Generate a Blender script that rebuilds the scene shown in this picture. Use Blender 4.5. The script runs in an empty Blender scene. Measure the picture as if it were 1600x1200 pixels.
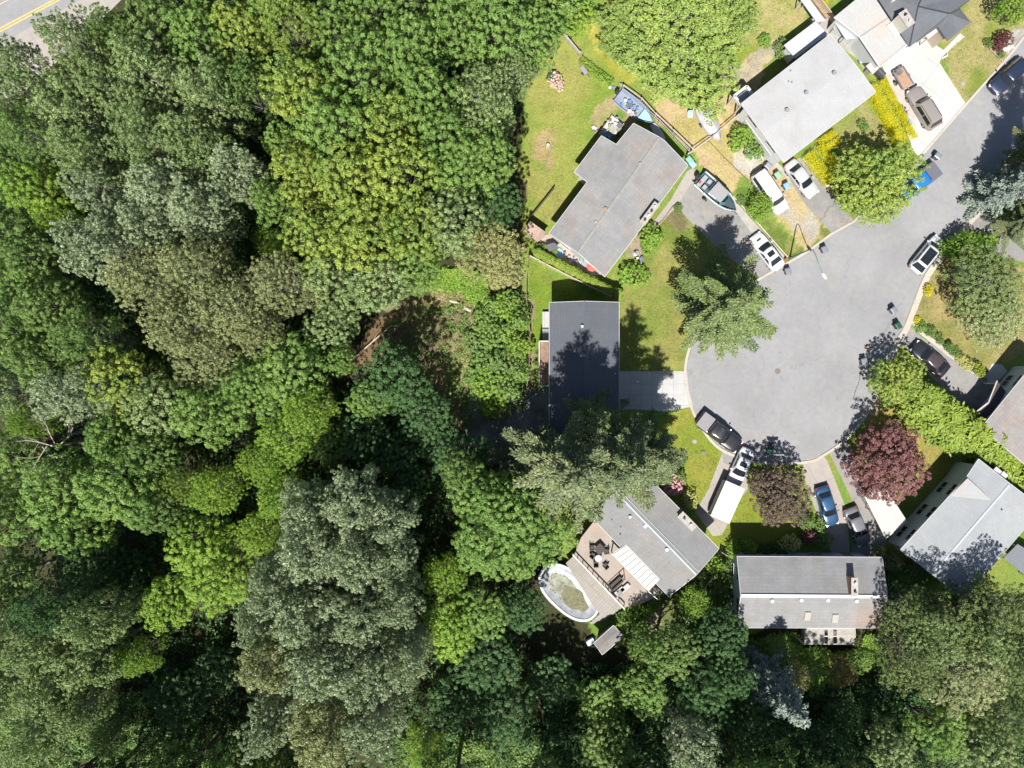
import bpy, bmesh, math, random
import numpy as np
from mathutils import Vector, Matrix
PI = math.pi
R = math.radians
random.seed(7)
rng = np.random.default_rng(11)
sc = bpy.context.scene
COL = sc.collection

# ------------------------------------------------------------------ camera, sky, sun, exposure
CAMH = 104.0                       # drone height, 1 px of the photo = 1/14 m on the ground
cam = bpy.data.objects.new('camera', bpy.data.cameras.new('camera'))
COL.objects.link(cam)
cam.location = (0, 0, CAMH)
cam.data.sensor_width = 36
cam.data.lens = 36 * CAMH / (1600 / 14.0)
cam.data.clip_start = 0.5
cam.data.clip_end = 9000
sc.camera = cam
SUNDIR = Vector((0.10, 0.54, -1.0)).normalized()      # the way the light travels
ELEV = math.asin(-SUNDIR.z)
AZ = math.atan2(-SUNDIR.x, -SUNDIR.y)
w = bpy.data.worlds.new('World'); sc.world = w; w.use_nodes = True
nt = w.node_tree
sky = nt.nodes.new('ShaderNodeTexSky'); sky.sky_type = 'NISHITA'; sky.sun_disc = False
sky.sun_elevation = ELEV; sky.sun_rotation = AZ
bg = nt.nodes['Background']; bg.inputs['Strength'].default_value = 0.06
nt.links.new(sky.outputs[0], bg.inputs[0])
sun = bpy.data.objects.new('sun', bpy.data.lights.new('sun', 'SUN'))
COL.objects.link(sun)
sun.data.energy = 4.8; sun.data.angle = R(0.5); sun.data.color = (1.0, 0.955, 0.88)
sun.rotation_euler = SUNDIR.to_track_quat('-Z', 'Y').to_euler()
sun.location = (0, -60, 120)
sc.view_settings.view_transform = 'Standard'; sc.view_settings.look = 'None'
sc.view_settings.exposure = 0.88; sc.view_settings.gamma = 1.0
sc.cycles.max_bounces = 6; sc.cycles.diffuse_bounces = 3; sc.cycles.transmission_bounces = 3
sc.cycles.transparent_max_bounces = 6; sc.cycles.glossy_bounces = 2

def W(px, py, h=0.0):
    s = (CAMH - h) / CAMH / 14.0
    return Vector(((px - 800) * s, (600 - py) * s, h))

# ------------------------------------------------------------------ helpers
def tag(o, label=None, cat=None, group=None, kind=None):
    if label: o['label'] = label
    if cat: o['category'] = cat
    if group: o['group'] = group
    if kind: o['kind'] = kind
    return o
def empty(name, loc, label=None, cat=None, group=None, rz=0):
    o = bpy.data.objects.new(name, None); COL.objects.link(o)
    o.location = loc; o.rotation_euler = (0, 0, rz); o.empty_display_size = 0.5
    return tag(o, label, cat, group)
def link(name, me, mat=None, parent=None):
    o = bpy.data.objects.new(name, me); COL.objects.link(o)
    if mat is not None and len(me.materials) == 0: me.materials.append(mat)
    if parent is not None: o.parent = parent
    return o
class MB:
    def __init__(s): s.v = []; s.f = []
    def add(s, vs, fs):
        b = len(s.v); s.v += [tuple(v) for v in vs]; s.f += [tuple(i + b for i in f) for f in fs]; return s
    def box(s, c, size, rz=0, m=None):
        x, y, z = [q / 2 for q in size]
        vs = [Vector((i * x, j * y, k * z)) for k in (-1, 1) for i, j in ((-1, -1), (1, -1), (1, 1), (-1, 1))]
        rm = Matrix.Rotation(rz, 3, 'Z') if m is None else m
        return s.add([rm @ v + Vector(c) for v in vs], [(3, 2, 1, 0), (4, 5, 6, 7), (0, 1, 5, 4), (1, 2, 6, 5), (2, 3, 7, 6), (3, 0, 4, 7)])
    def bar(s, a, b, wd, ht=None):
        a = Vector(a); b = Vector(b); d = b - a
        q = d.to_track_quat('X', 'Z').to_matrix()
        return s.box((a + b) / 2, (d.length, wd, ht or wd), m=q)
    def tube(s, a, b, r0, r1=None, n=8, cap=True):
        a = Vector(a); b = Vector(b); r1 = r0 if r1 is None else r1
        q = (b - a).to_track_quat('Z', 'Y').to_matrix()
        vs = []
        for p, r in ((a, r0), (b, r1)):
            for i in range(n):
                t = 2 * PI * i / n; vs.append(p + q @ Vector((r * math.cos(t), r * math.sin(t), 0)))
        fs = [(i, (i + 1) % n, n + (i + 1) % n, n + i) for i in range(n)]
        if cap: fs += [tuple(range(n - 1, -1, -1)), tuple(range(n, 2 * n))]
        return s.add(vs, fs)
    def path(s, pts, r, n=6):
        for a, b in zip(pts[:-1], pts[1:]): s.tube(a, b, r, r, n)
        return s
    def prism(s, poly, z0, z1):
        n = len(poly); a = sum(poly[i][0] * poly[(i + 1) % n][1] - poly[(i + 1) % n][0] * poly[i][1] for i in range(n))
        if a < 0: poly = poly[::-1]
        vs = [(p[0], p[1], z0) for p in poly] + [(p[0], p[1], z1) for p in poly]
        return s.add(vs, [(i, (i + 1) % n, n + (i + 1) % n, n + i) for i in range(n)] + [tuple(range(n - 1, -1, -1)), tuple(range(n, 2 * n))])
    def loft(s, rings, cap=True, closed=True):
        n = len(rings[0]); vs = [v for r in rings for v in r]; fs = []
        for k in range(len(rings) - 1):
            for i in range(n if closed else n - 1):
                j = (i + 1) % n; fs.append((k * n + i, k * n + j, (k + 1) * n + j, (k + 1) * n + i))
        if cap: fs += [tuple(range(n - 1, -1, -1)), tuple(range((len(rings) - 1) * n, len(rings) * n))]
        return s.add(vs, fs)
    def solid(s, vs, fs, t):      # a roof skin given thickness downwards
        n = len(vs); vs = [Vector(v) for v in vs]
        ed = {}
        F = []
        for f in fs:
            nrm = sum(((vs[f[i]] - vs[f[0]]).cross(vs[f[(i + 1) % len(f)]] - vs[f[0]]) for i in range(1, len(f) - 1)), Vector())
            f = tuple(f) if nrm.z > 0 else tuple(f)[::-1]
            F.append(f)
            for i in range(len(f)): ed[(f[i], f[(i + 1) % len(f)])] = 1
        G = F + [tuple(i + n for i in f[::-1]) for f in F]
        for (a, b) in ed:
            if (b, a) not in ed: G.append((b, a, a + n, b + n))
        return s.add(vs + [v - Vector((0, 0, t)) for v in vs], G)
    def build(s, name, mat, parent=None, org=(0, 0, 0), smooth=None, bevel=0):
        me = bpy.data.meshes.new(name)
        o = Vector(org); me.from_pydata([Vector(v) - o for v in s.v], [], s.f); me.materials.append(mat)
        if bevel:
            bm = bmesh.new(); bm.from_mesh(me); bmesh.ops.remove_doubles(bm, verts=bm.verts, dist=1e-4)
            bmesh.ops.bevel(bm, geom=[e for e in bm.edges if e.is_manifold and e.calc_face_angle(0) > 0.4], offset=bevel, segments=2, affect='EDGES', profile=0.6, clamp_overlap=True)
            bm.to_mesh(me); bm.free()
        bm = bmesh.new(); bm.from_mesh(me); bmesh.ops.recalc_face_normals(bm, faces=bm.faces); bm.to_mesh(me); bm.free()
        if smooth:
            me.polygons.foreach_set('use_smooth', [True] * len(me.polygons)); me.set_sharp_from_angle(angle=R(smooth))
        me.update()
        return link(name, me, None, parent)

# ------------------------------------------------------------------ materials
def newmat(name):
    m = bpy.data.materials.new(name); m.use_nodes = True
    return m, m.node_tree, m.node_tree.nodes['Principled BSDF']
def N(nt, t, **k):
    n = nt.nodes.new(t)
    for a, b in k.items():
        if a in n.inputs: n.inputs[a].default_value = b
        else: setattr(n, a, b)
    return n
MC = {}
def M(col, rough=0.7, var=0.12, scale=3.0, metal=0.0, spec=0.4, bump=0.0, coat=0.0, name=None, fine=0.0, trans=0.0):
    key = (col, rough, var, scale, metal, spec, bump, coat, fine, trans)
    if key in MC: return MC[key]
    m, nt, b = newmat(name or 'surface'); L = nt.links
    b.inputs['Roughness'].default_value = rough; b.inputs['Metallic'].default_value = metal
    b.inputs['Specular IOR Level'].default_value = spec; b.inputs['Coat Weight'].default_value = coat
    if coat: b.inputs['Coat Roughness'].default_value = 0.06
    b.inputs['Transmission Weight'].default_value = trans
    tc = N(nt, 'ShaderNodeTexCoord')
    geo = N(nt, 'ShaderNodeNewGeometry')
    n1 = N(nt, 'ShaderNodeTexNoise', Scale=scale, Detail=6.0, Roughness=0.65); L.new(geo.outputs['Position'], n1.inputs['Vector'])
    rmp = N(nt, 'ShaderNodeMapRange'); rmp.inputs[1].default_value = 0.3; rmp.inputs[2].default_value = 0.7
    rmp.inputs[3].default_value = 1 - var; rmp.inputs[4].default_value = 1 + var
    L.new(n1.outputs[0], rmp.inputs[0])
    fac = rmp.outputs[0]
    if fine:
        n2 = N(nt, 'ShaderNodeTexNoise', Scale=14.0, Detail=3.0, Roughness=0.8); L.new(geo.outputs['Position'], n2.inputs['Vector'])
        r2 = N(nt, 'ShaderNodeMapRange'); r2.inputs[1].default_value = 0.3; r2.inputs[2].default_value = 0.7
        r2.inputs[3].default_value = 1 - fine; r2.inputs[4].default_value = 1 + fine
        L.new(n2.outputs[0], r2.inputs[0])
        mu = N(nt, 'ShaderNodeMath', operation='MULTIPLY'); L.new(fac, mu.inputs[0]); L.new(r2.outputs[0], mu.inputs[1]); fac = mu.outputs[0]
    mx = N(nt, 'ShaderNodeVectorMath', operation='SCALE'); mx.inputs[0].default_value = col
    L.new(fac, mx.inputs['Scale']); L.new(mx.outputs[0], b.inputs['Base Color'])
    if bump:
        bp = N(nt, 'ShaderNodeBump', Strength=bump, Distance=0.05); L.new(n1.outputs[0], bp.inputs['Height']); L.new(bp.outputs[0], b.inputs['Normal'])
    MC[key] = m
    return m
def leafmat(name, col, yel=0.25, var=0.3, trans=0.3, tip=None):
    """leaves: own colour per leaf and per twig, light passing through"""
    m, nt, b = newmat(name); L = nt.links
    at = N(nt, 'ShaderNodeAttribute'); at.attribute_name = 'leafv'
    sp = N(nt, 'ShaderNodeSeparateXYZ'); L.new(at.outputs['Vector'], sp.inputs[0])
    oi = N(nt, 'ShaderNodeObjectInfo')
    c2 = tip or (min(1, col[0] * 1.75), col[1] * 1.22, col[2] * 0.8)
    mix = N(nt, 'ShaderNodeMix', data_type='RGBA'); mix.inputs[6].default_value = (*col, 1); mix.inputs[7].default_value = (*c2, 1)
    m1 = N(nt, 'ShaderNodeMath', operation='MULTIPLY_ADD'); L.new(sp.outputs[1], m1.inputs[0]); m1.inputs[1].default_value = yel * 1.3; 
    dr = N(nt, 'ShaderNodeTexNoise', Scale=0.16, Detail=3.0); gp = N(nt, 'ShaderNodeNewGeometry'); L.new(gp.outputs['Position'], dr.inputs['Vector'])
    dq = N(nt, 'ShaderNodeMapRange'); dq.inputs[1].default_value = .35; dq.inputs[2].default_value = .68; L.new(dr.outputs[0], dq.inputs[0])
    m2 = N(nt, 'ShaderNodeMath', operation='MULTIPLY'); L.new(dq.outputs[0], m2.inputs[0]); m2.inputs[1].default_value = yel
    L.new(m2.outputs[0], m1.inputs[2]); L.new(m1.outputs[0], mix.inputs[0])
    r = N(nt, 'ShaderNodeMapRange'); r.inputs[3].default_value = 1 - var; r.inputs[4].default_value = 1 + var; L.new(sp.outputs[0], r.inputs[0])
    sc_ = N(nt, 'ShaderNodeVectorMath', operation='SCALE'); L.new(mix.outputs[2], sc_.inputs[0]); L.new(r.outputs[0], sc_.inputs['Scale'])
    L.new(sc_.outputs[0], b.inputs['Base Color'])
    b.inputs['Roughness'].default_value = 0.55; b.inputs['Specular IOR Level'].default_value = 0.35
    tr = N(nt, 'ShaderNodeBsdfTranslucent')
    hs = N(nt, 'ShaderNodeVectorMath', operation='MULTIPLY'); hs.inputs[1].default_value = (1.25, 1.35, 0.6); L.new(sc_.outputs[0], hs.inputs[0]); L.new(hs.outputs[0], tr.inputs[0])
    ms = N(nt, 'ShaderNodeMixShader'); ms.inputs[0].default_value = trans
    L.new(b.outputs[0], ms.inputs[1]); L.new(tr.outputs[0], ms.inputs[2])
    L.new(ms.outputs[0], nt.nodes['Material Output'].inputs[0])
    return m
def roofmat(name, col, ang, course=0.0, var=0.15, stain=None, lichen=None, rough=0.85):
    """shingle courses (or ribs) running along ang, streaky weathering across them"""
    m, nt, b = newmat(name); L = nt.links
    geo = N(nt, 'ShaderNodeNewGeometry')
    mp = N(nt, 'ShaderNodeMapping'); mp.inputs['Rotation'].default_value = (0, 0, -ang); L.new(geo.outputs['Position'], mp.inputs[0])
    n1 = N(nt, 'ShaderNodeTexNoise', Scale=0.55, Detail=8.0, Roughness=0.62); L.new(mp.outputs[0], n1.inputs['Vector'])
    m2 = N(nt, 'ShaderNodeMapping'); m2.inputs['Scale'].default_value = (1.5, 0.25, 0.25); L.new(mp.outputs[0], m2.inputs[0])
    n2 = N(nt, 'ShaderNodeTexNoise', Scale=1.3, Detail=5.0, Roughness=0.6); L.new(m2.outputs[0], n2.inputs['Vector'])
    n3 = N(nt, 'ShaderNodeTexNoise', Scale=11.0, Detail=3.0, Roughness=0.8); L.new(mp.outputs[0], n3.inputs['Vector'])
    def rng_(o, a):
        r = N(nt, 'ShaderNodeMapRange'); r.inputs[1].default_value = 0.3; r.inputs[2].default_value = 0.7
        r.inputs[3].default_value = 1 - a; r.inputs[4].default_value = 1 + a; L.new(o, r.inputs[0]); return r.outputs[0]
    def mul(a, c):
        q = N(nt, 'ShaderNodeMath', operation='MULTIPLY'); L.new(a, q.inputs[0]); L.new(c, q.inputs[1]); return q.outputs[0]
    f = mul(mul(rng_(n1.outputs[0], var), rng_(n2.outputs[0], var * 0.45)), rng_(n3.outputs[0], 0.18))
    if course:
        br = N(nt, 'ShaderNodeTexBrick'); L.new(mp.outputs[0], br.inputs['Vector'])
        br.inputs['Scale'].default_value = 1.0; br.inputs['Brick Width'].default_value = 0.9; br.inputs['Row Height'].default_value = course
        br.inputs['Mortar Size'].default_value = 0.018; br.inputs['Mortar Smooth'].default_value = 0.6
        br.inputs['Color1'].default_value = (1, 1, 1, 1); br.inputs['Color2'].default_value = (.93, .93, .93, 1); br.inputs['Mortar'].default_value = (.80, .80, .80, 1)
        bw = N(nt, 'ShaderNodeRGBToBW'); L.new(br.outputs[0], bw.inputs[0]); f = mul(f, bw.outputs[0])
    base = N(nt, 'ShaderNodeMix', data_type='RGBA'); base.inputs[6].default_value = (*col, 1)
    st = stain or (col[0] * 1.15, col[1] * 0.95, col[2] * 0.82)
    base.inputs[7].default_value = (*st, 1)
    q = N(nt, 'ShaderNodeMapRange'); q.inputs[1].default_value = 0.48; q.inputs[2].default_value = 0.68
    n4 = N(nt, 'ShaderNodeTexNoise', Scale=0.35, Detail=5.0); L.new(geo.outputs['Position'], n4.inputs['Vector']); L.new(n4.outputs[0], q.inputs[0]); L.new(q.outputs[0], base.inputs[0])
    cur = base.outputs[2]
    if lichen:
        c, rad, lc = lichen
        d = N(nt, 'ShaderNodeVectorMath', operation='DISTANCE'); L.new(geo.outputs['Position'], d.inputs[0]); d.inputs[1].default_value = c
        dm = N(nt, 'ShaderNodeMapRange'); dm.inputs[1].default_value = rad; dm.inputs[2].default_value = rad * 0.3; L.new(d.outputs['Value'], dm.inputs[0])
        nm = N(nt, 'ShaderNodeMapRange'); nm.inputs[1].default_value = 0.45; nm.inputs[2].default_value = 0.62; L.new(n3.outputs[0], nm.inputs[0])
        mm = mul(dm.outputs[0], nm.outputs[0])
        lm = N(nt, 'ShaderNodeMix', data_type='RGBA'); L.new(mm, lm.inputs[0]); L.new(cur, lm.inputs[6]); lm.inputs[7].default_value = (*lc, 1); cur = lm.outputs[2]
    s = N(nt, 'ShaderNodeVectorMath', operation='SCALE'); L.new(cur, s.inputs[0]); L.new(f, s.inputs['Scale']); L.new(s.outputs[0], b.inputs['Base Color'])
    b.inputs['Roughness'].default_value = rough
    bp = N(nt, 'ShaderNodeBump', Strength=0.35, Distance=0.03); L.new(f, bp.inputs['Height']); L.new(bp.outputs[0], b.inputs['Normal'])
    return m
def pavemat(name, col, var=0.12, warm=None, crack=0.0, joint=None, rough=0.9):
    m, nt, b = newmat(name); L = nt.links
    geo = N(nt, 'ShaderNodeNewGeometry'); P = geo.outputs['Position']
    def noise(s, d=6.0, ro=0.6):
        n = N(nt, 'ShaderNodeTexNoise', Scale=s, Detail=d, Roughness=ro); L.new(P, n.inputs['Vector']); return n.outputs[0]
    def rg(o, a, lo=0.3, hi=0.7):
        r = N(nt, 'ShaderNodeMapRange'); r.inputs[1].default_value = lo; r.inputs[2].default_value = hi
        r.inputs[3].default_value = 1 - a; r.inputs[4].default_value = 1 + a; L.new(o, r.inputs[0]); return r.outputs[0]
    def mul(a, c):
        q = N(nt, 'ShaderNodeMath', operation='MULTIPLY'); L.new(a, q.inputs[0]); L.new(c, q.inputs[1]); return q.outputs[0]
    f = mul(mul(rg(noise(0.18, 5), var), rg(noise(1.6, 6, .7), var * .6)), rg(noise(16, 2, .8), 0.10))
    if crack:
        v = N(nt, 'ShaderNodeTexVoronoi', feature='DISTANCE_TO_EDGE', Scale=0.22)
        nd = N(nt, 'ShaderNodeTexNoise', Scale=0.9, Detail=5.0); L.new(P, nd.inputs['Vector'])
        ad = N(nt, 'ShaderNodeVectorMath', operation='MULTIPLY_ADD'); L.new(nd.outputs['Color'], ad.inputs[0]); ad.inputs[1].default_value = (2.2, 2.2, 0); L.new(P, ad.inputs[2])
        L.new(ad.outputs[0], v.inputs['Vector'])
        r = N(nt, 'ShaderNodeMapRange'); r.inputs[1].default_value = 0.0; r.inputs[2].default_value = 0.008; r.inputs[3].default_value = 1 - crack; r.inputs[4].default_value = 1.0
        L.new(v.outputs[0], r.inputs[0]); f = mul(f, r.outputs[0])
    if joint:
        ang, wx, wy = joint
        mp = N(nt, 'ShaderNodeMapping'); mp.inputs['Rotation'].default_value = (0, 0, -ang); L.new(P, mp.inputs[0])
        br = N(nt, 'ShaderNodeTexBrick'); br.offset = 0.0; L.new(mp.outputs[0], br.inputs['Vector']); br.inputs['Scale'].default_value = 1.0
        br.inputs['Brick Width'].default_value = wx; br.inputs['Row Height'].default_value = wy; br.inputs['Mortar Size'].default_value = 0.03
        br.inputs['Color1'].default_value = (1, 1, 1, 1); br.inputs['Color2'].default_value = (.93, .93, .93, 1); br.inputs['Mortar'].default_value = (.75, .75, .75, 1)
        bw = N(nt, 'ShaderNodeRGBToBW'); L.new(br.outputs[0], bw.inputs[0]); f = mul(f, bw.outputs[0])
    mixc = N(nt, 'ShaderNodeMix', data_type='RGBA'); mixc.inputs[6].default_value = (*col, 1)
    wc = warm or (col[0] * 1.02, col[1] * 0.97, col[2] * 0.92); mixc.inputs[7].default_value = (*wc, 1)
    q = N(nt, 'ShaderNodeMapRange'); q.inputs[1].default_value = 0.5; q.inputs[2].default_value = 0.66; L.new(noise(0.4, 6, .7), q.inputs[0]); L.new(q.outputs[0], mixc.inputs[0])
    s = N(nt, 'ShaderNodeVectorMath', operation='SCALE'); L.new(mixc.outputs[2], s.inputs[0]); L.new(f, s.inputs['Scale']); L.new(s.outputs[0], b.inputs['Base Color'])
    b.inputs['Roughness'].default_value = rough
    bp = N(nt, 'ShaderNodeBump', Strength=0.3, Distance=0.02); L.new(noise(22, 2, .8), bp.inputs['Height']); L.new(bp.outputs[0], b.inputs['Normal'])
    return m

WHITE = M((.46, .47, .48), .5, .05, 2.0, name='white_paint')
GREYM = M((.22, .22, .23), .5, .08, name='grey_metal')
GALV = M((.38, .39, .40), .4, .08, metal=.6, name='galvanised')
BLACK = M((.018, .018, .02), .5, .1, name='black_plastic')
RUBBER = M((.02, .02, .021), .85, .1, name='rubber')
GLASS = M((.012, .016, .02), .06, .1, spec=.6, coat=.3, name='dark_glass')
WOOD = M((.26, .19, .13), .8, .25, 2.5, fine=.15, name='weathered_wood')
GREYWOOD = M((.30, .28, .26), .8, .2, 2.5, fine=.15, name='grey_wood')
CHROME = M((.55, .55, .56), .2, .03, metal=.9, name='chrome')
REDP = M((.35, .02, .02), .35, .05, name='red_lens')
LENS = M((.6, .6, .62), .15, .03, spec=.6, coat=.5, name='clear_lens')
# ------------------------------------------------------------------ numpy noise and polygons
def vnoise(x, y, s, seed=0):
    x = x / s; y = y / s
    xi = np.floor(x).astype(np.int64); yi = np.floor(y).astype(np.int64)
    fx = x - xi; fy = y - yi; fx = fx * fx * (3 - 2 * fx); fy = fy * fy * (3 - 2 * fy)
    def h(a, b):
        n = (a * 374761393 + b * 668265263 + seed * 974711) & 0x7fffffff
        n = ((n ^ (n >> 13)) * 1274126177) & 0x7fffffff
        return ((n ^ (n >> 16)) & 0xffff) / 65535.0
    return (h(xi, yi) * (1 - fx) + h(xi + 1, yi) * fx) * (1 - fy) + (h(xi, yi + 1) * (1 - fx) + h(xi + 1, yi + 1) * fx) * fy
def fbm(x, y, s, seed=0):
    return sum(vnoise(x, y, s / 2 ** k, seed + k) * .5 ** k for k in range(4)) / 1.875
def inside(x, y, poly):
    r = np.zeros(x.shape, bool); n = len(poly)
    for i in range(n):
        x0, y0 = poly[i]; x1, y1 = poly[(i + 1) % n]
        if y0 == y1: continue
        c = ((y0 > y) != (y1 > y)) & (x < (x1 - x0) * (y - y0) / (y1 - y0) + x0)
        r ^= c
    return r

# ------------------------------------------------------------------ ground: one sheet to the horizon
def axis(a, b, st, far):
    core = np.arange(a, b + st / 2, st); out = []
    d = 2.0; q = b
    while q < far: q += d; d *= 1.45; out.append(q)
    out = np.array(out)
    lo = a - (out - b)
    return np.concatenate([lo[::-1], core, out])
gx = axis(-60, 60, 0.3, 4000); gy = axis(-46, 46, 0.3, 4000)
X, Y = np.meshgrid(gx, gy)
PX = 800 + X * 14; PY = 600 - Y * 14
def ravine(px, py):      # the wood lies in a shallow ravine that drops away from the houses
    t = np.clip((700 - px) / 260, 0, 1); t = t * t * (3 - 2 * t)
    u = np.clip((py + px * 0.7 - 330) / 200, 0, 1)
    return -2.2 * t * u
Z = ravine(PX, PY) + (fbm(X, Y, 3.0, 5) - .5) * 0.10 * (PX < 700)
CRK = [(548, 575), (566, 540), (590, 498), (612, 480), (630, 476), (622, 505), (604, 540), (585, 566), (560, 588)]
Z = np.where(inside(PX, PY, CRK), -1.35, Z)
dx = (fbm(X, Y, 2.2, 1) - .5) * 26; dy = (fbm(X, Y, 2.2, 9) - .5) * 26
qx = PX + dx; qy = PY + dy
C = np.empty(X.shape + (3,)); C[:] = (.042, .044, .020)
LAWN = np.array((.115, .19, .033)); LAWN2 = np.array((.165, .20, .045)); DRY = np.array((.34, .265, .145)); DIRT = np.array((.20, .155, .11))
GREEN = np.array((.085, .135, .026))
def zone(poly, col, soft=True, mix=None, s=3.5, seed=0, amt=0.5, k=1.0):
    m = inside(qx if soft else PX, qy if soft else PY, poly)
    c = np.array(col)
    if mix is not None:
        n = fbm(X, Y, s, seed); t = np.clip((n - .5 + (amt - .5)) * 4 + .5, 0, 1)[..., None]
        c = c * (1 - t) + np.array(mix) * t
    else: c = np.broadcast_to(c, C.shape)
    C[m] = c[m] * k + C[m] * (1 - k)
# all the gardens
zone([(818, -200), (2400, -200), (2400, 930), (1440, 930), (1120, 1000), (1050, 1010), (930, 1000), (845, 800), (838, 640), (822, 560), (815, 400)], LAWN, mix=LAWN2, s=4, seed=3, amt=.5)
zone([(812, 380), (818, 200), (826, 90), (850, 30), (880, 20), (990, 140), (960, 215), (900, 290), (864, 360)], (.145, .200, .033), mix=(.215, .215, .06), s=5, seed=21, amt=.47)
zone([(885, 10), (940, 90), (985, 140), (1000, 130), (960, 60), (915, 0)], (.20, .21, .03), mix=(.30, .27, .06), s=2.5, seed=4, amt=.4)
zone([(930, 160), (985, 150), (1000, 190), (960, 215), (925, 195)], (.27, .22, .12), mix=LAWN, s=2, seed=5, amt=.35)
zone([(836, 212), (862, 205), (868, 250), (848, 275), (832, 250)], (.26, .20, .10), mix=LAWN2, s=1.5, seed=5, amt=.45)
zone([(826, 405), (890, 440), (952, 468), (962, 480), (862, 480), (856, 540), (824, 560)], (.115, .175, .022), mix=(.16, .17, .04), s=2.5, seed=6, amt=.35)
zone([(823, 470), (830, 470), (832, 640), (822, 640)], DIRT)
# dry yard between the two driveways
zone([(1018, 150), (1060, 160), (1100, 225), (1150, 180), (1200, 250), (1250, 300), (1262, 318), (1302, 368), (1262, 398), (1225, 350), (1160, 275), (1142, 306), (1100, 262), (1078, 240), (1040, 195)], DRY, mix=(.29, .25, .10), s=3, seed=8, amt=.42)
zone([(1010, 128), (1150, 60), (1190, 120), (1150, 190), (1080, 240), (1030, 190)], DRY, mix=(.27, .23, .09), s=2.4, seed=10, amt=.45)
zone([(1150, 235), (1185, 232), (1200, 262), (1176, 282), (1150, 262)], (.33, .31, .27), mix=DRY, s=1.5, seed=12, amt=.4)
zone([(1240, 310), (1262, 325), (1290, 362), (1268, 388), (1238, 350), (1222, 330)], (.30, .28, .24), mix=DRY, s=1.6, seed=13, amt=.5)
zone([(1195, 336), (1212, 346), (1262, 398), (1236, 408), (1190, 352)], (.10, .14, .03), mix=(.22, .21, .07), s=1.5, seed=14, amt=.4)
zone([(1150, 295), (1165, 300), (1172, 322), (1155, 318)], GREEN)
zone([(1280, 352), (1302, 366), (1285, 378)], (.14, .16, .04))
# back yards top right
zone([(1130, -40), (1250, -40), (1262, 30), (1215, 75), (1150, 130), (1120, 100)], (.17, .20, .032), mix=(.28, .25, .11), s=3, seed=15, amt=.4)
zone([(1136, 112), (1215, 62), (1228, 75), (1150, 145), (1130, 130)], (.27, .235, .18), mix=(.33, .28, .18), s=1.5, seed=16, amt=.5)
zone([(1300, 215), (1352, 160), (1378, 205), (1400, 262), (1312, 250)], (.16, .185, .05), mix=(.24, .21, .10), s=2, seed=17, amt=.42)
zone([(1465, 70), (1540, -30), (1640, -60), (1600, 60), (1512, 168), (1468, 96)], (.145, .18, .035), mix=(.24, .215, .09), s=2.6, seed=18, amt=.5)
zone([(1545, -40), (1560, -40), (1590, 25), (1578, 30)], (.25, .18, .13))
zone([(1575, 52), (1640, 30), (1640, 90), (1565, 110)], (.33, .32, .30), mix=(.24, .23, .2), s=.8, seed=19)
# lawns by the turning circle
zone([(1000, 330), (1060, 330), (1120, 396), (1190, 437), (1090, 540), (1074, 580), (968, 580), (968, 470)], (.115, .155, .030), mix=(.19, .185, .055), s=3.4, seed=22, amt=.45)
zone([(1035, 330), (1060, 315), (1080, 340), (1062, 362), (1040, 352)], (.20, .15, .10), mix=(.12, .11, .05), s=.9, seed=23)
zone([(970, 332), (1004, 350), (1000, 400), (985, 412), (965, 395)], (.24, .19, .14), mix=LAWN, s=1.2, seed=24, amt=.4)
zone([(1030, 650), (1080, 636), (1130, 706), (1110, 760), (1090, 800), (1060, 770)], (.14, .175, .024), mix=(.19, .19, .035), s=3, seed=25, amt=.4)
zone([(1160, 770), (1190, 760), (1270, 840), (1160, 868), (1105, 838), (1130, 820)], (.15, .18, .024), mix=(.19, .19, .036), s=3, seed=26, amt=.45)
# east side
zone([(1420, 490), (1474, 398), (1640, 420), (1640, 520), (1590, 560), (1528, 590), (1434, 520)], (.24, .195, .085), mix=(.16, .16, .05), s=3, seed=27, amt=.47)
zone([(1425, 515), (1445, 508), (1520, 572), (1528, 590)], (.09, .12, .03), mix=DRY, s=1.2, seed=28, amt=.35)
zone([(1366, 604), (1410, 620), (1500, 700), (1490, 760), (1440, 740), (1360, 700), (1346, 660)], (.15, .17, .028), mix=(.24, .20, .06), s=2.6, seed=29, amt=.45)
zone([(1352, 590), (1372, 600), (1372, 650), (1350, 652)], (.30, .23, .17))
# clearing and creek bank in the wood
zone([(575, 560), (600, 490), (650, 452), (700, 448), (745, 470), (742, 560), (735, 640), (690, 700), (630, 700), (600, 600)], (.13, .105, .062), mix=(.22, .165, .10), s=2.2, seed=31, amt=.48)
zone([(620, 470), (660, 445), (720, 450), (730, 480), (680, 470), (630, 500)], (.33, .245, .16), mix=(.18, .14, .08), s=1.2, seed=32, amt=.4)
zone([(690, 560), (735, 540), (740, 600), (700, 620)], (.26, .22, .10), mix=(.13, .12, .05), s=1.2, seed=33, amt=.45)
zone([(555, 580), (600, 470), (640, 455), (640, 500), (600, 570)], (.21, .165, .12), mix=(.15, .12, .09), s=1.0, seed=34)
zone([(715, 690), (730, 620), (800, 600), (862, 612), (862, 720), (760, 730)], (.20, .21, .215), mix=(.12, .12, .10), s=1.5, seed=35, amt=.5)
zone([(1010, 950), (1045, 945), (1035, 985), (1000, 1010), (985, 1005)], (.30, .25, .18), mix=DIRT, s=1, seed=36)
zone([(1040, 930), (1110, 880), (1120, 900), (1060, 975), (1030, 1000)], (.10, .12, .04))
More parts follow.
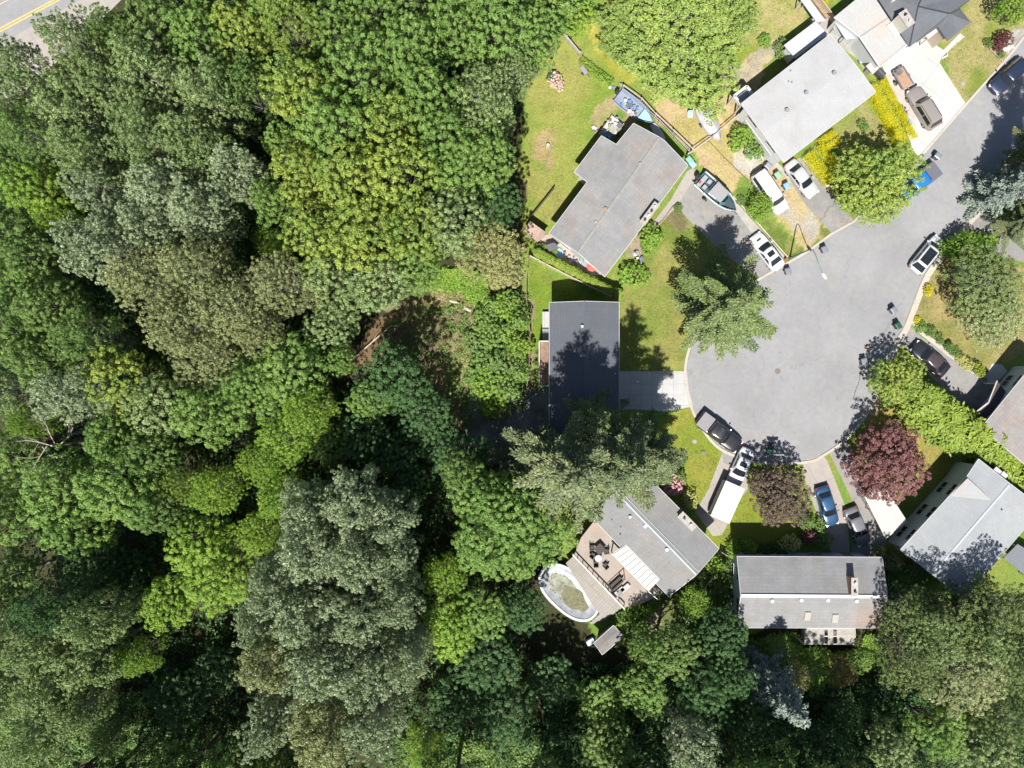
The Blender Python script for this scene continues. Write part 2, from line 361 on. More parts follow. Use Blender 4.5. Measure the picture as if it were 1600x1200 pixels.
# wood floor south of the houses
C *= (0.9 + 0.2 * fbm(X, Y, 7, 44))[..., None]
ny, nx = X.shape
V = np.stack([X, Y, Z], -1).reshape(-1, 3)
idx = np.arange(nx * ny).reshape(ny, nx)
F = np.stack([idx[:-1, :-1], idx[:-1, 1:], idx[1:, 1:], idx[1:, :-1]], -1).reshape(-1, 4)
def np_mesh(name, V, F):
    me = bpy.data.meshes.new(name); k = F.shape[1]
    me.vertices.add(len(V)); me.vertices.foreach_set('co', V.astype(np.float32).ravel())
    me.loops.add(F.size); me.loops.foreach_set('vertex_index', F.astype(np.int32).ravel())
    me.polygons.add(len(F)); me.polygons.foreach_set('loop_start', np.arange(0, F.size, k, dtype=np.int32))
    me.update(calc_edges=True); me.validate(); return me
me = np_mesh('ground', V, F)
me.polygons.foreach_set('use_smooth', [True] * len(me.polygons))
ca = me.color_attributes.new('soil', 'FLOAT_COLOR', 'POINT')
ca.data.foreach_set('color', np.concatenate([C.reshape(-1, 3), np.ones((nx * ny, 1))], 1).astype(np.float32).ravel())
gm, nt, b = newmat('ground_cover'); L = nt.links
at = N(nt, 'ShaderNodeVertexColor'); at.layer_name = 'soil'
geo = N(nt, 'ShaderNodeNewGeometry')
def gn(s, d, lo, hi, a):
    n = N(nt, 'ShaderNodeTexNoise', Scale=s, Detail=d, Roughness=0.75); L.new(geo.outputs['Position'], n.inputs['Vector'])
    r = N(nt, 'ShaderNodeMapRange'); r.inputs[1].default_value = lo; r.inputs[2].default_value = hi; r.inputs[3].default_value = 1 - a; r.inputs[4].default_value = 1 + a
    L.new(n.outputs[0], r.inputs[0]); return r.outputs[0], n
a1, n1 = gn(0.7, 6, .35, .65, .14); a2, n2 = gn(5.0, 8, .34, .66, .34); a3, n3 = gn(24.0, 2, .3, .7, .34)
def gmul(a, c):
    q = N(nt, 'ShaderNodeMath', operation='MULTIPLY'); L.new(a, q.inputs[0]); L.new(c, q.inputs[1]); return q.outputs[0]
f = gmul(gmul(a1, a2), a3)
s = N(nt, 'ShaderNodeVectorMath', operation='SCALE'); L.new(at.outputs[0], s.inputs[0]); L.new(f, s.inputs['Scale'])
hsv = N(nt, 'ShaderNodeHueSaturation'); L.new(s.outputs[0], hsv.inputs['Color'])
hr = N(nt, 'ShaderNodeMapRange'); hr.inputs[1].default_value = .3; hr.inputs[2].default_value = .7; hr.inputs[3].default_value = .478; hr.inputs[4].default_value = .522
n5 = N(nt, 'ShaderNodeTexNoise', Scale=1.8, Detail=6.0); L.new(geo.outputs['Position'], n5.inputs['Vector']); L.new(n5.outputs[0], hr.inputs[0]); L.new(hr.outputs[0], hsv.inputs['Hue'])
L.new(hsv.outputs[0], b.inputs['Base Color']); b.inputs['Roughness'].default_value = .95; b.inputs['Specular IOR Level'].default_value = .15
bp = N(nt, 'ShaderNodeBump', Strength=0.9, Distance=0.08); L.new(n2.outputs[0], bp.inputs['Height']); L.new(bp.outputs[0], b.inputs['Normal'])
tag(link('ground', me, gm), kind='structure')

# ------------------------------------------------------------------ paved sheets
def sheet(name, poly, z, mat, th=0.0, **k):
    vs = [W(x, y) for x, y in poly]
    mb = MB()
    if th: mb.prism([(v.x, v.y) for v in vs], z - th, z)
    else:
        n = len(vs); a = sum(vs[i].x * vs[(i + 1) % n].y - vs[(i + 1) % n].x * vs[i].y for i in range(n))
        if a < 0: vs = vs[::-1]
        mb.add([(v.x, v.y, z) for v in vs], [tuple(range(n))])
    return tag(mb.build(name, mat), kind='structure', **k)
def smoothline(pts, k=6, closed=False):
    out = []; n = len(pts)
    rg_ = range(n if closed else n - 1)
    for i in rg_:
        p0 = pts[(i - 1) % n] if closed or i > 0 else pts[0]; p1 = pts[i]; p2 = pts[(i + 1) % n]
        p3 = pts[(i + 2) % n] if closed or i + 2 < n else pts[-1]
        for t in np.linspace(0, 1, k, endpoint=False):
            out.append(tuple(.5 * (2 * p1[j] + (p2[j] - p0[j]) * t + (2 * p0[j] - 5 * p1[j] + 4 * p2[j] - p3[j]) * t * t + (3 * p1[j] - p0[j] - 3 * p2[j] + p3[j]) * t ** 3) for j in (0, 1)))
    if not closed: out.append(tuple(pts[-1]))
    return out
ASPH = pavemat('street_asphalt', (.212, .214, .222), .11, warm=(.225, .222, .22), crack=.18)
ASPH2 = pavemat('driveway_asphalt', (.20, .197, .195), .16, warm=(.235, .205, .185), crack=.35)
CONC = pavemat('concrete', (.395, .393, .388), .06, warm=(.40, .392, .38), joint=(R(52), 2.6, 2.6))
CONC2 = pavemat('broom_concrete', (.36, .365, .362), .1, joint=(0, 1.2, 1.2))
CONC3 = pavemat('aged_concrete', (.285, .262, .24), .14, joint=(R(-60), 3, 3))
KERB = pavemat('kerb_concrete', (.37, .34, .305), .1, joint=(0, 3, 3))
GRAV = pavemat('gravel', (.30, .285, .265), .22)
west = smoothline([(1680, -40), (1600, 62), (1570, 99), (1511, 165), (1438, 249)], 3)[:-1] + [(1438, 249), (1336, 348), (1300, 368), (1262, 396), (1190, 437)]
bulbW = smoothline([(1190, 437), (1140, 468), (1100, 505), (1080, 544), (1073, 580), (1076, 610), (1083, 636), (1096, 663), (1120, 694), (1152, 711), (1200, 722), (1262, 719), (1285, 709), (1318, 686), (1346, 655), (1362, 628), (1372, 600)], 4)
east = smoothline([(1372, 600), (1382, 565), (1398, 532), (1410, 512), (1420, 488), (1444, 428), (1474, 390), (1500, 356), (1532, 319), (1600, 242), (1720, 110)], 3)
road_poly = west + bulbW[1:] + east[1:]
sheet('street', road_poly, 0.012, ASPH)
def strip(name, line, wd, z0, z1, mat, side=1, **k):
    pts = [W(*p) for p in line]; L_ = []; R_ = []
    for i, p in enumerate(pts):
        a = pts[max(0, i - 1)]; c = pts[min(len(pts) - 1, i + 1)]; d = (c - a).normalized(); n_ = Vector((-d.y, d.x, 0)) * side
        L_.append(p); R_.append(p + n_ * wd)
    mb = MB(); rings = []
    for p, q in zip(L_, R_):
        rings.append([(p.x, p.y, z0), (p.x * .85 + q.x * .15, p.y * .85 + q.y * .15, z1), (q.x, q.y, z1), (q.x, q.y, z0)])
    mb.loft(rings)
    return tag(mb.build(name, mat), kind='structure', **k)
strip('kerb', west, .32, -.05, .085, KERB, -1 if W(*west[1]).x < W(*west[0]).x else 1)
strip('kerb', bulbW, .34, -.05, .10, KERB, -1)
strip('kerb', east[:3], .34, -.05, .10, KERB, -1)
strip('kerb', east[3:], .75, -.05, .10, KERB, -1)
# driveways
sheet('driveway', [(1378, 101), (1388, 88), (1421, 62), (1447, 61), (1474, 78), (1468, 98), (1510, 164), (1437, 247), (1426, 234), (1412, 190), (1384, 118)], .030, CONC)
sheet('path', [(1468, 96), (1470, 82), (1500, 52), (1507, 57), (1475, 86)], .034, CONC)
sheet('patio', [(1384, 118), (1398, 108), (1425, 150), (1432, 200), (1412, 190)], .038, pavemat('pink_paving', (.40, .34, .32), .08, joint=(R(52), 1, 1)))
sheet('driveway', [(1052, 316), (1075, 272), (1096, 276), (1142, 306), (1230, 404), (1190, 436), (1130, 397), (1070, 337)], .020, ASPH2)
sheet('gravel_strip', [(1146, 325), (1152, 318), (1228, 402), (1212, 410), (1180, 372)], .025, GRAV)
sheet('path', [(1048, 312), (1073, 268), (1083, 262), (1090, 272), (1056, 324), (1030, 352), (1012, 372), (1006, 366)], .035, CONC3)
sheet('driveway', [(1226, 258), (1250, 246), (1292, 288), (1336, 347), (1302, 367), (1264, 326), (1248, 304), (1236, 284)], .022, ASPH2)
sheet('driveway', [(962, 580), (1073, 580), (1076, 610), (1083, 635), (1040, 643), (1000, 640), (962, 640)], .026, CONC2)
sheet('driveway', [(1130, 704), (1152, 711), (1168, 720), (1168, 765), (1160, 775), (1128, 836), (1114, 838), (1086, 800), (1106, 766)], .020, CONC3)
sheet('driveway_apron', [(1128, 702), (1150, 711), (1166, 716), (1150, 734), (1130, 722)], .026, ASPH2)
sheet('driveway', [(1252, 722), (1284, 710), (1292, 718), (1324, 800), (1328, 870), (1302, 870), (1280, 812), (1262, 765)], .021, CONC3)
sheet('driveway', [(1295, 706), (1318, 688), (1330, 700), (1350, 775), (1384, 845), (1380, 872), (1330, 870), (1340, 800), (1322, 762)], .021, ASPH2)
sheet('driveway', [(1400, 530), (1411, 510), (1424, 512), (1434, 522), (1528, 590), (1560, 600), (1540, 670), (1500, 632), (1456, 590), (1428, 556)], .020, ASPH2)
strip('driveway_kerb', [(1421, 500), (1430, 513), (1436, 521), (1480, 556), (1528, 590), (1545, 592)], .5, -.02, .11, KERB, 1)
sheet('paving', [(1542, 584), (1550, 568), (1566, 570), (1574, 580), (1556, 600), (1542, 598)], .030, CONC)
sheet('driveway', [(1500, 352), (1532, 316), (1560, 330), (1600, 360), (1640, 420), (1560, 400)], .020, ASPH2)
sheet('path', [(1190, 230), (1262, 300), (1258, 306), (1186, 236)], .018, GRAV)
sheet('side_yard_paving', [(1262, 30), (1300, 24), (1380, 100), (1372, 112), (1290, 60)], .02, CONC3)
sheet('patio', [(838, 372), (858, 366), (905, 400), (935, 428), (920, 436), (870, 412)], .03, pavemat('mixed_paving', (.36, .30, .26), .2, joint=(R(-35), .6, .6)))
sheet('creek', smoothline([(540, 575), (562, 535), (588, 490), (612, 470), (638, 466), (630, 505), (608, 545), (588, 572), (556, 596)], 3, True), .0, M((.13, .09, .05), .12, .25, .5, spec=.5, name='muddy_water'))
bpy.data.objects['creek'].location.z = -0.95
# top left main road
sheet('main_road', [(-700, 300), (-700, 700), (0, 70), (170, -25), (420, -160), (420, -500)], .06, ASPH)
sheet('main_road_shoulder', [(0, 70), (170, -25), (420, -160), (440, -150), (190, 0), (130, 60), (20, 160), (-90, 210), (-700, 760), (-700, 700)], .07, CONC3)
YEL = M((.55, .36, .09), .8, .15, fine=.15, name='yellow_line'); WL = M((.6, .6, .6), .8, .2, name='white_line')
strip('lane_line', [(-300, 238), (0, 48 - 2), (85, 1), (300, -115)], .14, .062, .070, YEL)
strip('lane_line', [(-300, 242), (0, 51), (86, 5), (300, -111)], .14, .062, .070, YEL)
strip('lane_line', [(-100, 60), (0, 8), (60, -24)], .12, .062, .070, M((.42, .33, .2), .8, .2, name='faded_line'))
# covers
for (x, y, r) in ((1215, 580, .33), (1049, 588, .3), (1099, 708, .25)):
    c = W(x, y); mb = MB(); mb.tube((0, 0, 0), (0, 0, .018), r, r, 20); mb.tube((0, 0, .018), (0, 0, .026), r * .8, r * .8, 20)
    o = mb.build('manhole_cover', M((.15, .12, .105), .6, .2, name='cast_iron')); o.location = (c.x, c.y, .02 if x == 1215 else .03 if y == 588 else .10)
    tag(o, {1215: 'round rusty manhole cover in the middle of the turning circle', 1049: 'dark drain cover set in the pale concrete driveway', 1099: 'small drain cover in the kerb behind the black pickup'}[x], 'manhole cover')
cr = MB()
pl = smoothline([(1333, 625), (1338, 610), (1343, 595), (1345, 582), (1351, 566)], 8)
pl = [(x + random.uniform(-1, 1), y) for x, y in pl]
o = strip('crack', pl, .07, .010, .0165, M((.06, .055, .05), .9, .2, name='tar')); tag(o, kind='structure')
# ------------------------------------------------------------------ buildings
def solveW(px, py, hf):
    h = 4.0
    for _ in range(8):
        p = W(px, py, h); h = hf(p)
    return W(px, py, h)
def plane_dist(p, a, b):
    d = (b - a); d.z = 0; d.normalize(); v = p - a; v.z = 0
    return abs(v.x * -d.y + v.y * d.x)
def wall_part(e, poly, z1f, mat, th=.2, z0=-.1, ins=.45, name='wall'):
    """walls around the outline (drawn in by the overhang), tops following the roof"""
    n = len(poly); c = sum((Vector((p.x, p.y, 0)) for p in poly), Vector()) / n
    a_ = sum(poly[i].x * poly[(i + 1) % n].y - poly[(i + 1) % n].x * poly[i].y for i in range(n))
    P = poly if a_ > 0 else poly[::-1]
    IN = []
    for i in range(n):
        p, q, r_ = P[i - 1], P[i], P[(i + 1) % n]
        d1 = (q - p); d1.z = 0; d1.normalize(); d2 = (r_ - q); d2.z = 0; d2.normalize()
        n1 = Vector((-d1.y, d1.x, 0)); n2 = Vector((-d2.y, d2.x, 0)); m = n1 + n2
        if m.length < .1: m = n1
        m.normalize(); k = ins / max(.35, m.dot(n1)); IN.append(Vector((q.x, q.y, 0)) + m * k)
    mb = MB(); edges = []
    for i in range(n):
        a, b = IN[i], IN[(i + 1) % n]; L = (b - a).length; k = max(1, int(L / 1.0)); top = []
        ns = 6 if L > 2 else 1
        vs = []
        for j in range(ns + 1):
            q = a.lerp(b, j / ns); vs.append((q.x, q.y, z0)); vs.append((q.x, q.y, z1f(q) - .06))
        mb.add(vs, [(2 * j, 2 * j + 2, 2 * j + 3, 2 * j + 1) for j in range(ns)]); edges.append((a, b))
    mb.build(name, mat, e, e.location)
    return edges
def windows(e, edges, zs, mat=GLASS, frame=WHITE, door=None, doorm=None, every=3.2, garage=None):
    k = 0
    for a, b in edges:
        L = (b - a).length
        if L < 2.4: continue
        d = (b - a) / L; nrm = Vector((d.y, -d.x, 0)); ang = math.atan2(d.y, d.x); n = max(1, int(L / every))
        for z in zs:
            for i in range(n):
                c = a + d * (L * (i + .5) / n) + nrm * .03; ww = min(1.5, L / n * .5); hh = 1.15
                if door is not None and k == door and i == 0 and z == zs[0]:
                    mb = MB(); mb.box((c.x, c.y, 1.05), (.95, .08, 2.1), ang); dd = mb.build('door', doorm or WOOD, e, e.location)
                    mb = MB(); q = c + nrm * .07 + d * .35; mb.box((q.x, q.y, 1.0), (.05, .06, .16), ang); h_ = mb.build('handle', CHROME, dd, e.location); continue
                if garage is not None and k == garage and z == zs[0]:
                    if i == 0:
                        mb = MB(); q = a + d * (L * .5) + nrm * .03; gw = min(4.8, L * .7)
                        for s_ in range(4): mb.box((q.x, q.y, .3 + s_ * .56), (gw, .07, .53), ang)
                        mb.build('garage_door', WHITE, e, e.location)
                    continue
                mb = MB(); mb.box((c.x, c.y, z), (ww, .06, hh), ang); p = mb.build('window', mat, e, e.location)
                mb = MB()
                for s_ in (-1, 1):
                    q = c + d * (s_ * ww / 2) + nrm * .03; mb.box((q.x, q.y, z), (.07, .08, hh + .14), ang)
                    mb.box((c.x + nrm.x * .03, c.y + nrm.y * .03, z + s_ * hh / 2), (ww - .07, .08, .07), ang)
                mb.box((c.x + nrm.x * .03, c.y + nrm.y * .03, z), (.05, .07, hh - .07), ang)
                mb.build('frame', frame, p, e.location)
        k += 1
def gutter(e, a, b, mat=WHITE, out=.08):
    d = (b - a).normalized(); n_ = Vector((d.y, -d.x, 0)); c = Vector((e.location.x, e.location.y, 0))
    m = (a + b) / 2
    if (m - c).dot(n_) < 0: n_ = -n_
    mb = MB(); mb.bar(a + n_ * out + Vector((0, 0, -.08)), b + n_ * out + Vector((0, 0, -.08)), .13, .13); mb.build('gutter', mat, e, e.location)
def vent(e, px, py, z, r=.13, hh=.35, mat=None, name='roof_vent', cap=True):
    p = W(px, py, z); mb = MB(); mb.tube((p.x, p.y, z - .25), (p.x, p.y, z + hh), r, r, 10)
    if cap: mb.tube((p.x, p.y, z + hh + .004), (p.x, p.y, z + hh + .07), r * 1.35, r * 1.1, 10)
    mb.build(name, mat or WHITE, e, e.location, smooth=40)
def boxvent(e, px, py, z, ang, mat=None, s=.38):
    p = W(px, py, z); mb = MB(); mb.box((p.x, p.y, z + .02), (s, s, .22), ang); mb.box((p.x, p.y, z + .16), (s * 1.15, s * 1.15, .05), ang); mb.build('roof_vent', mat or WHITE, e, e.location)
def ridge_house(name, label, outlineL, outlineR, r0, r1, hr, slope, rmat, wmat, t=.2, zs=(1.5, 3.9), cat='house', trim=None, **kw):
    """outlineL / outlineR: pixel points of the two roof halves from r0's end to r1's end"""
    A = W(*r0, hr); Bv = W(*r1, hr)
    hf = lambda p: hr - slope * plane_dist(p, A, Bv)
    Lp = [solveW(x, y, hf) for x, y in outlineL]; Rp = [solveW(x, y, hf) for x, y in outlineR]
    c = sum(Lp + Rp, Vector()) / len(Lp + Rp); e = empty(name, (c.x, c.y, 0), label, cat)
    mb = MB(); vs = [A, Bv] + Lp + Rp; n = len(Lp)
    fL = (0,) + tuple(range(2, 2 + n)) + (1,); fR = (0,) + tuple(range(2 + n, 2 + n + len(Rp))) + (1,)
    mb.solid(vs, [fL, fR], t); roof = mb.build('roof', rmat, e, e.location)
    edges = wall_part(e, Lp + Rp[::-1], hf, wmat); 
    edges = wall_part_edges if False else edges
    windows(e, edges, zs, **kw)
    # white bargeboards and fascia a few mm proud of the roof edge
    mb = MB(); ring = [A] + Lp + [Bv] + Rp[::-1]
    for i in range(len(ring)):
        a, b = ring[i], ring[(i + 1) % len(ring)]; d = (b - a); d.z = 0; d.normalize(); n_ = Vector((d.y, -d.x, 0)); m = (a + b) / 2 - Vector((e.location.x, e.location.y, 0)); m.z = 0
        if m.dot(n_) < 0: n_ = -n_
        mb.bar(a + n_ * .03 + Vector((0, 0, -.10)), b + n_ * .03 + Vector((0, 0, -.10)), .045, .24)
    mb.build('fascia', trim or WHITE, e, e.location)
    return e, hf, A, Bv, Lp, Rp
def chimney_at(e, px, py, z, sx, sy, hh, ang, mat, pots=1, cap=None):
    p = W(px, py, z); mb = MB(); mb.box((p.x, p.y, z - .6 + hh / 2), (sx, sy, hh + 1.2), ang); ch = mb.build('chimney', mat, e, e.location)
    mb = MB(); mb.box((p.x, p.y, z + hh + .044), (sx * 1.16, sy * 1.12, .08), ang); mb.build('chimney_cap', cap or GREYWOOD, ch, e.location)
    rm = Matrix.Rotation(ang, 3, 'Z'); ax = Vector((1, 0, 0)) if sx > sy else Vector((0, 1, 0)); Lm = max(sx, sy)
    for i in range(pots):
        q = Vector((p.x, p.y, 0)) + rm @ (ax * (Lm * ((i + .5) / pots - .5)))
        mb = MB(); mb.tube((q.x, q.y, z + hh + .09), (q.x, q.y, z + hh + .42), .13, .11, 10); mb.build('chimney_pot', BLACK if i % 2 == 0 else WHITE, ch, e.location)
def angle_px(a, b): return math.atan2(-(b[1] - a[1]), b[0] - a[0])

CREAM = M((.50, .49, .46), .7, .05, 1, name='cream_siding'); WWALL = M((.50, .52, .54), .7, .05, 1, name='white_siding'); BLUEW = M((.42, .52, .60), .7, .05, 1, name='pale_blue_siding')
TANW = M((.40, .34, .27), .75, .08, 1, name='tan_siding'); BRICK = M((.24, .11, .07), .85, .2, 5, name='brick')
# grey L shaped house
angA = angle_px((945, 432), (1074.7, 258.4))
RA = roofmat('grey_shingles', (.200, .202, .208), angA, .32, .13, stain=(.225, .20, .185))
eA, hA, *_ = ridge_house('house', 'grey L shaped house with a low shingled roof beside the boat driveway',
    [(858, 364.6), (918, 284), (897.5, 268.8), (939.7, 212.5), (962.9, 226), (990, 193)], [(945, 432), (1074.7, 258.4), (1038, 220)], (903, 394), (1031, 215), 4.9, .14, RA, CREAM, zs=(1.5, 3.0), door=3)
for x, y, z in ((999.5, 257, 4.7), (930.5, 348, 4.6), (945.5, 327, 4.7)): vent(eA, x, y, z, .16, .32, mat=GALV if y != 327 else M((.30, .17, .11), .7, .2, name='rusty_metal'))
for x, y in ((919, 305), (926.5, 310), (922, 331)): vent(eA, x, y, 4.2, .05, .2, cap=False)
chimney_at(eA, 1013, 336, 4.5, 2.3, .62, .95, angA, M((.45, .43, .40), .8, .1, name='pale_block'), 4)
mb = MB(); a = W(905, 392, 5.0); b = W(1030, 216, 5.0); mb.bar(a + Vector((0, 0, -.035)), b + Vector((0, 0, -.035)), .26, .05); mb.build('ridge_cap', M((.215, .22, .205), .9, .2, name='ridge_shingles'), eA, eA.location)
# white house
angB = angle_px((1225, 253.5), (1368.4, 144))
RB = roofmat('white_membrane', (.315, .318, .325), angB, 0, .045, stain=(.29, .288, .285), rough=.6)
eB, hB, *_ = ridge_house('house', 'white house with a large pale flat roof behind the golden hedges',
    [(1158.4, 162), (1297, 54)], [(1225, 253.5), (1368.4, 144)], (1192, 208), (1334, 98), 5.4, .05, RB, M((.58, .58, .58), .7, .03, 1, name='bright_white_stucco'), zs=(1.4, 3.9), door=0, garage=3)
for x, y in ((1228.5, 173), (1258.5, 146), (1302, 115)): vent(eB, x, y, 5.35, .17, .35, mat=GALV)
for x, y in ((1232, 128), (1237, 129), (1235, 111)): vent(eB, x, y, 5.3, .06, .2, mat=GREYM, cap=False)
def flatroof(e, pts, z, mat, name='roof', th=.14, drop=0):
    P = [W(x, y, z) for x, y in pts]; mb = MB(); mb.prism([(p.x, p.y) for p in P], z - th, z); return mb.build(name, mat, e, e.location), P
def posts(e, P, z, r=.06, mat=None, name='post'):
    for p in P:
        mb = MB(); mb.box((p.x, p.y, z / 2), (r * 2, r * 2, z)); mb.build(name, mat or WHITE, e, e.location)
def simple(name, label, cat, pts, z, mat, wallm=None, inset=.3, th=.12, ribs=None, pz=None):
    c = sum((W(x, y, z) for x, y in pts), Vector()) / len(pts); e = empty(name, (c.x, c.y, 0), label, cat)
    _, P = flatroof(e, pts, z, mat, th=th)
    Q = [p.lerp(Vector((c.x, c.y, z)), inset / max(.5, (p - c).length)) for p in P]
    if wallm: wall_part(e, [Vector((p.x, p.y, z)) for p in P], lambda q: z - th, wallm, ins=inset)
    else: posts(e, Q, z - th - .004)
    if ribs:
        k, hgt, wd, rm = ribs; mb = MB(); a, b, c2, d = P[0], P[1], P[2], P[3]
        for i in range(k):
            t = (i + .5) / k; mb.bar(a.lerp(d, t) + Vector((0, 0, hgt / 2 + .002)), b.lerp(c2, t) + Vector((0, 0, hgt / 2 + .002)), wd, hgt)
        mb.build('roof_rib', rm, e, e.location)
    return e
PALEM = roofmat('pale_metal', (.42, .43, .47), angB + PI / 2, 0, .05, rough=.45)
simple('lean_to', 'pale lilac lean-to roof on the back of the white house', 'lean-to', [(1225, 70.5), (1274.5, 33), (1293, 53), (1243, 91)], 3.0, PALEM, WWALL)
simple('covered_walk', 'narrow pale roofed walkway running to the top edge', 'shed', [(1250, -2), (1262, -6), (1290, 33), (1276, 34)], 2.6, PALEM)
simple('plank_stack', 'long brown timber plank pile beside the narrow roofed walkway', 'lumber', [(1268, -2), (1272, -4), (1296, 26), (1291, 28)], .5, WOOD, WOOD, .05)
simple('lean_to', 'grey green glasshouse roof between the white house and white carport', 'lean-to', [(1303, 33), (1308, 27), (1338, 60), (1322, 62)], 2.4, M((.36, .42, .42), .25, .12, 2, name='clouded_panel'), None)
simple('garbage_shelter', 'small pink grey shed roof at the end of the side yard', 'shed', [(1353, 103), (1362, 96), (1374, 106), (1364, 116)], 2.0, M((.42, .36, .35), .7, .1, name='pinkish_roof'), GREYWOOD)
# back deck of white house
e = empty('back_deck', tuple(W(1157, 148, 0)), 'white framed deck with blue grey floor at the left corner of the white house', 'deck')
flatroof(e, [(1151, 152), (1168, 139), (1176, 150), (1159, 163)], 2.5, M((.20, .25, .31), .6, .05, name='deck_floor'), 'floor')
P = [W(x, y, 3.4) for x, y in ((1159, 163), (1147, 150), (1167, 134.5), (1177, 148))]
mb = MB()
for a, b in zip(P[:-1], P[1:]): mb.bar(a, b, .28, .10); mb.bar(a - Vector((0, 0, .6)), b - Vector((0, 0, .6)), .06, .5)
mb.build('railing', WHITE, e, e.location); posts(e, P, 3.3, .08)
# white carport roofed building and dark hipped house, top right
RC = roofmat('white_membrane', (.34, .34, .335), angle_px((1342, 57), (1388, 28)), 0, .03, rough=.6)
e = simple('carport', 'big white flat carport roof with one seam at the top edge', 'carport', [(1303, 27), (1358, -18), (1388, 28), (1417, 70), (1374.5, 105), (1343, 58)], 3.6, RC, WWALL, .25)
mb = MB(); mb.bar(W(1343, 58, 3.625), W(1388, 28, 3.625), .09, .045); mb.build('roof_seam', GREYM, e, e.location)
mb = MB(); mb.bar(W(1303, 27, 3.66), W(1343, 58, 3.66), .12, .11); mb.bar(W(1343, 58, 3.66), W(1374.5, 105, 3.66), .12, .11); mb.bar(W(1374.5, 105, 3.66), W(1417, 70, 3.66), .12, .11); mb.build('roof_edge', WHITE, e, e.location)
mb = MB(); mb.bar(W(1391, 36, 3.7), W(1404, 54, 3.7), 1.0, .14); mb.build('roof_panel', WHITE, e, e.location)
RD = roofmat('charcoal_shingles', (.10, .108, .125), angle_px((1421, 73), (1466, 42)), .32, .08, stain=(.11, .115, .125))
e = empty('house', tuple(W(1450, 20, 0)), 'charcoal hip roofed house in the upper right corner', 'house')
pz = lambda x, y, z: W(x, y, z)
VV = [pz(1366, -12, 3.9), pz(1421, 73, 3.9), pz(1466, 42, 3.9), pz(1481, 64, 3.9), pz(1517, 35, 3.9), pz(1500, 13, 3.9), pz(1528, -10, 3.9), pz(1480, -60, 3.9), pz(1434.5, 10, 5.6), pz(1455, -40, 5.6), pz(1483, 21, 5.0)]
mb = MB(); mb.solid(VV, [(0, 1, 8), (0, 8, 9), (1, 2, 10, 8), (2, 3, 10), (3, 4, 10), (4, 5, 10), (5, 6, 9, 8, 10), (6, 7, 9), (7, 0, 9)], .16); mb.build('roof', RD, e, e.location)
mb = MB()
for a, b in ((1, 8), (8, 10), (10, 5), (8, 9)): mb.bar(VV[a] + Vector((0, 0, .012)), VV[b] + Vector((0, 0, .012)), .14, .05)
mb.build('ridge_cap', M((.035, .037, .042), .9, .1, name='dark_ridge'), e, e.location)
ed = wall_part(e, VV[:8], lambda q: 3.75, TANW, ins=.4); windows(e, ed, (1.5,), door=1)
chimney_at(e, 1411, 34, 4.9, .85, 1.6, .9, angle_px((1421, 73), (1366, -12)) + PI / 2, M((.50, .46, .40), .8, .15, 6, name='cream_brick'), 2)
vent(e, 1394.5, 1, 4.6, .14, .3)
simple('porch', 'small pale porch roof at the front of the charcoal roofed house', 'porch', [(1445, 54), (1462, 40.5), (1468, 47), (1451, 61)], 2.7, M((.42, .43, .46), .5, .05, name='porch_roof'))
# dark roofed house beside the firs
RG = roofmat('slate_grey_shingles', (.078, .086, .104), PI / 2, .32, .06, stain=(.086, .091, .104))
eD, hD, *_ = ridge_house('house', 'dark grey gabled house west of the turning circle, half in fir shade', [(858.5, 473), (858.5, 706)], [(967, 472.6), (967, 706)], (913, 471), (913, 706), 6.1, .24, RG, CREAM, zs=(1.4, 3.8), door=1, garage=2, trim=WHITE)
vent(eD, 909.5, 510, 6.15, .12, .25, mat=WHITE); vent(eD, 908, 556, 6.0, .14, .2, mat=GREYM)
e = empty('balcony', tuple(W(850, 568, 0)), 'rust brown balcony with white rim on the left of the dark roofed house', 'balcony')
flatroof(e, [(843.5, 534), (857, 534), (857, 602), (843.5, 602)], 2.6, M((.23, .15, .11), .8, .35, 1.2, fine=.2, name='brown_deck'), 'floor')
mb = MB()
for a, b in (((857, 533), (842.5, 533)), ((842.5, 533), (842.5, 603)), ((842.5, 603), (857, 603))):
    p, q = W(*a, 3.5), W(*b, 3.5); mb.bar(p, q, .10, .08); mb.bar(p - Vector((0, 0, .8)), q - Vector((0, 0, .8)), .06, .06)
    for i in range(9): t = p.lerp(q, i / 8); mb.tube(t - Vector((0, 0, .9)), t, .02, .02, 4)
mb.build('railing', WHITE, e, e.location); posts(e, [W(843.5, 534, 2.5), W(843.5, 602, 2.5)], 2.45, .07)
simple('landing', 'pale concrete landing beside the dark roofed house', 'landing', [(847.5, 487), (858, 487), (858, 532), (847.5, 532)], .6, CONC2, CONC2, .02)
# lower centre house
angE = angle_px((1000, 733), (1123, 857))
RE = roofmat('grey_shingles_b', (.18, .182, .188), angE, .32, .09, stain=(.20, .19, .18))
eE, hE, *_ = ridge_house('house', 'grey gabled house with deck and awning below the tall firs', [(922, 806), (1045, 931.6)], [(1000, 733), (1123, 857.3)], (962, 769), (1088, 898), 5.2, .20, RE, CREAM, zs=(1.4, 3.7), door=0)
mb = MB(); mb.bar(W(963, 770, 5.24), W(1087.5, 897.5, 5.24), .16, .05); mb.bar(W(967, 765, 5.2), W(1091.5, 893, 5.18), .05, .05); mb.build('ridge_cap', M((.34, .40, .42), .5, .1, name='ridge_metal'), eE, eE.location)
chimney_at(eE, 1072, 813, 4.5, 1.9, .75, .7, angE, M((.40, .38, .36), .8, .15, 5, name='grey_block'), 2)
vent(eE, 1041.5, 858, 5.0, .17, .3); vent(eE, 984, 807, 5.0, .13, .3); boxvent(eE, 1008, 822, 5.1, angE, s=.3)
for x, y in ((976, 804), (964, 801), (956, 812), (970, 823), (969, 835)): vent(eE, x, y, 4.75, .06, .12, mat=BLACK, cap=False)
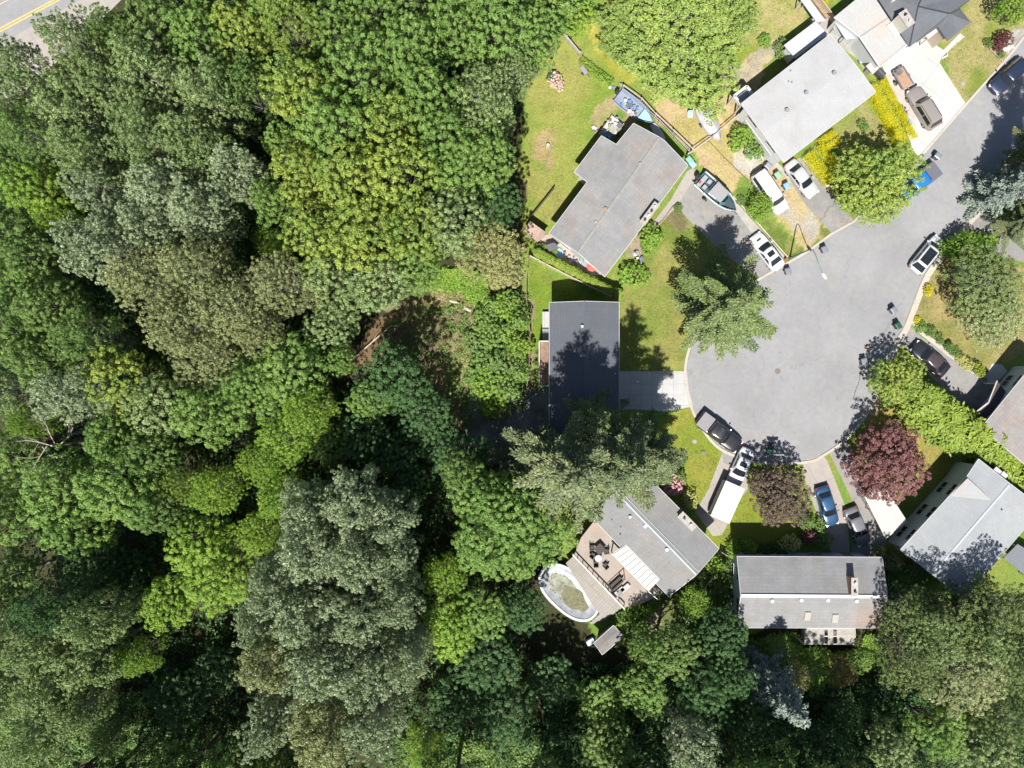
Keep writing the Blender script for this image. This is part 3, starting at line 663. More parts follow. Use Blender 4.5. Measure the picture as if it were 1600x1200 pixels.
# awning (patio cover)
AW = M((.42, .415, .39), .6, .06, 2, name='awning_panel')
e = simple('patio_cover', 'white corrugated patio cover beside the wooden deck', 'patio cover', [(955.3, 865.6), (978, 850.5), (1031, 905), (1013, 924)], 4.62, AW, None, .25, .08, ribs=None)
P = [W(x, y, 4.62) for x, y in ((955.3, 865.6), (978, 850.5), (1031, 905), (1013, 924))]
mb = MB()
for i in range(9):
    t = (i + .5) / 9; a = P[0].lerp(P[3], t); b = P[1].lerp(P[2], t); mb.bar(a.lerp(b, .02) + Vector((0, 0, .05)), b.lerp(a, .1) + Vector((0, 0, .05)), .34, .10)
mb.build('awning_rib', M((.46, .46, .45), .5, .04, name='awning_rib'), e, e.location)
# deck
DKM = pavemat('deck_boards', (.31, .27, .24), .13, joint=(R(-45 + 90), .16, 4.0), warm=(.34, .26, .215))
DKM2 = pavemat('grey_deck_boards', (.28, .262, .24), .13, joint=(R(45), 2.4, .3))
e = empty('deck', tuple(W(945, 890, 0)), 'weathered wooden upper deck between house and pool', 'deck')
flatroof(e, [(897, 868), (908, 840), (930, 812), (950, 826), (1036, 926), (1006, 942), (975, 950)], 2.6, DKM, 'floor', .16)
posts(e, [W(x, y, 2.4) for x, y in ((900, 868), (935, 907), (974, 946), (1004, 938), (1030, 924))], 2.43, .08, WOOD)
rl = [W(x, y, 3.55) for x, y in ((895, 867), (935, 909), (976, 952))]
mb = MB()
for a, b in zip(rl[:-1], rl[1:]):
    mb.bar(a, b, .14, .06); mb.bar(a - Vector((0, 0, .85)), b - Vector((0, 0, .85)), .06, .06)
    for i in range(6): t = a.lerp(b, i / 5); mb.bar(t - Vector((0, 0, .95)), t - Vector((0, 0, .035)), .08)
mb.build('railing', M((.52, .46, .44), .7, .08, name='pinkish_rail'), e, e.location)
mb = MB(); g0, g1 = W(1025, 911, 3.5), W(1045, 932, 3.5)
for k in range(2): mb.bar(g0 - Vector((0, 0, k * .8)), g1 - Vector((0, 0, k * .8)), .1, .06)
h0, h1 = W(1013, 924, 3.5), W(1028, 937, 3.5); mb.bar(h0, h1, .1, .06); mb.build('side_railing', WHITE, e, e.location)
e = empty('lower_deck', tuple(W(912, 915, 0)), 'grey wooden lower deck along the oval pool', 'deck')
flatroof(e, [(884, 880), (897, 868), (974, 948), (958, 960), (936, 958), (925, 944)], 1.35, DKM2, 'floor', .14)
mb = MB()
for i in range(5):
    a = W(966 - i * 4, 952 + i * 4.5, 1.3); b = W(936 - i * 3, 962 + i * 4, 1.3); mb.bar(Vector((a.x, a.y, 1.1 - i * .24)), Vector((b.x, b.y, 1.1 - i * .24)), .3, .05)
mb.build('stair', DKM2, e, e.location)
# above ground oval pool
c = W(889, 926, 1.2); pang = R(-42)
e = empty('swimming_pool', (c.x, c.y, 0), 'oval above ground pool with white rim and debris on its cover', 'swimming pool', rz=pang)
def oval(a, b, z, n=36, st=0.0): return [(a * math.copysign(abs(math.cos(t)) ** .8, math.cos(t)), b * math.copysign(abs(math.sin(t)) ** .9, math.sin(t)), z) for t in [2 * PI * i / n for i in range(n)]]
mb = MB(); mb.loft([oval(3.8, 2.1, 0), oval(3.8, 2.1, 1.18), oval(3.68, 1.98, 1.18), oval(3.66, 1.96, .3)], cap=False); mb.build('pool_wall', M((.36, .42, .50), .5, .2, 2.0, name='pool_panel'), e, smooth=30)
mb = MB(); mb.loft([oval(3.92, 2.2, 1.184), oval(3.92, 2.2, 1.25), oval(3.66, 1.94, 1.25), oval(3.66, 1.94, 1.184)], cap=False); mb.build('pool_rim', WHITE, e, smooth=30)
mb = MB(); mb.loft([oval(3.655, 1.955, 1.17), oval(3.3, 1.6, .98), oval(2.6, 1.15, .86), oval(1.4, .6, .8), oval(.2, .1, .8)], cap=False)
mb.add(oval(.2, .1, .8), [tuple(range(36))]); mb.build('pool_cover', M((.27, .285, .31), .35, .35, 1.0, bump=.6, name='wrinkled_cover'), e, smooth=60)
mb = MB()
for k, (ox, oy, ra, rb) in enumerate(((1.0, -.2, 1.95, 1.0),)):
    pts = [(ox + ra * math.cos(t) * (1 + .22 * math.sin(3 * t + 1)), oy + rb * math.sin(t) * (1 + .2 * math.cos(4 * t)), .90) for t in [2 * PI * i / 26 for i in range(26)]]
    mb.add(pts, [tuple(range(26))])
o = mb.build('algae', M((.075, .075, .018), .5, .55, 2.2, fine=.4, name='algae'), e)
mb = MB(); pts = [(-.6 + 2.2 * math.cos(t) * (1 + .1 * math.sin(5 * t)), .1 + 1.0 * math.sin(t) * (1 + .14 * math.cos(3 * t)), .885) for t in [2 * PI * i / 30 for i in range(30)]]
mb.add(pts, [tuple(range(30))]); o2 = mb.build('water_puddle', M((.20, .21, .16), .2, .55, 1.6, name='pool_puddle'), e)
mb = MB()
r_ = random.Random(3)
for i in range(110):
    t = r_.uniform(0, 2 * PI); q = r_.gauss(1, .12); x = -.5 + 2.35 * math.cos(t) * q; y = .08 + 1.1 * math.sin(t) * q; s_ = r_.uniform(.02, .06)
    mb.box((x, y, .93 + r_.uniform(0, .03)), (s_ * 2, s_, .02), r_.uniform(0, 3))
mb.build('leaf_litter', M((.17, .11, .03), .8, .5, 4, name='brown_leaves'), e)
# shed with grey roof
shA, shB = (928, 1004), (958.6, 977)
eS, *_ = ridge_house('garden_shed', 'little grey board roofed garden shed in the trees below the pool', [(928, 1005), (958.6, 977.5)], [(941, 1022.6), (974, 995)], (935, 1013.5), (966, 986), 2.9, .25, roofmat('grey_boards', (.16, .16, .165), angle_px(shA, shB), .5, .2), GREYWOOD, zs=(), cat='shed', t=.1)
mb = MB(); mb.box((0, 0, .35), (.9, .6, .7)); o = mb.build('crate', M((.42, .50, .55), .6, .1, name='pale_box')); p = W(922, 1001); o.location = p; o.rotation_euler.z = .5; tag(o, 'pale blue box beside the little garden shed', 'box')
# long house
RF = roofmat('long_house_shingles', (.200, .203, .21), 0, .36, .10, stain=(.195, .19, .182), lichen=(W(1358, 972, 5.0), 3.4, (.30, .16, .10)))
eF, hF, *_ = ridge_house('house', 'long gabled house with white ridge and slatted pergola at the bottom right', [(1152, 869.7), (1378, 871)], [(1152.5, 980.5), (1374.8, 981)], (1157.6, 930.7), (1386.5, 932.5), 6.6, .37, RF, BLUEW, zs=(1.4, 3.8), door=2, garage=1)
mb = MB(); mb.bar(W(1158, 930.7, 6.64), W(1386.3, 932.4, 6.64), .34, .07); mb.build('ridge_cap', WHITE, eF, eF.location)
for x, y in ((1206, 938.5), (1251.5, 937), (1293, 937), (1337.6, 938.5)): vent(eF, x, y, 6.35, .17, .22)
for x, y in ((1261, 962), (1304.5, 966)):
    p = W(x, y, 5.7); z = hF(Vector((p.x, p.y, 0))); tl = Matrix.Rotation(math.atan(.37), 3, 'X')
    mb = MB(); mb.box((p.x, p.y, z + .08), (.62, 1.0, .16), m=tl); sk = mb.build('skylight', M((.30, .29, .28), .5, .05, name='skylight_frame'), eF, eF.location)
    mb = MB(); mb.box((p.x, p.y, z + .175), (.5, .86, .02), m=tl); mb.build('pane', M((.33, .31, .28), .15, .1, name='milky_pane'), sk, eF.location)
chimney_at(eF, 1328, 913, 6.1, .62, 1.75, 1.3, 0, M((.26, .16, .12), .85, .2, 6, name='brown_brick'), 2)
vent(eF, 1337, 915, 6.2, .12, .4, mat=BLACK)
e = empty('pergola', tuple(W(1296, 994, 0)), 'whitewashed slatted pergola on the lower side of the long house', 'pergola')
mb = MB(); a0, b0, c0, d0 = [W(x, y, 3.0) for x, y in ((1256.5, 981), (1336.5, 981), (1337, 1007), (1256.5, 1007))]
n_ = 46
for i in range(n_):
    t = (i + .5) / n_
    if .385 < t < .45 or .575 < t < .635: continue
    mb.bar(a0.lerp(b0, t) + Vector((0, 0, .07)), d0.lerp(c0, t) + Vector((0, 0, .07)), .095, .03)
mb.build('slats', M((.36, .34, .30), .8, .3, 6, name='peeling_paint'), e, e.location)
mb = MB()
for t in (.06, .5, .97): mb.bar(a0.lerp(d0, t) - Vector((0, 0, .01)), b0.lerp(c0, t) - Vector((0, 0, .01)), .09, .12)
mb.build('beam', WHITE, e, e.location); posts(e, [a0, b0, c0, d0, d0.lerp(c0, .5)], 2.93, .06)
mb = MB(); q = [W(x, y, .4) for x, y in ((1252, 982), (1337, 982), (1337, 1008), (1252, 1008))]; mb.prism([(p.x, p.y) for p in q], -.1, .4); mb.build('floor', M((.14, .11, .12), .8, .1, name='dark_decking'), e, e.location)
# grey roofed house lower right
angG = angle_px((1407.6, 858.6), (1510, 742))
RGm = roofmat('grey_membrane', (.235, .25, .265), angG, 0, .07, stain=(.255, .262, .27), rough=.6)
eG, hG, *_ = ridge_house('house', 'pale grey membrane roofed house beside the red maple', [(1407.6, 858.6), (1510, 746), (1529, 717.5)], [(1506, 936), (1628, 794)], (1457, 897), (1578, 756), 6.0, .2, RGm, M((.40, .46, .50), .7, .05, name='grey_blue_siding'), zs=(1.4, 3.8), door=1)
zG = lambda p: hG(p) + .0
tri = [solveW(x, y, lambda p: hG(p) + .03) for x, y in ((1511, 748), (1550, 782), (1484, 775))]; tri[1].z += .02
tri2 = [solveW(x, y, lambda p: hG(p) + .32) for x, y in ((1529, 719), (1512, 747), (1549, 781))]
mb = MB(); mb.add([tri2[1], tri[1], tri[2], tri2[1] - Vector((0, 0, .5)), tri[1] - Vector((0, 0, .5)), tri[2] - Vector((0, 0, .5))], [(0, 1, 2), (5, 4, 3), (0, 1, 4, 3), (1, 2, 5, 4), (2, 0, 3, 5)]); mb.build('roof_cricket', roofmat('pale_patch', (.285, .30, .31), angG, 0, .03), eG, eG.location)
mb = MB(); mb.bar(W(1460, 894, 6.03), W(1577, 758, 6.03), .2, .04); mb.build('ridge_cap', M((.36, .38, .40), .5, .06, name='ridge_seam'), eG, eG.location)
vent(eG, 1564, 796, 5.7, .06, .3, mat=BLACK, cap=False); vent(eG, 1563, 853, 5.3, .08, .25, mat=BLACK)
boxvent(eG, 1556, 737, 5.2, angG, M((.40, .39, .38), .8, .1, name='block'), .7); boxvent(eG, 1567, 743, 5.2, angG, M((.40, .39, .38), .8, .1, name='block'), .6)
CPM = roofmat('white_ribbed_metal', (.38, .372, .36), 0, 0, .04, rough=.5)
e = simple('carport', 'white ribbed carport roof partly under the red maple', 'carport', [(1350.5, 776), (1377, 752), (1418, 815), (1384, 842.5)], 2.7, CPM, None, .3)
P = [W(x, y, 2.7) for x, y in ((1350.5, 776), (1377, 752), (1418, 815), (1384, 842.5))]; mb = MB()
for i in range(9):
    t = (i + .3) / 9; mb.bar(P[0].lerp(P[1], t) + Vector((0, 0, .022)), P[3].lerp(P[2], t) + Vector((0, 0, .022)), .07, .04)
mb.build('roof_rib', M((.44, .43, .42), .5, .04, name='rib_white'), e, e.location)
simple('side_deck', 'dark floored deck with pale blue edge at the right edge of the picture', 'deck', [(1568, 872), (1590, 850), (1640, 880), (1610, 905)], 2.2, M((.13, .14, .16), .6, .1, name='dark_deck'), None)
# right edge house
angH = angle_px((1534, 668), (1600, 586))
RH = roofmat('warm_grey_shingles', (.235, .22, .215), angH, .33, .12)
eH, hH, *_ = ridge_house('house', 'warm grey shingled house cut by the right edge of the picture', [(1534, 668), (1620, 562)], [(1668, 782), (1760, 676)], (1601, 725), (1690, 619), 6.0, .2, RH, BLUEW, zs=(1.4, 3.8), door=3)
e = empty('porch', tuple(W(1540, 630, 0)), 'dark gabled porch roof with pale edge beside the right edge house', 'porch')
VV = [W(1517, 650, 2.9), W(1544, 629, 3.5), W(1557.5, 595, 2.9), W(1536, 664, 3.2), W(1556, 640, 3.7), W(1572, 612, 3.2)]
mb = MB(); mb.solid(VV, [(0, 1, 4, 3), (1, 2, 5, 4)], .12); mb.build('roof', M((.05, .05, .055), .8, .1, name='black_shingles'), e, e.location)
mb = MB(); mb.bar(VV[0] + Vector((0, 0, .03)), VV[1] + Vector((0, 0, .03)), .14, .1); mb.bar(VV[1] + Vector((0, 0, .03)), VV[2] + Vector((0, 0, .03)), .14, .1); mb.build('fascia', M((.42, .36, .32), .7, .08, name='tan_fascia'), e, e.location)
posts(e, [W(1519, 650, 2.7), W(1556, 599, 2.7)], 2.75, .07)
# little brick coloured roof shed
simple('shed', 'small shed with brick coloured board roof at the back garden corner', 'shed', [(828, 345), (854.5, 364), (840.5, 378), (818.5, 361)], 2.2, roofmat('brick_boards', (.33, .24, .20), R(-33), .25, .3), GREYWOOD, .15)
e = simple('canopy', 'dark grey folded canopy on the strip beside the L shaped house', 'canopy', [(852, 383), (866, 379), (874, 388), (858, 393)], 1.6, M((.09, .095, .105), .6, .15, name='dark_fabric'))
# ------------------------------------------------------------------ vehicles
def paint(col, name='car_paint', metal=.25): return M(col, .32, .02, 1.0, metal=metal, spec=.5, coat=.6, name=name)
def wheel(e, x, y, r, wd, side):
    n = 18
    mb = MB(); ri = []
    for yy, rr in ((-wd / 2, r * .62), (-wd / 2, r * .93), (-wd / 2 + .03, r), (wd / 2 - .03, r), (wd / 2, r * .93), (wd / 2, r * .62)):
        ri.append([(x + rr * math.cos(2 * PI * i / n), y + yy, r + rr * math.sin(2 * PI * i / n)) for i in range(n)])
    mb.loft(ri, cap=True); w_ = mb.build('wheel', RUBBER, e, smooth=40)
    mb = MB(); mb.tube((x, y + side * (wd / 2 - .02), r), (x, y + side * (wd / 2 + .012), r), r * .58, r * .50, 14)
    for k in range(5):
        t = 2 * PI * k / 5; mb.bar((x, y + side * (wd / 2 + .02), r), (x + r * .5 * math.cos(t), y + side * (wd / 2 + .02), r + r * .5 * math.sin(t)), .05, .02)
    mb.build('rim', CHROME, w_)
def ringsec(x, hw, zt, zb, sh=.86, crown=.03):
    zm = zb + (zt - zb) * .55
    half = [(0, zb), (hw * .86, zb), (hw * .97, zb + .12), (hw, zm), (hw * .985, zt - .13), (hw * .93, zt - .04), (hw * sh, zt), (hw * .45, zt + crown * .7), (0, zt + crown)]
    pts = half + [(-a, z) for a, z in half[-2:0:-1]]
    return [(x, a, z) for a, z in pts]
def car(label, px, py, head, L=4.6, Wd=1.8, col=(.5, .5, .52), belt=.92, roof=1.42, hood=.95, xw0=1.05, xw1=.35, xr1=-1.25, xr0=-1.85, sunroof=False, glassroof=False, ribs=0, nose=.72, tail=.86, cat='car', name='parked_car', roofcol=None, wag=False, scoop=False, metal=.25, hp=.8):
    """head: pixel direction of the nose"""
    p = W(px, py, hp); rz = math.atan2(-head[1], head[0]); e = empty(name, (p.x, p.y, .02), label, cat, rz=rz)
    pm = paint(col, metal=metal); h = L / 2; w2 = Wd / 2
    st = [(-h, w2 * .58, belt - .20, .38), (-h + .06, w2 * .76, belt - .10, .30), (-h + .18, w2 * .88, belt - .04, .25), (-h + .42, w2 * .955, belt - .005, .22), (xr0 - .1 if xr0 > -h + .6 else -h + .52, w2 * .98, belt, .2), (0, w2, belt + .01, .2), (xw0, w2 * .985, belt, .2),
          ((xw0 + h) * .5, w2 * .96, belt - .05, .2), (h - .42, w2 * .92, belt - .13, .22), (h - .20, w2 * .82, belt - .19, .25), (h - .07, w2 * .66, belt - .26, .30), (h, w2 * .45, belt - .33, .36)]
    mb = MB(); mb.loft([ringsec(*s) for s in st]); mb.build('body', pm, e, smooth=50)
    wb = w2 * .90; wt = w2 * .70
    def cab(off, z0, z1, ins): return None
    # cabin shell in body colour with bevelled roof
    rz1 = roof
    ringsC = []
    for z, x0, x1, hw in ((belt - .03, xr0, xw0, wb), (roof - .10, xr1 - .10, xw1 + .12, wt + .05), (roof - .03, xr1, xw1, wt), (roof, xr1 + .18, xw1 - .18, wt - .14)):
        ringsC.append([(x0, -hw * .92, z), (x0 - .0, hw * .92, z), (x0 + .25, hw, z), (x1 - .35, hw, z), (x1, hw * .86, z), (x1 + (.06 if z < roof - .2 else .03), 0, z), (x1, -hw * .86, z), (x1 - .35, -hw, z), (x0 + .25, -hw, z), (x0 - .03, 0, z)][:])
    mb = MB(); mb.loft([[r[i] for i in (0, 9, 1, 2, 3, 4, 5, 6, 7, 8)] for r in ringsC]); mb.build('cabin', paint(roofcol, metal=metal) if roofcol else pm, e, smooth=35)
    o = .012
    def quad(nm, vs, mt=GLASS):
        v = [Vector(q) for q in vs]; n_ = (v[1] - v[0]).cross(v[3] - v[0]).normalized() * .006
        mb = MB(); mb.add([q + n_ for q in v] + [q - n_ for q in v], [(0, 1, 2, 3), (7, 6, 5, 4), (0, 1, 5, 4), (1, 2, 6, 5), (2, 3, 7, 6), (3, 0, 4, 7)]); return mb.build(nm, mt, e)
    za, zb_ = belt + .02, roof - .075
    f = lambda t, a, b: a + (b - a) * t
    # windshield as a slightly bowed strip
    mb = MB(); top = [(xw1 + .06 + .05 * (1 - abs(s) ** 2) + o, wt * .92 * s, zb_ + .02) for s in (-1, -.5, 0, .5, 1)]; bot = [(xw0 - .02 + .09 * (1 - abs(s) ** 2) + o, wb * .86 * s, za) for s in (-1, -.5, 0, .5, 1)]
    mb.add([(a[0] + .02, a[1], a[2] + .012) for a in bot + top], [(i, i + 1, i + 6, i + 5) for i in range(4)]); mb.build('windshield', GLASS, e, smooth=60)
    mb = MB(); top = [(xr1 - .06 - .03 - o, wt * .86 * s, zb_ + .02) for s in (-1, 0, 1)]; bot = [(xr0 + .0 - .03 - o, wb * .84 * s, za) for s in (-1, 0, 1)]
    mb.add([(a[0] - .03, a[1], a[2] + .012) for a in bot + top], [(i, i + 3, i + 4, i + 1) for i in range(2)]); mb.build('rear_window', GLASS, e, smooth=60)
    for s in (-1, 1):
        yb = lambda z: s * (wb + (wt + .05 - wb) * (z - belt) / (roof - .10 - belt) + .012)
        z0, z1 = belt + .03, roof - .13; xm = (xw1 + xr1) / 2
        quad('side_window', [(xm + .04, yb(z0), z0), (xw0 - .42, yb(z0), z0), (xw1 - .15, yb(z1), z1), (xm + .04, yb(z1), z1)])
        quad('side_window', [(xr0 + .32, yb(z0), z0), (xm - .04, yb(z0), z0), (xm - .04, yb(z1), z1), (xr1 + .10, yb(z1), z1)])
        mb = MB(); mb.box((xw0 - .28, s * (w2 + .07), belt + .04), (.14, .2, .13)); mb.build('mirror', pm, e, bevel=.02)
        mb = MB(); mb.box((h - .18, s * w2 * .62, belt - .27), (.26, .34, .12), rz=-s * .45); mb.build('headlight', LENS, e, bevel=.02)
        mb = MB(); mb.box((-h + .10, s * w2 * .68, belt - .16), (.14, .30, .14), rz=s * .25); mb.build('taillight', REDP, e, bevel=.02)
        for x in (h - .86, -h + .88): wheel(e, x, s * (w2 - .14), .32, .22, s)
    if glassroof: mb = MB(); mb.box(((xw1 + xr1) / 2, 0, roof + .014), ((xw1 - xr1) * .86, wt * 1.62, .02)); mb.build('glass_roof', GLASS, e, bevel=.008)
    if sunroof: mb = MB(); mb.box((xw1 - .55, 0, roof + .012), (.55, .78, .02)); mb.build('sunroof', GLASS, e)
    if scoop: mb = MB(); mb.box(((xw0 + h) * .5, 0, belt + .0), (.18, .5, .07)); mb.build('hood_scoop', BLACK, e, bevel=.015)
    for k in range(ribs):
        mb = MB(); y = (k - (ribs - 1) / 2) * (wt * 1.7 / ribs); mb.box(((xw1 + xr1) / 2 - .1, y, roof + .012), ((xw1 - xr1) * .8, .07, .028)); mb.build('roof_rib', pm, e)
    mb = MB(); mb.box((h - .01, 0, .52), (.05, .7, .14)); mb.build('grille', BLACK, e)
    return e, pm
def van_rails(e, x0, x1, y, z):
    for s in (-1, 1): mb = MB(); mb.bar((x0, s * y, z), (x1, s * y, z), .05); mb.build('roof_rail', BLACK, e)
SUV = dict(belt=1.08, roof=1.70)
car('white sedan with dark sunroof and hood scoop, parked at the mouth of the boat driveway', 1199, 393, (-25, -33), 4.75, 1.82, (.46, .47, .49), sunroof=True, scoop=True, xw0=.85, xw1=.15, xr1=-1.0, xr0=-1.6, metal=0)
car('white crossover with a full black glass roof on the right kerb of the street', 1450, 398, (22, -27), 4.75, 1.9, (.46, .47, .49), belt=1.0, roof=1.55, glassroof=True, xw0=1.35, xw1=.7, xr1=-1.45, xr0=-2.05, metal=0)
e, _ = car('bronze grey van-like SUV on the wide white driveway, ribbed roof', 1444, 168, (-20, -33), 5.1, 1.98, (.27, .245, .23), ribs=4, xw0=.95, xw1=.45, xr1=-1.95, xr0=-2.3, belt=1.05, roof=1.75); van_rails(e, -1.8, .3, .66, 1.79)
car('silver sedan in front of the white house', 1253, 279, (24, 31), 4.7, 1.78, (.46, .48, .50), xw0=1.0, xw1=.3, xr1=-.95, xr0=-1.55)
car('white passenger van half hidden behind a small bright green tree', 1203, 300, (26, 38), 5.3, 1.95, (.46, .47, .49), belt=1.1, roof=1.85, xw0=1.55, xw1=1.05, xr1=-2.35, xr0=-2.55, metal=0)
car('black sedan on the driveway next to the yellow green tree', 1454, 560, (-29, -24), 4.75, 1.84, (.022, .024, .03), xw0=1.0, xw1=.3, xr1=-1.1, xr0=-1.75, roofcol=(.06, .045, .05))
car('white sedan beside the white trailer at the edge of the turning circle', 1157, 731, (-16, 36), 4.65, 1.8, (.46, .47, .49), xw0=.8, xw1=.1, xr1=-1.05, xr0=-1.6, sunroof=True, metal=0)
car('dark blue sedan beside the brown plum tree', 1293, 791, (10, 34), 4.5, 1.74, (.025, .075, .16), xw0=1.0, xw1=.3, xr1=-1.0, xr0=-1.55)
car('grey sedan half in the shade next to the dark blue one', 1340, 823, (13, 32), 4.5, 1.76, (.16, .16, .18), xw0=1.0, xw1=.3, xr1=-1.0, xr0=-1.55)
e, _ = car('dark navy SUV parked on the street at the upper right corner', 1577, 119, (-29, 26), 4.9, 1.9, (.02, .03, .06), belt=1.05, roof=1.68, xw0=.95, xw1=.4, xr1=-1.8, xr0=-2.2); van_rails(e, -1.6, .2, .62, 1.72)
# pickups
def pickup(label, px, py, head, col, covercol, L=5.6, ribs=False, cab=(1.05, .45, -1.0, -1.15)):
    x0, x1, x2, x3 = cab; e, pm = car(label, px, py, head, L, 1.95, col, belt=1.12, roof=1.82, xw0=x0, xw1=x1, xr1=x2, xr0=x3, cat='pickup truck', name='pickup_truck', hp=.9)
    h = L / 2; c = (-h + .12 + (x3 - .12)) / 2; ln = (x3 - .12) - (-h + .12)
    mb = MB(); mb.box((c, 0, 1.20), (ln, 1.78, .16)); mb.build('bed_cover', M(covercol, .6, .06, name='bed_cover'), e, bevel=.03)
    if ribs:
        for i in range(5): mb = MB(); mb.box((x1 - .5 - .02, (i - 2) * .24, 1.836), (.42, .03, .02)); mb.build('roof_rib', CHROME, e)
    return e
pickup('black pickup with grey bed cover parked against the kerb of the lawn', 1124, 676, (34, 26), (.022, .022, .026), (.19, .185, .20), ribs=True)
pickup('bright blue pickup with a dark bed cover hidden under the spreading tree', 1432, 287, (-30, 23), (.02, .17, .46), (.10, .10, .13), 5.9, cab=(1.1, .5, -1.1, -1.25))
# white box trailer next to white sedan
def localbox(label, px, py, h, head, name, cat):
    p = W(px, py, h); return empty(name, (p.x, p.y, .02), label, cat, rz=math.atan2(-head[1], head[0]))
e = localbox('white hard topped trailer beside the lower centre house driveway', 1134, 783, 1.2, (15, -34), 'trailer', 'trailer')
mb = MB(); mb.loft([[(-2.05, y, z), (2.05, y, z), (2.05, -y, z), (-2.05, -y, z)] for y, z in ((1.12, .45), (1.15, 1.9), (1.02, 2.05))]); mb.build('body', M((.38, .40, .41), .45, .04, name='trailer_side'), e, bevel=.03)
mb = MB(); mb.box((0, 0, 2.075), (4.2, 2.25, .06)); mb.build('roof', M((.48, .48, .48), .5, .02, name='trailer_roof'), e, bevel=.02)
for s in (-1, 1):
    for x in (-.45, .45): wheel(e, x, s * 1.0, .33, .2, s)
mb = MB(); mb.bar((2.0, 0, .5), (3.0, 0, .5), .1); mb.build('hitch', GREYM, e)
# small utility trailer
e = localbox('small open utility trailer with brown floor behind the bronze grey SUV', 1410, 123, .5, (20, 33), 'utility_trailer', 'trailer')
mb = MB(); mb.box((0, 0, .55), (2.2, 1.25, .06)); mb.build('floor', M((.30, .19, .13), .8, .2, 3, name='brown_plywood'), e)
for s in (-1, 1):
    mb = MB(); mb.box((0, s * .65, .72), (2.3, .04, .35)); mb.build('side_panel', GREYM, e); wheel(e, 0, s * .82, .3, .17, s)
mb = MB(); mb.box((-1.17, 0, .72), (.04, 1.3, .35)); mb.build('front_panel', GREYM, e)
mb = MB(); mb.bar((1.1, 0, .5), (1.9, 0, .5), .08); mb.build('hitch', GREYM, e)
e = localbox('dark grill and grey bags heaped on the utility trailer front', 1404, 112, 1.0, (20, 33), 'tool_pile', 'tools')
e.location.z = .62; mb = MB(); mb.box((0, .2, .16), (.7, .5, .3), .3); mb.box((.1, -.3, .12), (.5, .4, .24), -.4); mb.build('bags', M((.12, .12, .13), .7, .2, 3, name='dark_bags'), e, bevel=.05)
# boats
def hull(e, L, Wd, H, mat, z0=.5, inner=None, floor=None):
    st = []
    for t in np.linspace(0, 1, 12):
        x = -L / 2 + L * t; hw = Wd / 2 * (1 - max(0, (t - .45) / .55) ** 2.2) * (.93 + .07 * min(1, t * 4)); hw = max(hw, .03); z1 = z0 + H * (1 + .22 * t ** 2); zk = z0 + H * .55 * max(0, (t - .6) / .4) ** 2
        st.append((x, hw, zk, z1))
    mb = MB(); mb.loft([[(x, 0, zk), (x, hw * .7, zk + (z1 - zk) * .3), (x, hw, z1), (x, hw * .86, z1), (x, hw * .7, z0 + H * .45 + zk - z0), (x, 0, z0 + H * .4 + zk - z0), (x, -hw * .7, z0 + H * .45 + zk - z0), (x, -hw * .86, z1), (x, -hw, z1), (x, -hw * .7, zk + (z1 - zk) * .3)] for x, hw, zk, z1 in st])
    return mb.build('hull', mat, e, smooth=35), st
def boat_trailer(e, L):
    mb = MB()
    for s in (-1, 1): mb.bar((-L * .45, s * .75, .42), (L * .1, s * .75, .42), .08); mb.bar((L * .1, s * .75, .42), (L * .52, 0, .42), .08)
    mb.bar((L * .5, 0, .42), (L * .62, 0, .42), .09); mb.build('trailer_frame', GALV, e)
    for s in (-1, 1): wheel(e, -L * .12, s * 1.05, .3, .18, s)
p = localbox('teal and white motorboat with grey canopy on its trailer in the driveway', 1120, 304, 1.2, (30, 27), 'motorboat', 'boat'); e = p
hull(e, 5.4, 2.15, 1.0, M((.05, .12, .14), .3, .08, coat=.5, name='teal_gelcoat')); boat_trailer(e, 5.4)
mb = MB(); mb.loft([[(x, hw * .99, z), (x, hw * .99, z + .07), (x, hw * .84, z + .07), (x, hw * .84, z)] for x, hw, z in ((-2.6, 1.03, 1.48), (-1.2, 1.07, 1.5), (.0, 1.07, 1.54), (1.0, .98, 1.58), (1.8, .75, 1.64), (2.3, .45, 1.69), (2.6, .15, 1.73))]); 
mb.loft([[(x, -hw * .99, z), (x, -hw * .84, z), (x, -hw * .84, z + .07), (x, -hw * .99, z + .07)] for x, hw, z in ((-2.6, 1.03, 1.48), (-1.2, 1.07, 1.5), (.0, 1.07, 1.54), (1.0, .98, 1.58), (1.8, .75, 1.64), (2.3, .45, 1.69), (2.6, .15, 1.73))]); mb.build('gunwale', WHITE, e, smooth=40)
mb = MB(); mb.box((0, 0, 2.35), (1.7, 1.55, .06)); mb.build('canopy', M((.24, .24, .25), .7, .06, name='grey_canvas'), e, bevel=.025)
mb = MB()
for x in (-.85, -1.05): mb.tube((x, -.85, 2.3), (x, .85, 2.3), .035)
for s in (-1, 1):
    mb.tube((-1.05, s * .85, 2.3), (-1.3, s * 1.0, 1.5), .035); mb.tube((-.85, s * .85, 2.3), (.85, s * .7, 2.3), .025); mb.tube((.8, s * .7, 2.3), (1.0, s * .9, 1.6), .025)
mb.build('arch', CHROME, e)
mb = MB(); mb.add([(1.0, -.85, 1.6), (1.0, .85, 1.6), (.75, .7, 2.15), (.75, -.7, 2.15)], [(0, 1, 2, 3)]); mb.add([(1.0, .85, 1.6), (1.5, .3, 1.62), (1.2, .25, 1.95), (.75, .7, 2.15)], [(0, 1, 2, 3)]); mb.add([(1.0, -.85, 1.6), (1.5, -.3, 1.62), (1.2, -.25, 1.95), (.75, -.7, 2.15)], [(3, 2, 1, 0)]); mb.build('windshield', M((.05, .13, .15), .1, .05, coat=.5, name='tinted_screen'), e)
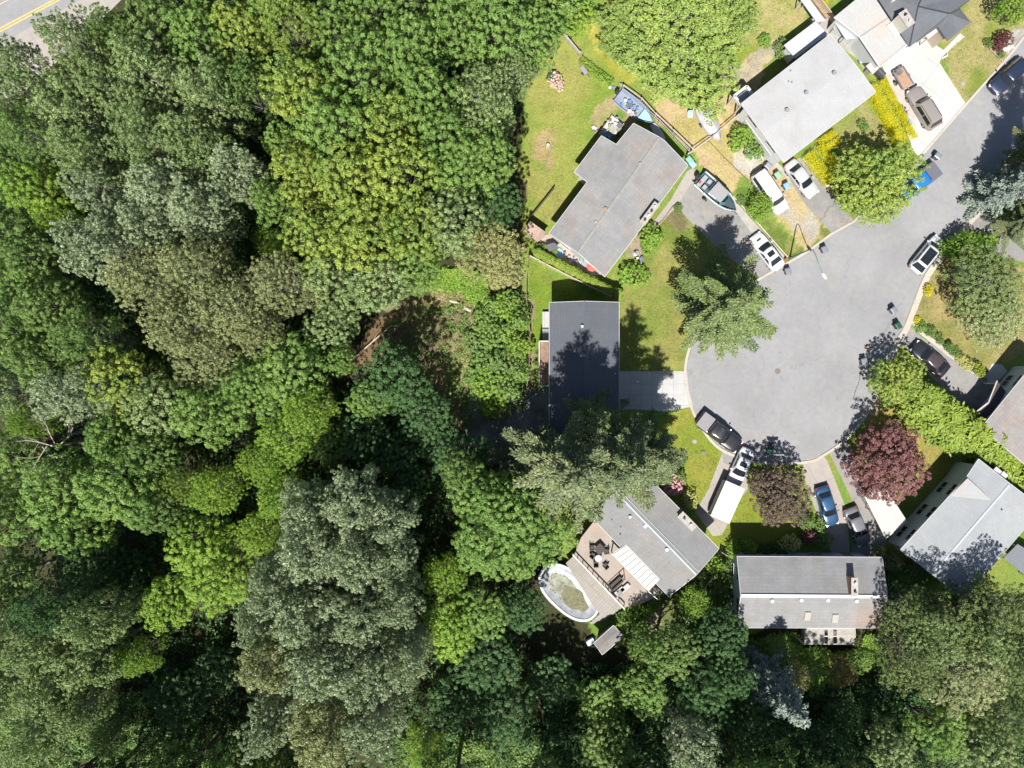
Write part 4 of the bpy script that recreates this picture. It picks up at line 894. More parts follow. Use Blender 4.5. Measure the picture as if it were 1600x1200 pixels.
mb = MB(); mb.box((-1.5, .45, 1.25), (.55, .5, .45)); mb.box((-1.5, -.35, 1.25), (.55, .5, .45)); mb.box((-2.2, 0, 1.2), (.5, 1.5, .35)); mb.build('seat', M((.26, .27, .30), .6, .1, name='grey_vinyl'), e, bevel=.05)
mb = MB(); mb.box((-2.85, 0, 1.3), (.45, .42, .7)); mb.tube((-2.9, 0, .5), (-2.9, 0, 1.2), .09); mb.build('outboard_motor', BLACK, e, bevel=.06)
mb = MB(); mb.tube((-2.3, -.3, 1.40), (-2.3, -.3, 1.52), .16, .14, 12); mb.build('red_buoy', M((.55, .04, .03), .5, .05, name='red_plastic'), e)
mb = MB(); mb.add([(1.15, -.55, 1.70), (1.15, .55, 1.70), (2.1, .28, 1.77), (2.35, 0, 1.80), (2.1, -.28, 1.77)], [(0, 1, 2, 3, 4)]); mb.build('bow_cover', M((.04, .06, .07), .5, .1, name='dark_bow'), e)
e = localbox('old aluminium boat full of junk beside the fence, light blue bow', 992, 171, .8, (30, 24), 'rowboat', 'boat')
hull(e, 5.0, 2.0, .75, M((.20, .24, .32), .45, .15, 2, name='dull_blue_hull'), .35)
mb = MB(); mb.add([(.85, -.62, 1.19), (.85, .62, 1.19), (1.6, .42, 1.26), (2.3, .05, 1.36), (2.3, -.05, 1.36), (1.6, -.42, 1.26)], [(0, 1, 2, 3, 4, 5)]); mb.build('bow_cover', M((.28, .52, .60), .5, .08, name='light_blue_deck'), e)
mb = MB(); mb.box((-2.7, .2, 1.1), (.4, .4, .7)); mb.build('outboard_motor', BLACK, e, bevel=.05)
r_ = random.Random(5)
JM = [M((.55, .55, .55), .6, .1, name='pale_junk'), M((.10, .11, .13), .7, .2, name='dark_junk'), M((.30, .28, .25), .7, .2, name='tan_junk'), M((.10, .2, .45), .5, .1, name='blue_junk'), M((.2, .24, .2), .7, .2, name='green_junk')]
def junk(label, px, py, head, n, sx, sy, z, name='junk_pile', cat='junk pile', mats=JM, seed=1, smax=.5):
    e = localbox(label, px, py, z, head, name, cat); e.location.z = z; r = random.Random(seed); kinds = ('bucket', 'box', 'plastic_tub', 'tin_box')
    for k, mt in enumerate(mats):
        for i in range(max(1, n // len(mats))):
            mb = MB()
            x, y = r.uniform(-sx, sx), r.uniform(-sy, sy); s_ = r.uniform(.18, smax); t = r.random()
            nm_ = 'bucket' if t < .4 else kinds[1 + k % 3]
            if t < .4: mb.tube((x, y, r.uniform(0, .25)), (x, y, r.uniform(.3, .55)), s_ * .45, s_ * .5, 12)
            else: mb.box((x, y, r.uniform(.12, .4)), (s_, s_ * r.uniform(.6, 1.2), s_ * .6), r.uniform(0, 3))
            mb.build(nm_, mt, e)
    return e
junk('heap of buckets and boxes lying inside the old aluminium boat', 983, 169, (30, 24), 20, .95, .5, .85, seed=3)
# flat trailer with junk next to house A
e = localbox('small flat trailer loaded with scrap in the corner of the L shaped house', 955, 202, .5, (17, -24), 'utility_trailer', 'trailer')
mb = MB(); mb.box((0, 0, .5), (2.6, 1.6, .08)); mb.build('floor', M((.42, .38, .34), .7, .15, 3, name='pale_boards'), e)
for s in (-1, 1): mb = MB(); mb.box((0, s * .82, .62), (2.6, .05, .22)); mb.build('side_panel', M((.45, .30, .26), .7, .1, name='faded_red_rail'), e); wheel(e, .1, s * .95, .28, .16, s)
junk('scrap and drums heaped on the small flat trailer', 955, 200, (17, -24), 26, 1.25, .75, .56, seed=8, smax=.7)
junk('plastic tubs on the grass at the left wall of the L shaped house corner', 930, 203, (1, 0), 6, .5, .3, .02, seed=12, mats=JM[:3], smax=.4)
# covered boat
e = localbox('grey tarp covered boat on dry ground beneath the huge conifer', 1109, 190, .7, (17, 30), 'covered_boat', 'boat')
mb = MB(); st = [(-2.2, .15, .7), (-1.9, .75, .95), (-1.0, .95, 1.25), (.2, .98, 1.35), (1.3, .75, 1.2), (2.0, .35, .95), (2.3, .05, .75)]
mb.loft([[(x, -hw, .25), (x, -hw * .92, z * .55), (x, -hw * .3, z * .93), (x, 0, z), (x, hw * .3, z * .93), (x, hw * .92, z * .55), (x, hw, .25)] for x, hw, z in st]); mb.build('tarp', M((.36, .36, .38), .55, .15, 1.2, bump=.5, name='grey_tarp'), e, smooth=25)
mb = MB(); mb.bar((2.2, 0, .35), (3.0, 0, .35), .08); mb.bar((-1.5, -.6, .3), (1.5, -.6, .3), .08); mb.bar((-1.5, .6, .3), (1.5, .6, .3), .08); mb.build('trailer_frame', GALV, e)
for s in (-1, 1): wheel(e, -.2, s * .95, .27, .16, s)
mb = MB(); mb.box((0, 0, .05), (3.4, .45, .08)); o = mb.build('plank', M((.50, .30, .15), .8, .15, name='orange_plank')); p = W(1121, 182); o.location = p; o.rotation_euler.z = angle_px((1110, 165), (1131, 194)); tag(o, 'orange brown plank lying beside the tarp covered boat', 'plank')
o = localbox('light blue plastic chair tipped on the dry grass by the covered boat', 1078, 180, .3, (1, 0), 'garden_chair', 'chair')
mb = MB(); mb.box((0, 0, .4), (.6, .6, .05)); mb.build('seat', M((.30, .52, .60), .5, .1, name='sky_plastic'), o, bevel=.02)
mb = MB(); mb.box((0, .32, .72), (.6, .05, .6)); mb.build('backrest', M((.30, .52, .60), .5, .1, name='sky_plastic'), o, bevel=.02)
for sx in (-1, 1):
    for sy in (-1, 1): mb = MB(); mb.tube((sx * .26, sy * .26, 0), (sx * .26, sy * .26, .38), .03); mb.build('leg', M((.30, .52, .60), .5, .1, name='sky_plastic'), o)
e = localbox('upturned grey white rowing boat leaning on the L shaped house', 1030, 208, .6, (14, 22), 'upturned_boat', 'boat')
mb = MB(); mb.loft([[(x, -hw, .1), (x, -hw * .8, z * .8), (x, 0, z), (x, hw * .8, z * .8), (x, hw, .1)] for x, hw, z in ((-1.3, .35, .4), (-.6, .5, .55), (.4, .5, .58), (1.1, .25, .5), (1.4, .04, .4))]); mb.build('hull', M((.40, .42, .50), .5, .1, name='chalky_hull'), e, smooth=40)
# ------------------------------------------------------------------ wheelie bins
def wheelbin(label, px, py, col, lid, rz=.5, group=None, s=1.0):
    p = W(px, py, .8); e = empty('wheelie_bin', (p.x, p.y, .02), label, 'wheelie bin', group, rz=rz); e.scale = (s, s, s)
    mb = MB(); mb.loft([[(x, y, z) for x, y in ((-a, -b), (a, -b), (a, b), (-a, b))] for a, b, z in ((.23, .24, .08), (.29, .34, .95))]); mb.build('body', M(col, .5, .06, name='bin_plastic'), e, bevel=.02)
    mb = MB(); mb.loft([[(x, y, z) for x, y in ((-a, -b), (a, -b), (a, b), (-a, b))] for a, b, z in ((.32, .38, .955), (.31, .37, 1.0), (.20, .26, 1.06))]); mb.build('lid', M(lid, .35, .06, spec=.5, name='bin_lid'), e, bevel=.015)
    for q in (-1, 1): mb = MB(); mb.tube((q * .20, .30, .10), (q * .27, .30, .10), .10, .10, 12); mb.build('wheel', RUBBER, e)
    mb = MB(); mb.tube((-.25, .40, .95), (.25, .40, .95), .018); mb.build('handle', BLACK, e)
GB = (.10, .105, .12); GL = (.17, .18, .21)
wheelbin('dark wheelie bin on the street below the wide white driveway', 1465, 244, GB, GL, .9)
wheelbin('dark wheelie bin at the kerb to the right of the street lamp', 1288, 390, GB, GL, .4)
wheelbin('dark wheelie bin standing by the front of the white sedan with hood scoop', 1231, 424, GB, GL, .3)
wheelbin('dark wheelie bin in the roadway, farther from the right kerb', 1396, 485, GB, GL, .6)
wheelbin('green lidded wheelie bin at the right kerb by the driveway mouth', 1403, 509, (.03, .06, .045), (.02, .07, .04), .5)
wheelbin('dark wheelie bin at the edge of tree shadow on the right rim', 1350, 565, GB, GL, .2)
wheelbin('green wheelie bin with pale lid between van and silver sedan', 1215, 274, (.12, .22, .15), (.22, .36, .25), .6)
wheelbin('blue wheelie bin between van and silver sedan', 1229, 291, (.10, .20, .46), (.20, .34, .62), .5)
wheelbin('grey wheelie bin at the corner of the white house', 1200, 260, (.16, .17, .2), (.22, .24, .28), .8)
wheelbin('green wheelie bin at the right corner of the L shaped house', 1077, 250, (.10, .24, .16), (.18, .38, .28), .7)
wheelbin('blue wheelie bin at the right corner of the L shaped house', 1082, 257, (.14, .24, .50), (.26, .38, .66), .7)
o = localbox('orange bucket and cone like post in the tree shade on the street', 1355, 542, .2, (1, 0), 'traffic_marker', 'marker'); mb = MB(); mb.tube((0, 0, 0), (0, 0, .5), .17, .1, 12); mb.build('body', M((.38, .16, .12), .7, .1, name='faded_orange'), o); mb = MB(); mb.box((0, 0, .02), (.45, .45, .04)); mb.build('base', BLACK, o)
# ------------------------------------------------------------------ street lamp
p = W(1234, 403); e = empty('street_lamp', (p.x, p.y, 0), 'tall street lamp with a curved arm over the turning circle', 'street lamp')
mb = MB(); mb.tube((0, 0, 0), (0, 0, .4), .16, .13, 12); mb.tube((0, 0, .4), (.05, -.05, 6.6), .09, .06, 10); mb.build('pole', M((.10, .16, .13), .5, .1, metal=.3, name='greenish_steel'), e)
tip = W(1286, 428, 7.4) - Vector((p.x, p.y, 0)); base = Vector((.05, -.05, 6.6)); c1 = Vector((.2, .2, 8.1)); c2 = tip + Vector((-.75, .85, .55))
pts = [base * (1 - t) ** 3 + c1 * 3 * t * (1 - t) ** 2 + c2 * 3 * t * t * (1 - t) + tip * t ** 3 for t in np.linspace(0, 1, 14)]
mb = MB(); mb.path(pts, .045, 8); mb.build('arm', M((.10, .16, .13), .5, .1, metal=.3, name='greenish_steel'), e)
mb = MB(); d = (pts[-1] - pts[-3]); d.z = 0; d.normalize(); mb.loft([[tuple(tip + d * x + Vector((-d.y, d.x, 0)) * (a * math.cos(t)) + Vector((0, 0, b_ * math.sin(t)))) for t in [2 * PI * i / 10 for i in range(10)]] for x, a, b_ in ((-.15, .06, .05), (.1, .15, .08), (.45, .16, .09), (.65, .06, .05))]); mb.build('lamp_head', M((.55, .55, .54), .4, .03, name='lamp_housing'), e, smooth=50)
p = W(1231, 404); mb = MB(); mb.tube((0, 0, 0), (0, 0, .62), .13, .11, 10); mb.tube((-.18, 0, .42), (.18, 0, .42), .06, .06, 8); mb.tube((0, 0, .62), (0, 0, .74), .13, .04, 10); e = empty('fire_hydrant', (p.x - .35, p.y - .1, 0), 'red fire hydrant at the foot of the street lamp', 'fire hydrant'); mb.build('body', M((.42, .08, .05), .5, .1, name='hydrant_red'), e)
# ------------------------------------------------------------------ fences
def fence(label, pts, h, mat, style='rail', name='fence', gap=2.2, wd=.08):
    P = [W(*q) for q in pts]; o0 = P[0].copy(); e = empty(name, tuple(o0), label, 'fence'); k = 0
    rails = MB(); pan = MB()
    for a, b in zip(P[:-1], P[1:]):
        L = (b - a).length; n = max(1, int(L / gap))
        for i in range(n + (1 if (b - P[-1]).length < .01 else 0)):
            q = a.lerp(b, i / n); mb = MB(); mb.box((q.x, q.y, h / 2), (wd * 1.2, wd * 1.2, h)); mb.build('post', mat, e, o0)
        up = Vector((0, 0, 1)); rails.bar(a + up * (h - .05), b + up * (h - .05), wd * .8, .05)
        if style != 'top': rails.bar(a + up * (h * .45), b + up * (h * .45), wd * .5, .05)
        if style == 'board':
            d = (b - a) / L; m = int(L / .16)
            for i in range(m): q = a + d * (L * (i + .5) / m); pan.box((q.x, q.y, h * .48), (.145, .025, h * .92), math.atan2(d.y, d.x))
        if style == 'mesh':
            d = (b - a) / L; m = int(L / .25)
            for i in range(m): q = a + d * (L * (i + .5) / m); pan.tube((q.x, q.y, .05), (q.x, q.y, h - .08), .006, .006, 4, False)
    rails.build('rail', mat, e, o0)
    if pan.v: pan.build('boards' if style == 'board' else 'wire_mesh', mat if style == 'board' else GALV, e, o0)
PINKW = M((.34, .29, .27), .8, .15, 3, name='sun_bleached_wood')
fence('weathered plank fence on the back lawn at the corner of the wood', [(861, 38), (884, 62), (905, 87)], 1.1, GREYWOOD, 'board', wd=.22)
fence('long rail fence from the junk boat to the boat driveway corner', [(972, 140), (1000, 160), (1022, 184), (1050, 210), (1079, 238)], 1.5, PINKW, 'rail', wd=.14)
fence('second rail fence line running close beside the long one', [(1006, 172), (1028, 192), (1052, 217), (1074, 240)], 1.2, PINKW, 'rail', wd=.07)
fence('wooden fence rail from the driveway corner up to the white house', [(1072, 245), (1110, 218), (1150, 184)], 1.5, PINKW, 'rail', wd=.12)
fence('thin brown fence across the dry yard', [(1106, 222), (1130, 248), (1168, 285)], .5, WOOD, 'top', wd=.06)
fence('low timber edging between boat driveway and grass strip', [(1100, 262), (1142, 304), (1186, 352), (1229, 401)], .25, M((.46, .38, .29), .8, .15, name='edging_timber'), 'top', wd=.14)
fence('pale wooden fence behind the thin cedar row', [(826, 401), (858, 418), (891, 435), (922, 450), (952, 464)], 1.5, M((.44, .38, .28), .8, .12, name='fence_cap'), 'board', wd=.10)
fence('garden fence left of the dark roofed house', [(826, 401), (822, 440), (822, 466), (828, 520), (826, 580), (818, 640)], 1.5, WOOD, 'board', wd=.07)
fence('dark stick fence on the back lawn ending at the brick roofed shed', [(865, 296), (845, 321), (827, 343)], 1.1, M((.09, .07, .055), .9, .2, name='dark_sticks'), 'board', wd=.07)
fence('wire fence along the shared driveway beside the white carport', [(1338, 769), (1352, 793), (1366, 816), (1380, 839)], 1.6, BLACK, 'mesh', wd=.06)
fence('thin rail fence between the lower centre house and the long house', [(1124, 860), (1138, 868), (1151, 872)], 1.4, GREYWOOD, 'board', wd=.06)
fence('grey garden fence running down between the two lower houses', [(1112, 898), (1090, 925), (1072, 958), (1064, 985)], 1.3, GREYWOOD, 'board', wd=.06)
fence('timber border at the edge of the top right lawn', [(1546, 78), (1558, 90), (1571, 102)], .3, PINKW, 'top', wd=.1)
fence('wooden side yard fence next to the narrow roofed walkway', [(1272, 0), (1299, 36), (1296, 52)], 1.5, M((.46, .36, .27), .8, .12, name='light_fence'), 'board', wd=.09)
# retaining wall by the silver sedan
mb = MB(); q = [W(x, y) for x, y in ((1254, 248), (1268, 262), (1290, 290), (1304, 296))]
for a, b in zip(q[:-1], q[1:]): mb.bar(a + Vector((0, 0, .15)), b + Vector((0, 0, .15)), .28, .36)
tag(mb.build('garden_wall', M((.46, .42, .39), .85, .12, 4, name='wall_cap')), 'low pale garden wall below the golden hedge', 'wall')
mb = MB(); q = [W(x, y) for x, y in ((1008, 366), (1036, 345), (1052, 322))]
for a, b in zip(q[:-1], q[1:]): mb.bar(a + Vector((0, 0, .1)), b + Vector((0, 0, .1)), .14, .24)
tag(mb.build('flower_bed_edging', WOOD), 'dark wooden edging of the brown flower bed', 'edging')
# stairs/bits of small things
e = empty('parasol', tuple(W(923, 419, 0)), 'closed red parasol by the lower wall of the L shaped house', 'parasol'); mb = MB(); mb.tube((0, 0, 0), (0, 0, 2.1), .03); mb.build('pole', WHITE, e)
mb = MB(); n = 8; rim = [(.62 * math.cos(2 * PI * i / n), .62 * math.sin(2 * PI * i / n), 1.78) for i in range(n)]; mb.add(rim + [(0, 0, 2.12)], [(i, (i + 1) % n, n) for i in range(n)]); mb.build('canopy', M((.52, .10, .08), .7, .08, name='red_canvas'), e)
e = empty('paddling_pool', tuple(W(871, 397, 0)), 'round light blue paddling pool beside the dark canopy', 'paddling pool'); mb = MB(); mb.loft([[(r * math.cos(t), r * math.sin(t), z) for t in [2 * PI * i / 20 for i in range(20)]] for r, z in ((.6, 0), (.66, .25), (.55, .25), (.52, .06), (.02, .05))]); mb.build('basin', M((.28, .46, .68), .4, .1, name='pool_blue'), e, smooth=40)
e = empty('glass_table', tuple(W(912, 410, 0)), 'blue grey glass topped table at the lower wall of the L shaped house', 'table'); mb = MB(); mb.box((0, 0, .72), (1.1, .5, .03), -.6); mb.build('table_top', M((.16, .26, .34), .15, .1, name='blue_glass'), e)
for sx, sy in ((-1, -1), (1, -1), (1, 1), (-1, 1)):
    q = Matrix.Rotation(-.6, 3, 'Z') @ Vector((sx * .48, sy * .2, 0)); mb = MB(); mb.tube(q, q + Vector((0, 0, .7)), .02); mb.build('leg', BLACK, e)
junk('coloured garden pots and toys beside the path of the L shaped house', 995, 404, (1, 1), 12, .7, .5, .02, seed=21, name='garden_pots', cat='pots', smax=.45)
junk('small pots and planters under the lower wall of the L shaped house', 892, 405, (3, 2), 10, 1.2, .4, .03, seed=23, name='garden_pots', cat='pots', smax=.35)
junk('odds and ends beside the white house and the leafy bush', 1188, 250, (3, 3), 8, .5, .3, .02, seed=25, name='garden_clutter', cat='clutter', smax=.4)
junk('clutter at the back corner of the white house annex', 1231, 88, (3, -2), 9, .7, .4, .02, seed=27, name='garden_clutter', cat='clutter', smax=.5)
junk('clutter in the narrow side yard between white house and carport', 1346, 96, (3, 3), 12, .8, .4, .02, seed=29, name='garden_clutter', cat='clutter', smax=.5)
junk('loose items on the lawn edge by the fence end', 966, 140, (3, 2), 8, .9, .5, .02, seed=31, name='garden_clutter', cat='clutter', smax=.5)
e = localbox('long pale box lying at the edge of the leafy bush', 1172, 240, .3, (12, 15), 'storage_box', 'box'); mb = MB(); mb.box((0, 0, .25), (1.5, .5, .5)); mb.build('body', M((.52, .52, .60), .5, .1, name='lilac_white'), e, bevel=.03)
e = localbox('small wooden cart on the back lawn near the hedge', 912, 110, .3, (10, 14), 'garden_cart', 'cart'); mb = MB(); mb.box((0, 0, .35), (1.0, .5, .25)); mb.build('tray', GREYM, e, bevel=.02)
for s in (-1, 1): mb = MB(); mb.tube((.2, s * .28, .2), (.2, s * .34, .2), .2, .2, 14); mb.build('wheel', RUBBER, e)
mb = MB(); mb.bar((.5, 0, .4), (1.1, 0, .5), .05); mb.build('handle', GREYM, e)
e = empty('tree_stump', tuple(W(856, 228, 0)), 'pale stump with a dark hollow on the back lawn', 'stump'); mb = MB(); mb.tube((0, 0, -.05), (0, 0, .45), .28, .2, 10); mb.build('stump', M((.40, .36, .32), .9, .3, 4, name='stump_wood'), e)
for px, py, lb in ((1154, 25, 'upper white ring planter in the top back yard'), (1170, 42, 'lower white ring planter in the top back yard')):
    e = empty('planter_ring', tuple(W(px, py, 0)), lb, 'planter'); mb = MB(); mb.loft([[(r * math.cos(t), r * math.sin(t), z) for t in [2 * PI * i / 20 for i in range(20)]] for r, z in ((.34, 0), (.34, .35), (.26, .35), (.26, .1))], cap=False); mb.build('ring', WHITE, e, smooth=40)
    mb = MB(); mb.tube((0, 0, .08), (0, 0, .12), .26, .26, 16); mb.build('soil', M((.16, .17, .12), .9, .2, name='potting_soil'), e)
e = localbox('blue and white toy car beside the golden hedge on the wide driveway', 1421, 191, .2, (1, 1), 'toy_car', 'toy'); mb = MB(); mb.box((0, 0, .2), (.7, .35, .2)); mb.box((-.05, 0, .36), (.3, .3, .15)); mb.build('body', M((.15, .3, .65), .4, .05, name='toy_blue'), e, bevel=.04)
for x in (-.22, .22):
    for s in (-1, 1): mb = MB(); mb.tube((x, s * .16, .1), (x, s * .22, .1), .1, .1, 10); mb.build('wheel', BLACK, e)
e = localbox('black bicycle leaning by the golden hedge on the wide driveway', 1412, 172, .4, (2, 3), 'bicycle', 'bicycle')
for x in (-.5, .5):
    n = 20; mb = MB(); pts = [(x + .33 * math.cos(2 * PI * i / n), 0, .34 + .33 * math.sin(2 * PI * i / n)) for i in range(n + 1)]; mb.path(pts, .022, 5); mb.build('wheel', RUBBER, e)
mb = MB(); A_, B_, C_, D_, E_ = (-.5, 0, .34), (-.12, 0, .85), (-.05, 0, .32), (.36, 0, .82), (.5, 0, .34)
for a, b in ((A_, B_), (B_, C_), (C_, A_), (B_, D_), (C_, D_), (D_, E_)): mb.tube(a, b, .022)
mb.tube(B_, (-.15, 0, .95), .02); mb.tube(D_, (.33, 0, .98), .02); mb.tube((.33, -.25, 1.0), (.33, .25, 1.0), .018); mb.build('frame', BLACK, e); mb = MB(); mb.box((-.15, 0, .97), (.26, .13, .05)); mb.build('saddle', BLACK, e, bevel=.02)
e = localbox('dark heap of covered barbecue things at the end of the golden hedge', 1374, 115, .5, (1, 1), 'barbecue', 'barbecue'); mb = MB(); mb.box((0, 0, .5), (1.1, .7, .9)); mb.tube((-.5, 0, .98), (.5, 0, .98), .3, .3, 12); mb.build('cover', M((.05, .055, .07), .6, .2, 4, bump=.4, name='grill_cover'), e, bevel=.05)
e = localbox('grey pipes and a white bracket lying on the top right lawn', 1476, 89, .1, (2, -1), 'lawn_sprinkler', 'sprinkler'); mb = MB(); mb.bar((-.4, 0, .1), (.4, 0, .1), .16, .1); mb.bar((.35, .0, .1), (.45, .3, .1), .06, .06); mb.build('body', WHITE, e)
e = localbox('round concrete cover in the top right lawn', 1504, 131, 0, (1, 0), 'utility_cover', 'cover'); mb = MB(); mb.tube((0, 0, 0), (0, 0, .06), .28, .28, 18); mb.build('lid', CONC3, e)
e = localbox('round concrete cover in the curved lawn', 1099, 707 - 0, 0, (1, 0), 'utility_cover', 'cover'); e.location = W(1100, 706 - 0); e.location = W(1100, 707)
bpy.data.objects.remove(e)
e = localbox('round pale cover in the middle of the curved lawn', 1100, 707, 0, (1, 0), 'utility_cover', 'cover'); e.location = W(1099, 708) if False else W(1085, 690); mb = MB(); mb.tube((0, 0, 0), (0, 0, .05), .25, .25, 18); mb.build('lid', CONC3, e)
e = localbox('small grey hose reel box at the wall of the top right lawn path', 1574, 76, .2, (2, -1), 'planter_box', 'planter'); mb = MB(); mb.box((0, 0, .12), (1.5, .55, .24)); mb.build('slab', CONC, e)
# folded loungers, table and chairs on deck
def chair(label, px, py, z, rz, mat, group=None, s=1.0):
    p = W(px, py, z + .4); e = empty('patio_chair', (p.x, p.y, z), label, 'chair', group, rz=rz); e.scale = (s, s, s)
    mb = MB(); mb.box((0, 0, .43), (.50, .50, .05)); mb.build('seat', mat, e, bevel=.015)
    mb = MB(); mb.box((-.27, 0, .74), (.05, .50, .55)); mb.build('backrest', mat, e, bevel=.015)
    for a in (-1, 1):
        for b in (-1, 1): mb = MB(); mb.tube((a * .22, b * .22, 0), (a * .22, b * .22, .41), .018); mb.build('leg', BLACK, e)
        mb = MB(); mb.bar((-.25, a * .25, .62), (.22, a * .25, .62), .04, .03); mb.build('armrest', BLACK, e)
DKF = M((.045, .035, .03), .7, .15, name='dark_wicker'); ZD = 2.6
p = W(937, 858, 3.3); e = empty('patio_table', (p.x, p.y, ZD), 'dark square patio table on the upper deck', 'table', rz=.7); mb = MB(); mb.box((0, 0, .72), (.95, .95, .04)); mb.build('table_top', DKF, e, bevel=.01)
for a in (-1, 1):
    for b in (-1, 1): mb = MB(); mb.tube((a * .4, b * .4, 0), (a * .4, b * .4, .7), .025); mb.build('leg', BLACK, e)
p = W(935, 873, 3.3); e = empty('side_table', (p.x, p.y, ZD), 'round glass side table below the dark square patio table', 'table'); mb = MB(); mb.tube((0, 0, .6), (0, 0, .63), .38, .38, 20); mb.build('table_top', M((.38, .42, .48), .1, .05, name='pale_glass'), e)
mb = MB(); mb.tube((0, 0, 0), (0, 0, .6), .03); mb.tube((0, 0, 0), (0, 0, .03), .22, .2, 12); mb.build('leg', BLACK, e)
for (x, y, r_, lb) in ((925, 856, .1, 'dark patio chair at the upper left of the square table'), (947, 862, 3.3, 'dark patio chair at the right of the square table'), (926, 868, .9, 'dark patio chair at the lower left of the square table'), (931, 881, 1.6, 'dark patio chair nearest the deck railing'), (946, 884, 2.3, 'dark patio chair at the lower right of the glass table')): chair(lb, x, y, ZD, r_, DKF)
p = W(962, 912, 3.2); e = empty('porch_swing', (p.x, p.y, ZD), 'dark framed garden swing bench across the deck', 'swing bench', rz=R(42)); mb = MB(); mb.box((0, 0, .45), (1.7, .5, .06)); mb.build('seat', DKF, e)
mb = MB(); mb.box((0, -.28, .75), (1.7, .06, .5)); mb.build('backrest', DKF, e)
mb = MB()
for s in (-1, 1): mb.bar((s * 1.0, -.5, 0), (s * 1.0, 0, 1.7), .06); mb.bar((s * 1.0, .5, 0), (s * 1.0, 0, 1.7), .06)
mb.bar((-1.05, 0, 1.7), (1.05, 0, 1.7), .06); mb.build('swing_frame', BLACK, e)
for k, (x, y) in enumerate(((966, 926), (975, 921))):
    p = W(x, y, 3.0); e = empty('deck_lounger', (p.x, p.y, ZD), ('grey sun lounger on the deck, left one below the swing bench', 'grey sun lounger on the deck, right one by the awning')[k], 'lounger', rz=R(40)); mb = MB(); mb.box((.2, 0, .33), (1.1, .5, .04)); mb.build('seat', M((.34, .34, .33), .7, .1, name='grey_sling'), e); mb = MB(); mb.box((-.62, 0, .5), (.7, .5, .04), m=Matrix.Rotation(.6, 3, 'Y')); mb.build('backrest', M((.34, .34, .33), .7, .1, name='grey_sling'), e)
    for a in (-.3, .7):
        for b in (-.22, .22): mb = MB(); mb.tube((a, b, 0), (a, b, .31), .02); mb.build('leg', BLACK, e)
# toys in the shade of the plum tree on the street rim
e = localbox('green and white ride-on toy in the plum tree shade on the circle', 1203, 705, .3, (1, 0), 'ride_on_toy', 'toy'); mb = MB(); mb.box((0, 0, .3), (.8, .4, .25)); mb.build('body', M((.05, .28, .16), .5, .05, name='toy_green'), e, bevel=.05)
for x in (-.25, .25):
    for s in (-1, 1): mb = MB(); mb.tube((x, s * .2, .13), (x, s * .27, .13), .13, .13, 10); mb.build('wheel', BLACK, e)
e = localbox('basketball hoop stand in the plum tree shade on the circle', 1205, 700, .3, (0, 1), 'basketball_stand', 'basketball hoop'); mb = MB(); mb.box((0, 0, .12), (1.1, .7, .24)); mb.build('base', BLACK, e, bevel=.05)
mb = MB(); mb.tube((0, 0, .2), (.15, 0, 2.9), .05); mb.build('pole', BLACK, e); mb = MB(); mb.box((.55, 0, 2.95), (.04, 1.1, .72)); mb.build('backboard', M((.62, .63, .65), .3, .03, name='backboard_white'), e)
mb = MB(); n = 18; mb.path([(.85 + .23 * math.cos(2 * PI * i / n), .23 * math.sin(2 * PI * i / n), 2.7) for i in range(n + 1)], .012, 5); mb.bar((.57, 0, 2.7), (.63, 0, 2.7), .08, .03); mb.build('rim', M((.5, .15, .03), .5, .05, name='hoop_orange'), e)
# ------------------------------------------------------------------ foliage meshes
def unit(v): return v / np.maximum(np.linalg.norm(v, axis=1, keepdims=True), 1e-9)
def leaf_mesh(name, c, nrm, size, aspect=.62, along=None, pv=None, r=rng):
    """one small pointed, slightly folded leaf (or leaf tuft) per centre"""
    n = len(c); nrm = unit(nrm)
    ref = unit(r.normal(size=(n, 3))) if along is None else along
    u = unit(ref - nrm * (ref * nrm).sum(1, keepdims=True)); v = np.cross(nrm, u)
    s = size[:, None]
    P = np.stack([c - u * s, c + v * s * aspect + nrm * s * .15, c + u * s, c - v * s * aspect + nrm * s * .15], 1).reshape(-1, 3)
    me = np_mesh(name, P, np.arange(4 * n).reshape(n, 4))
    a = me.attributes.new('leafv', 'FLOAT_VECTOR', 'POINT')
    lv = np.zeros((n, 3)); lv[:, 0] = r.random(n); lv[:, 1] = (pv if pv is not None else r.random(n)); 
    a.data.foreach_set('vector', np.repeat(lv, 4, 0).astype(np.float32).ravel())
    return me
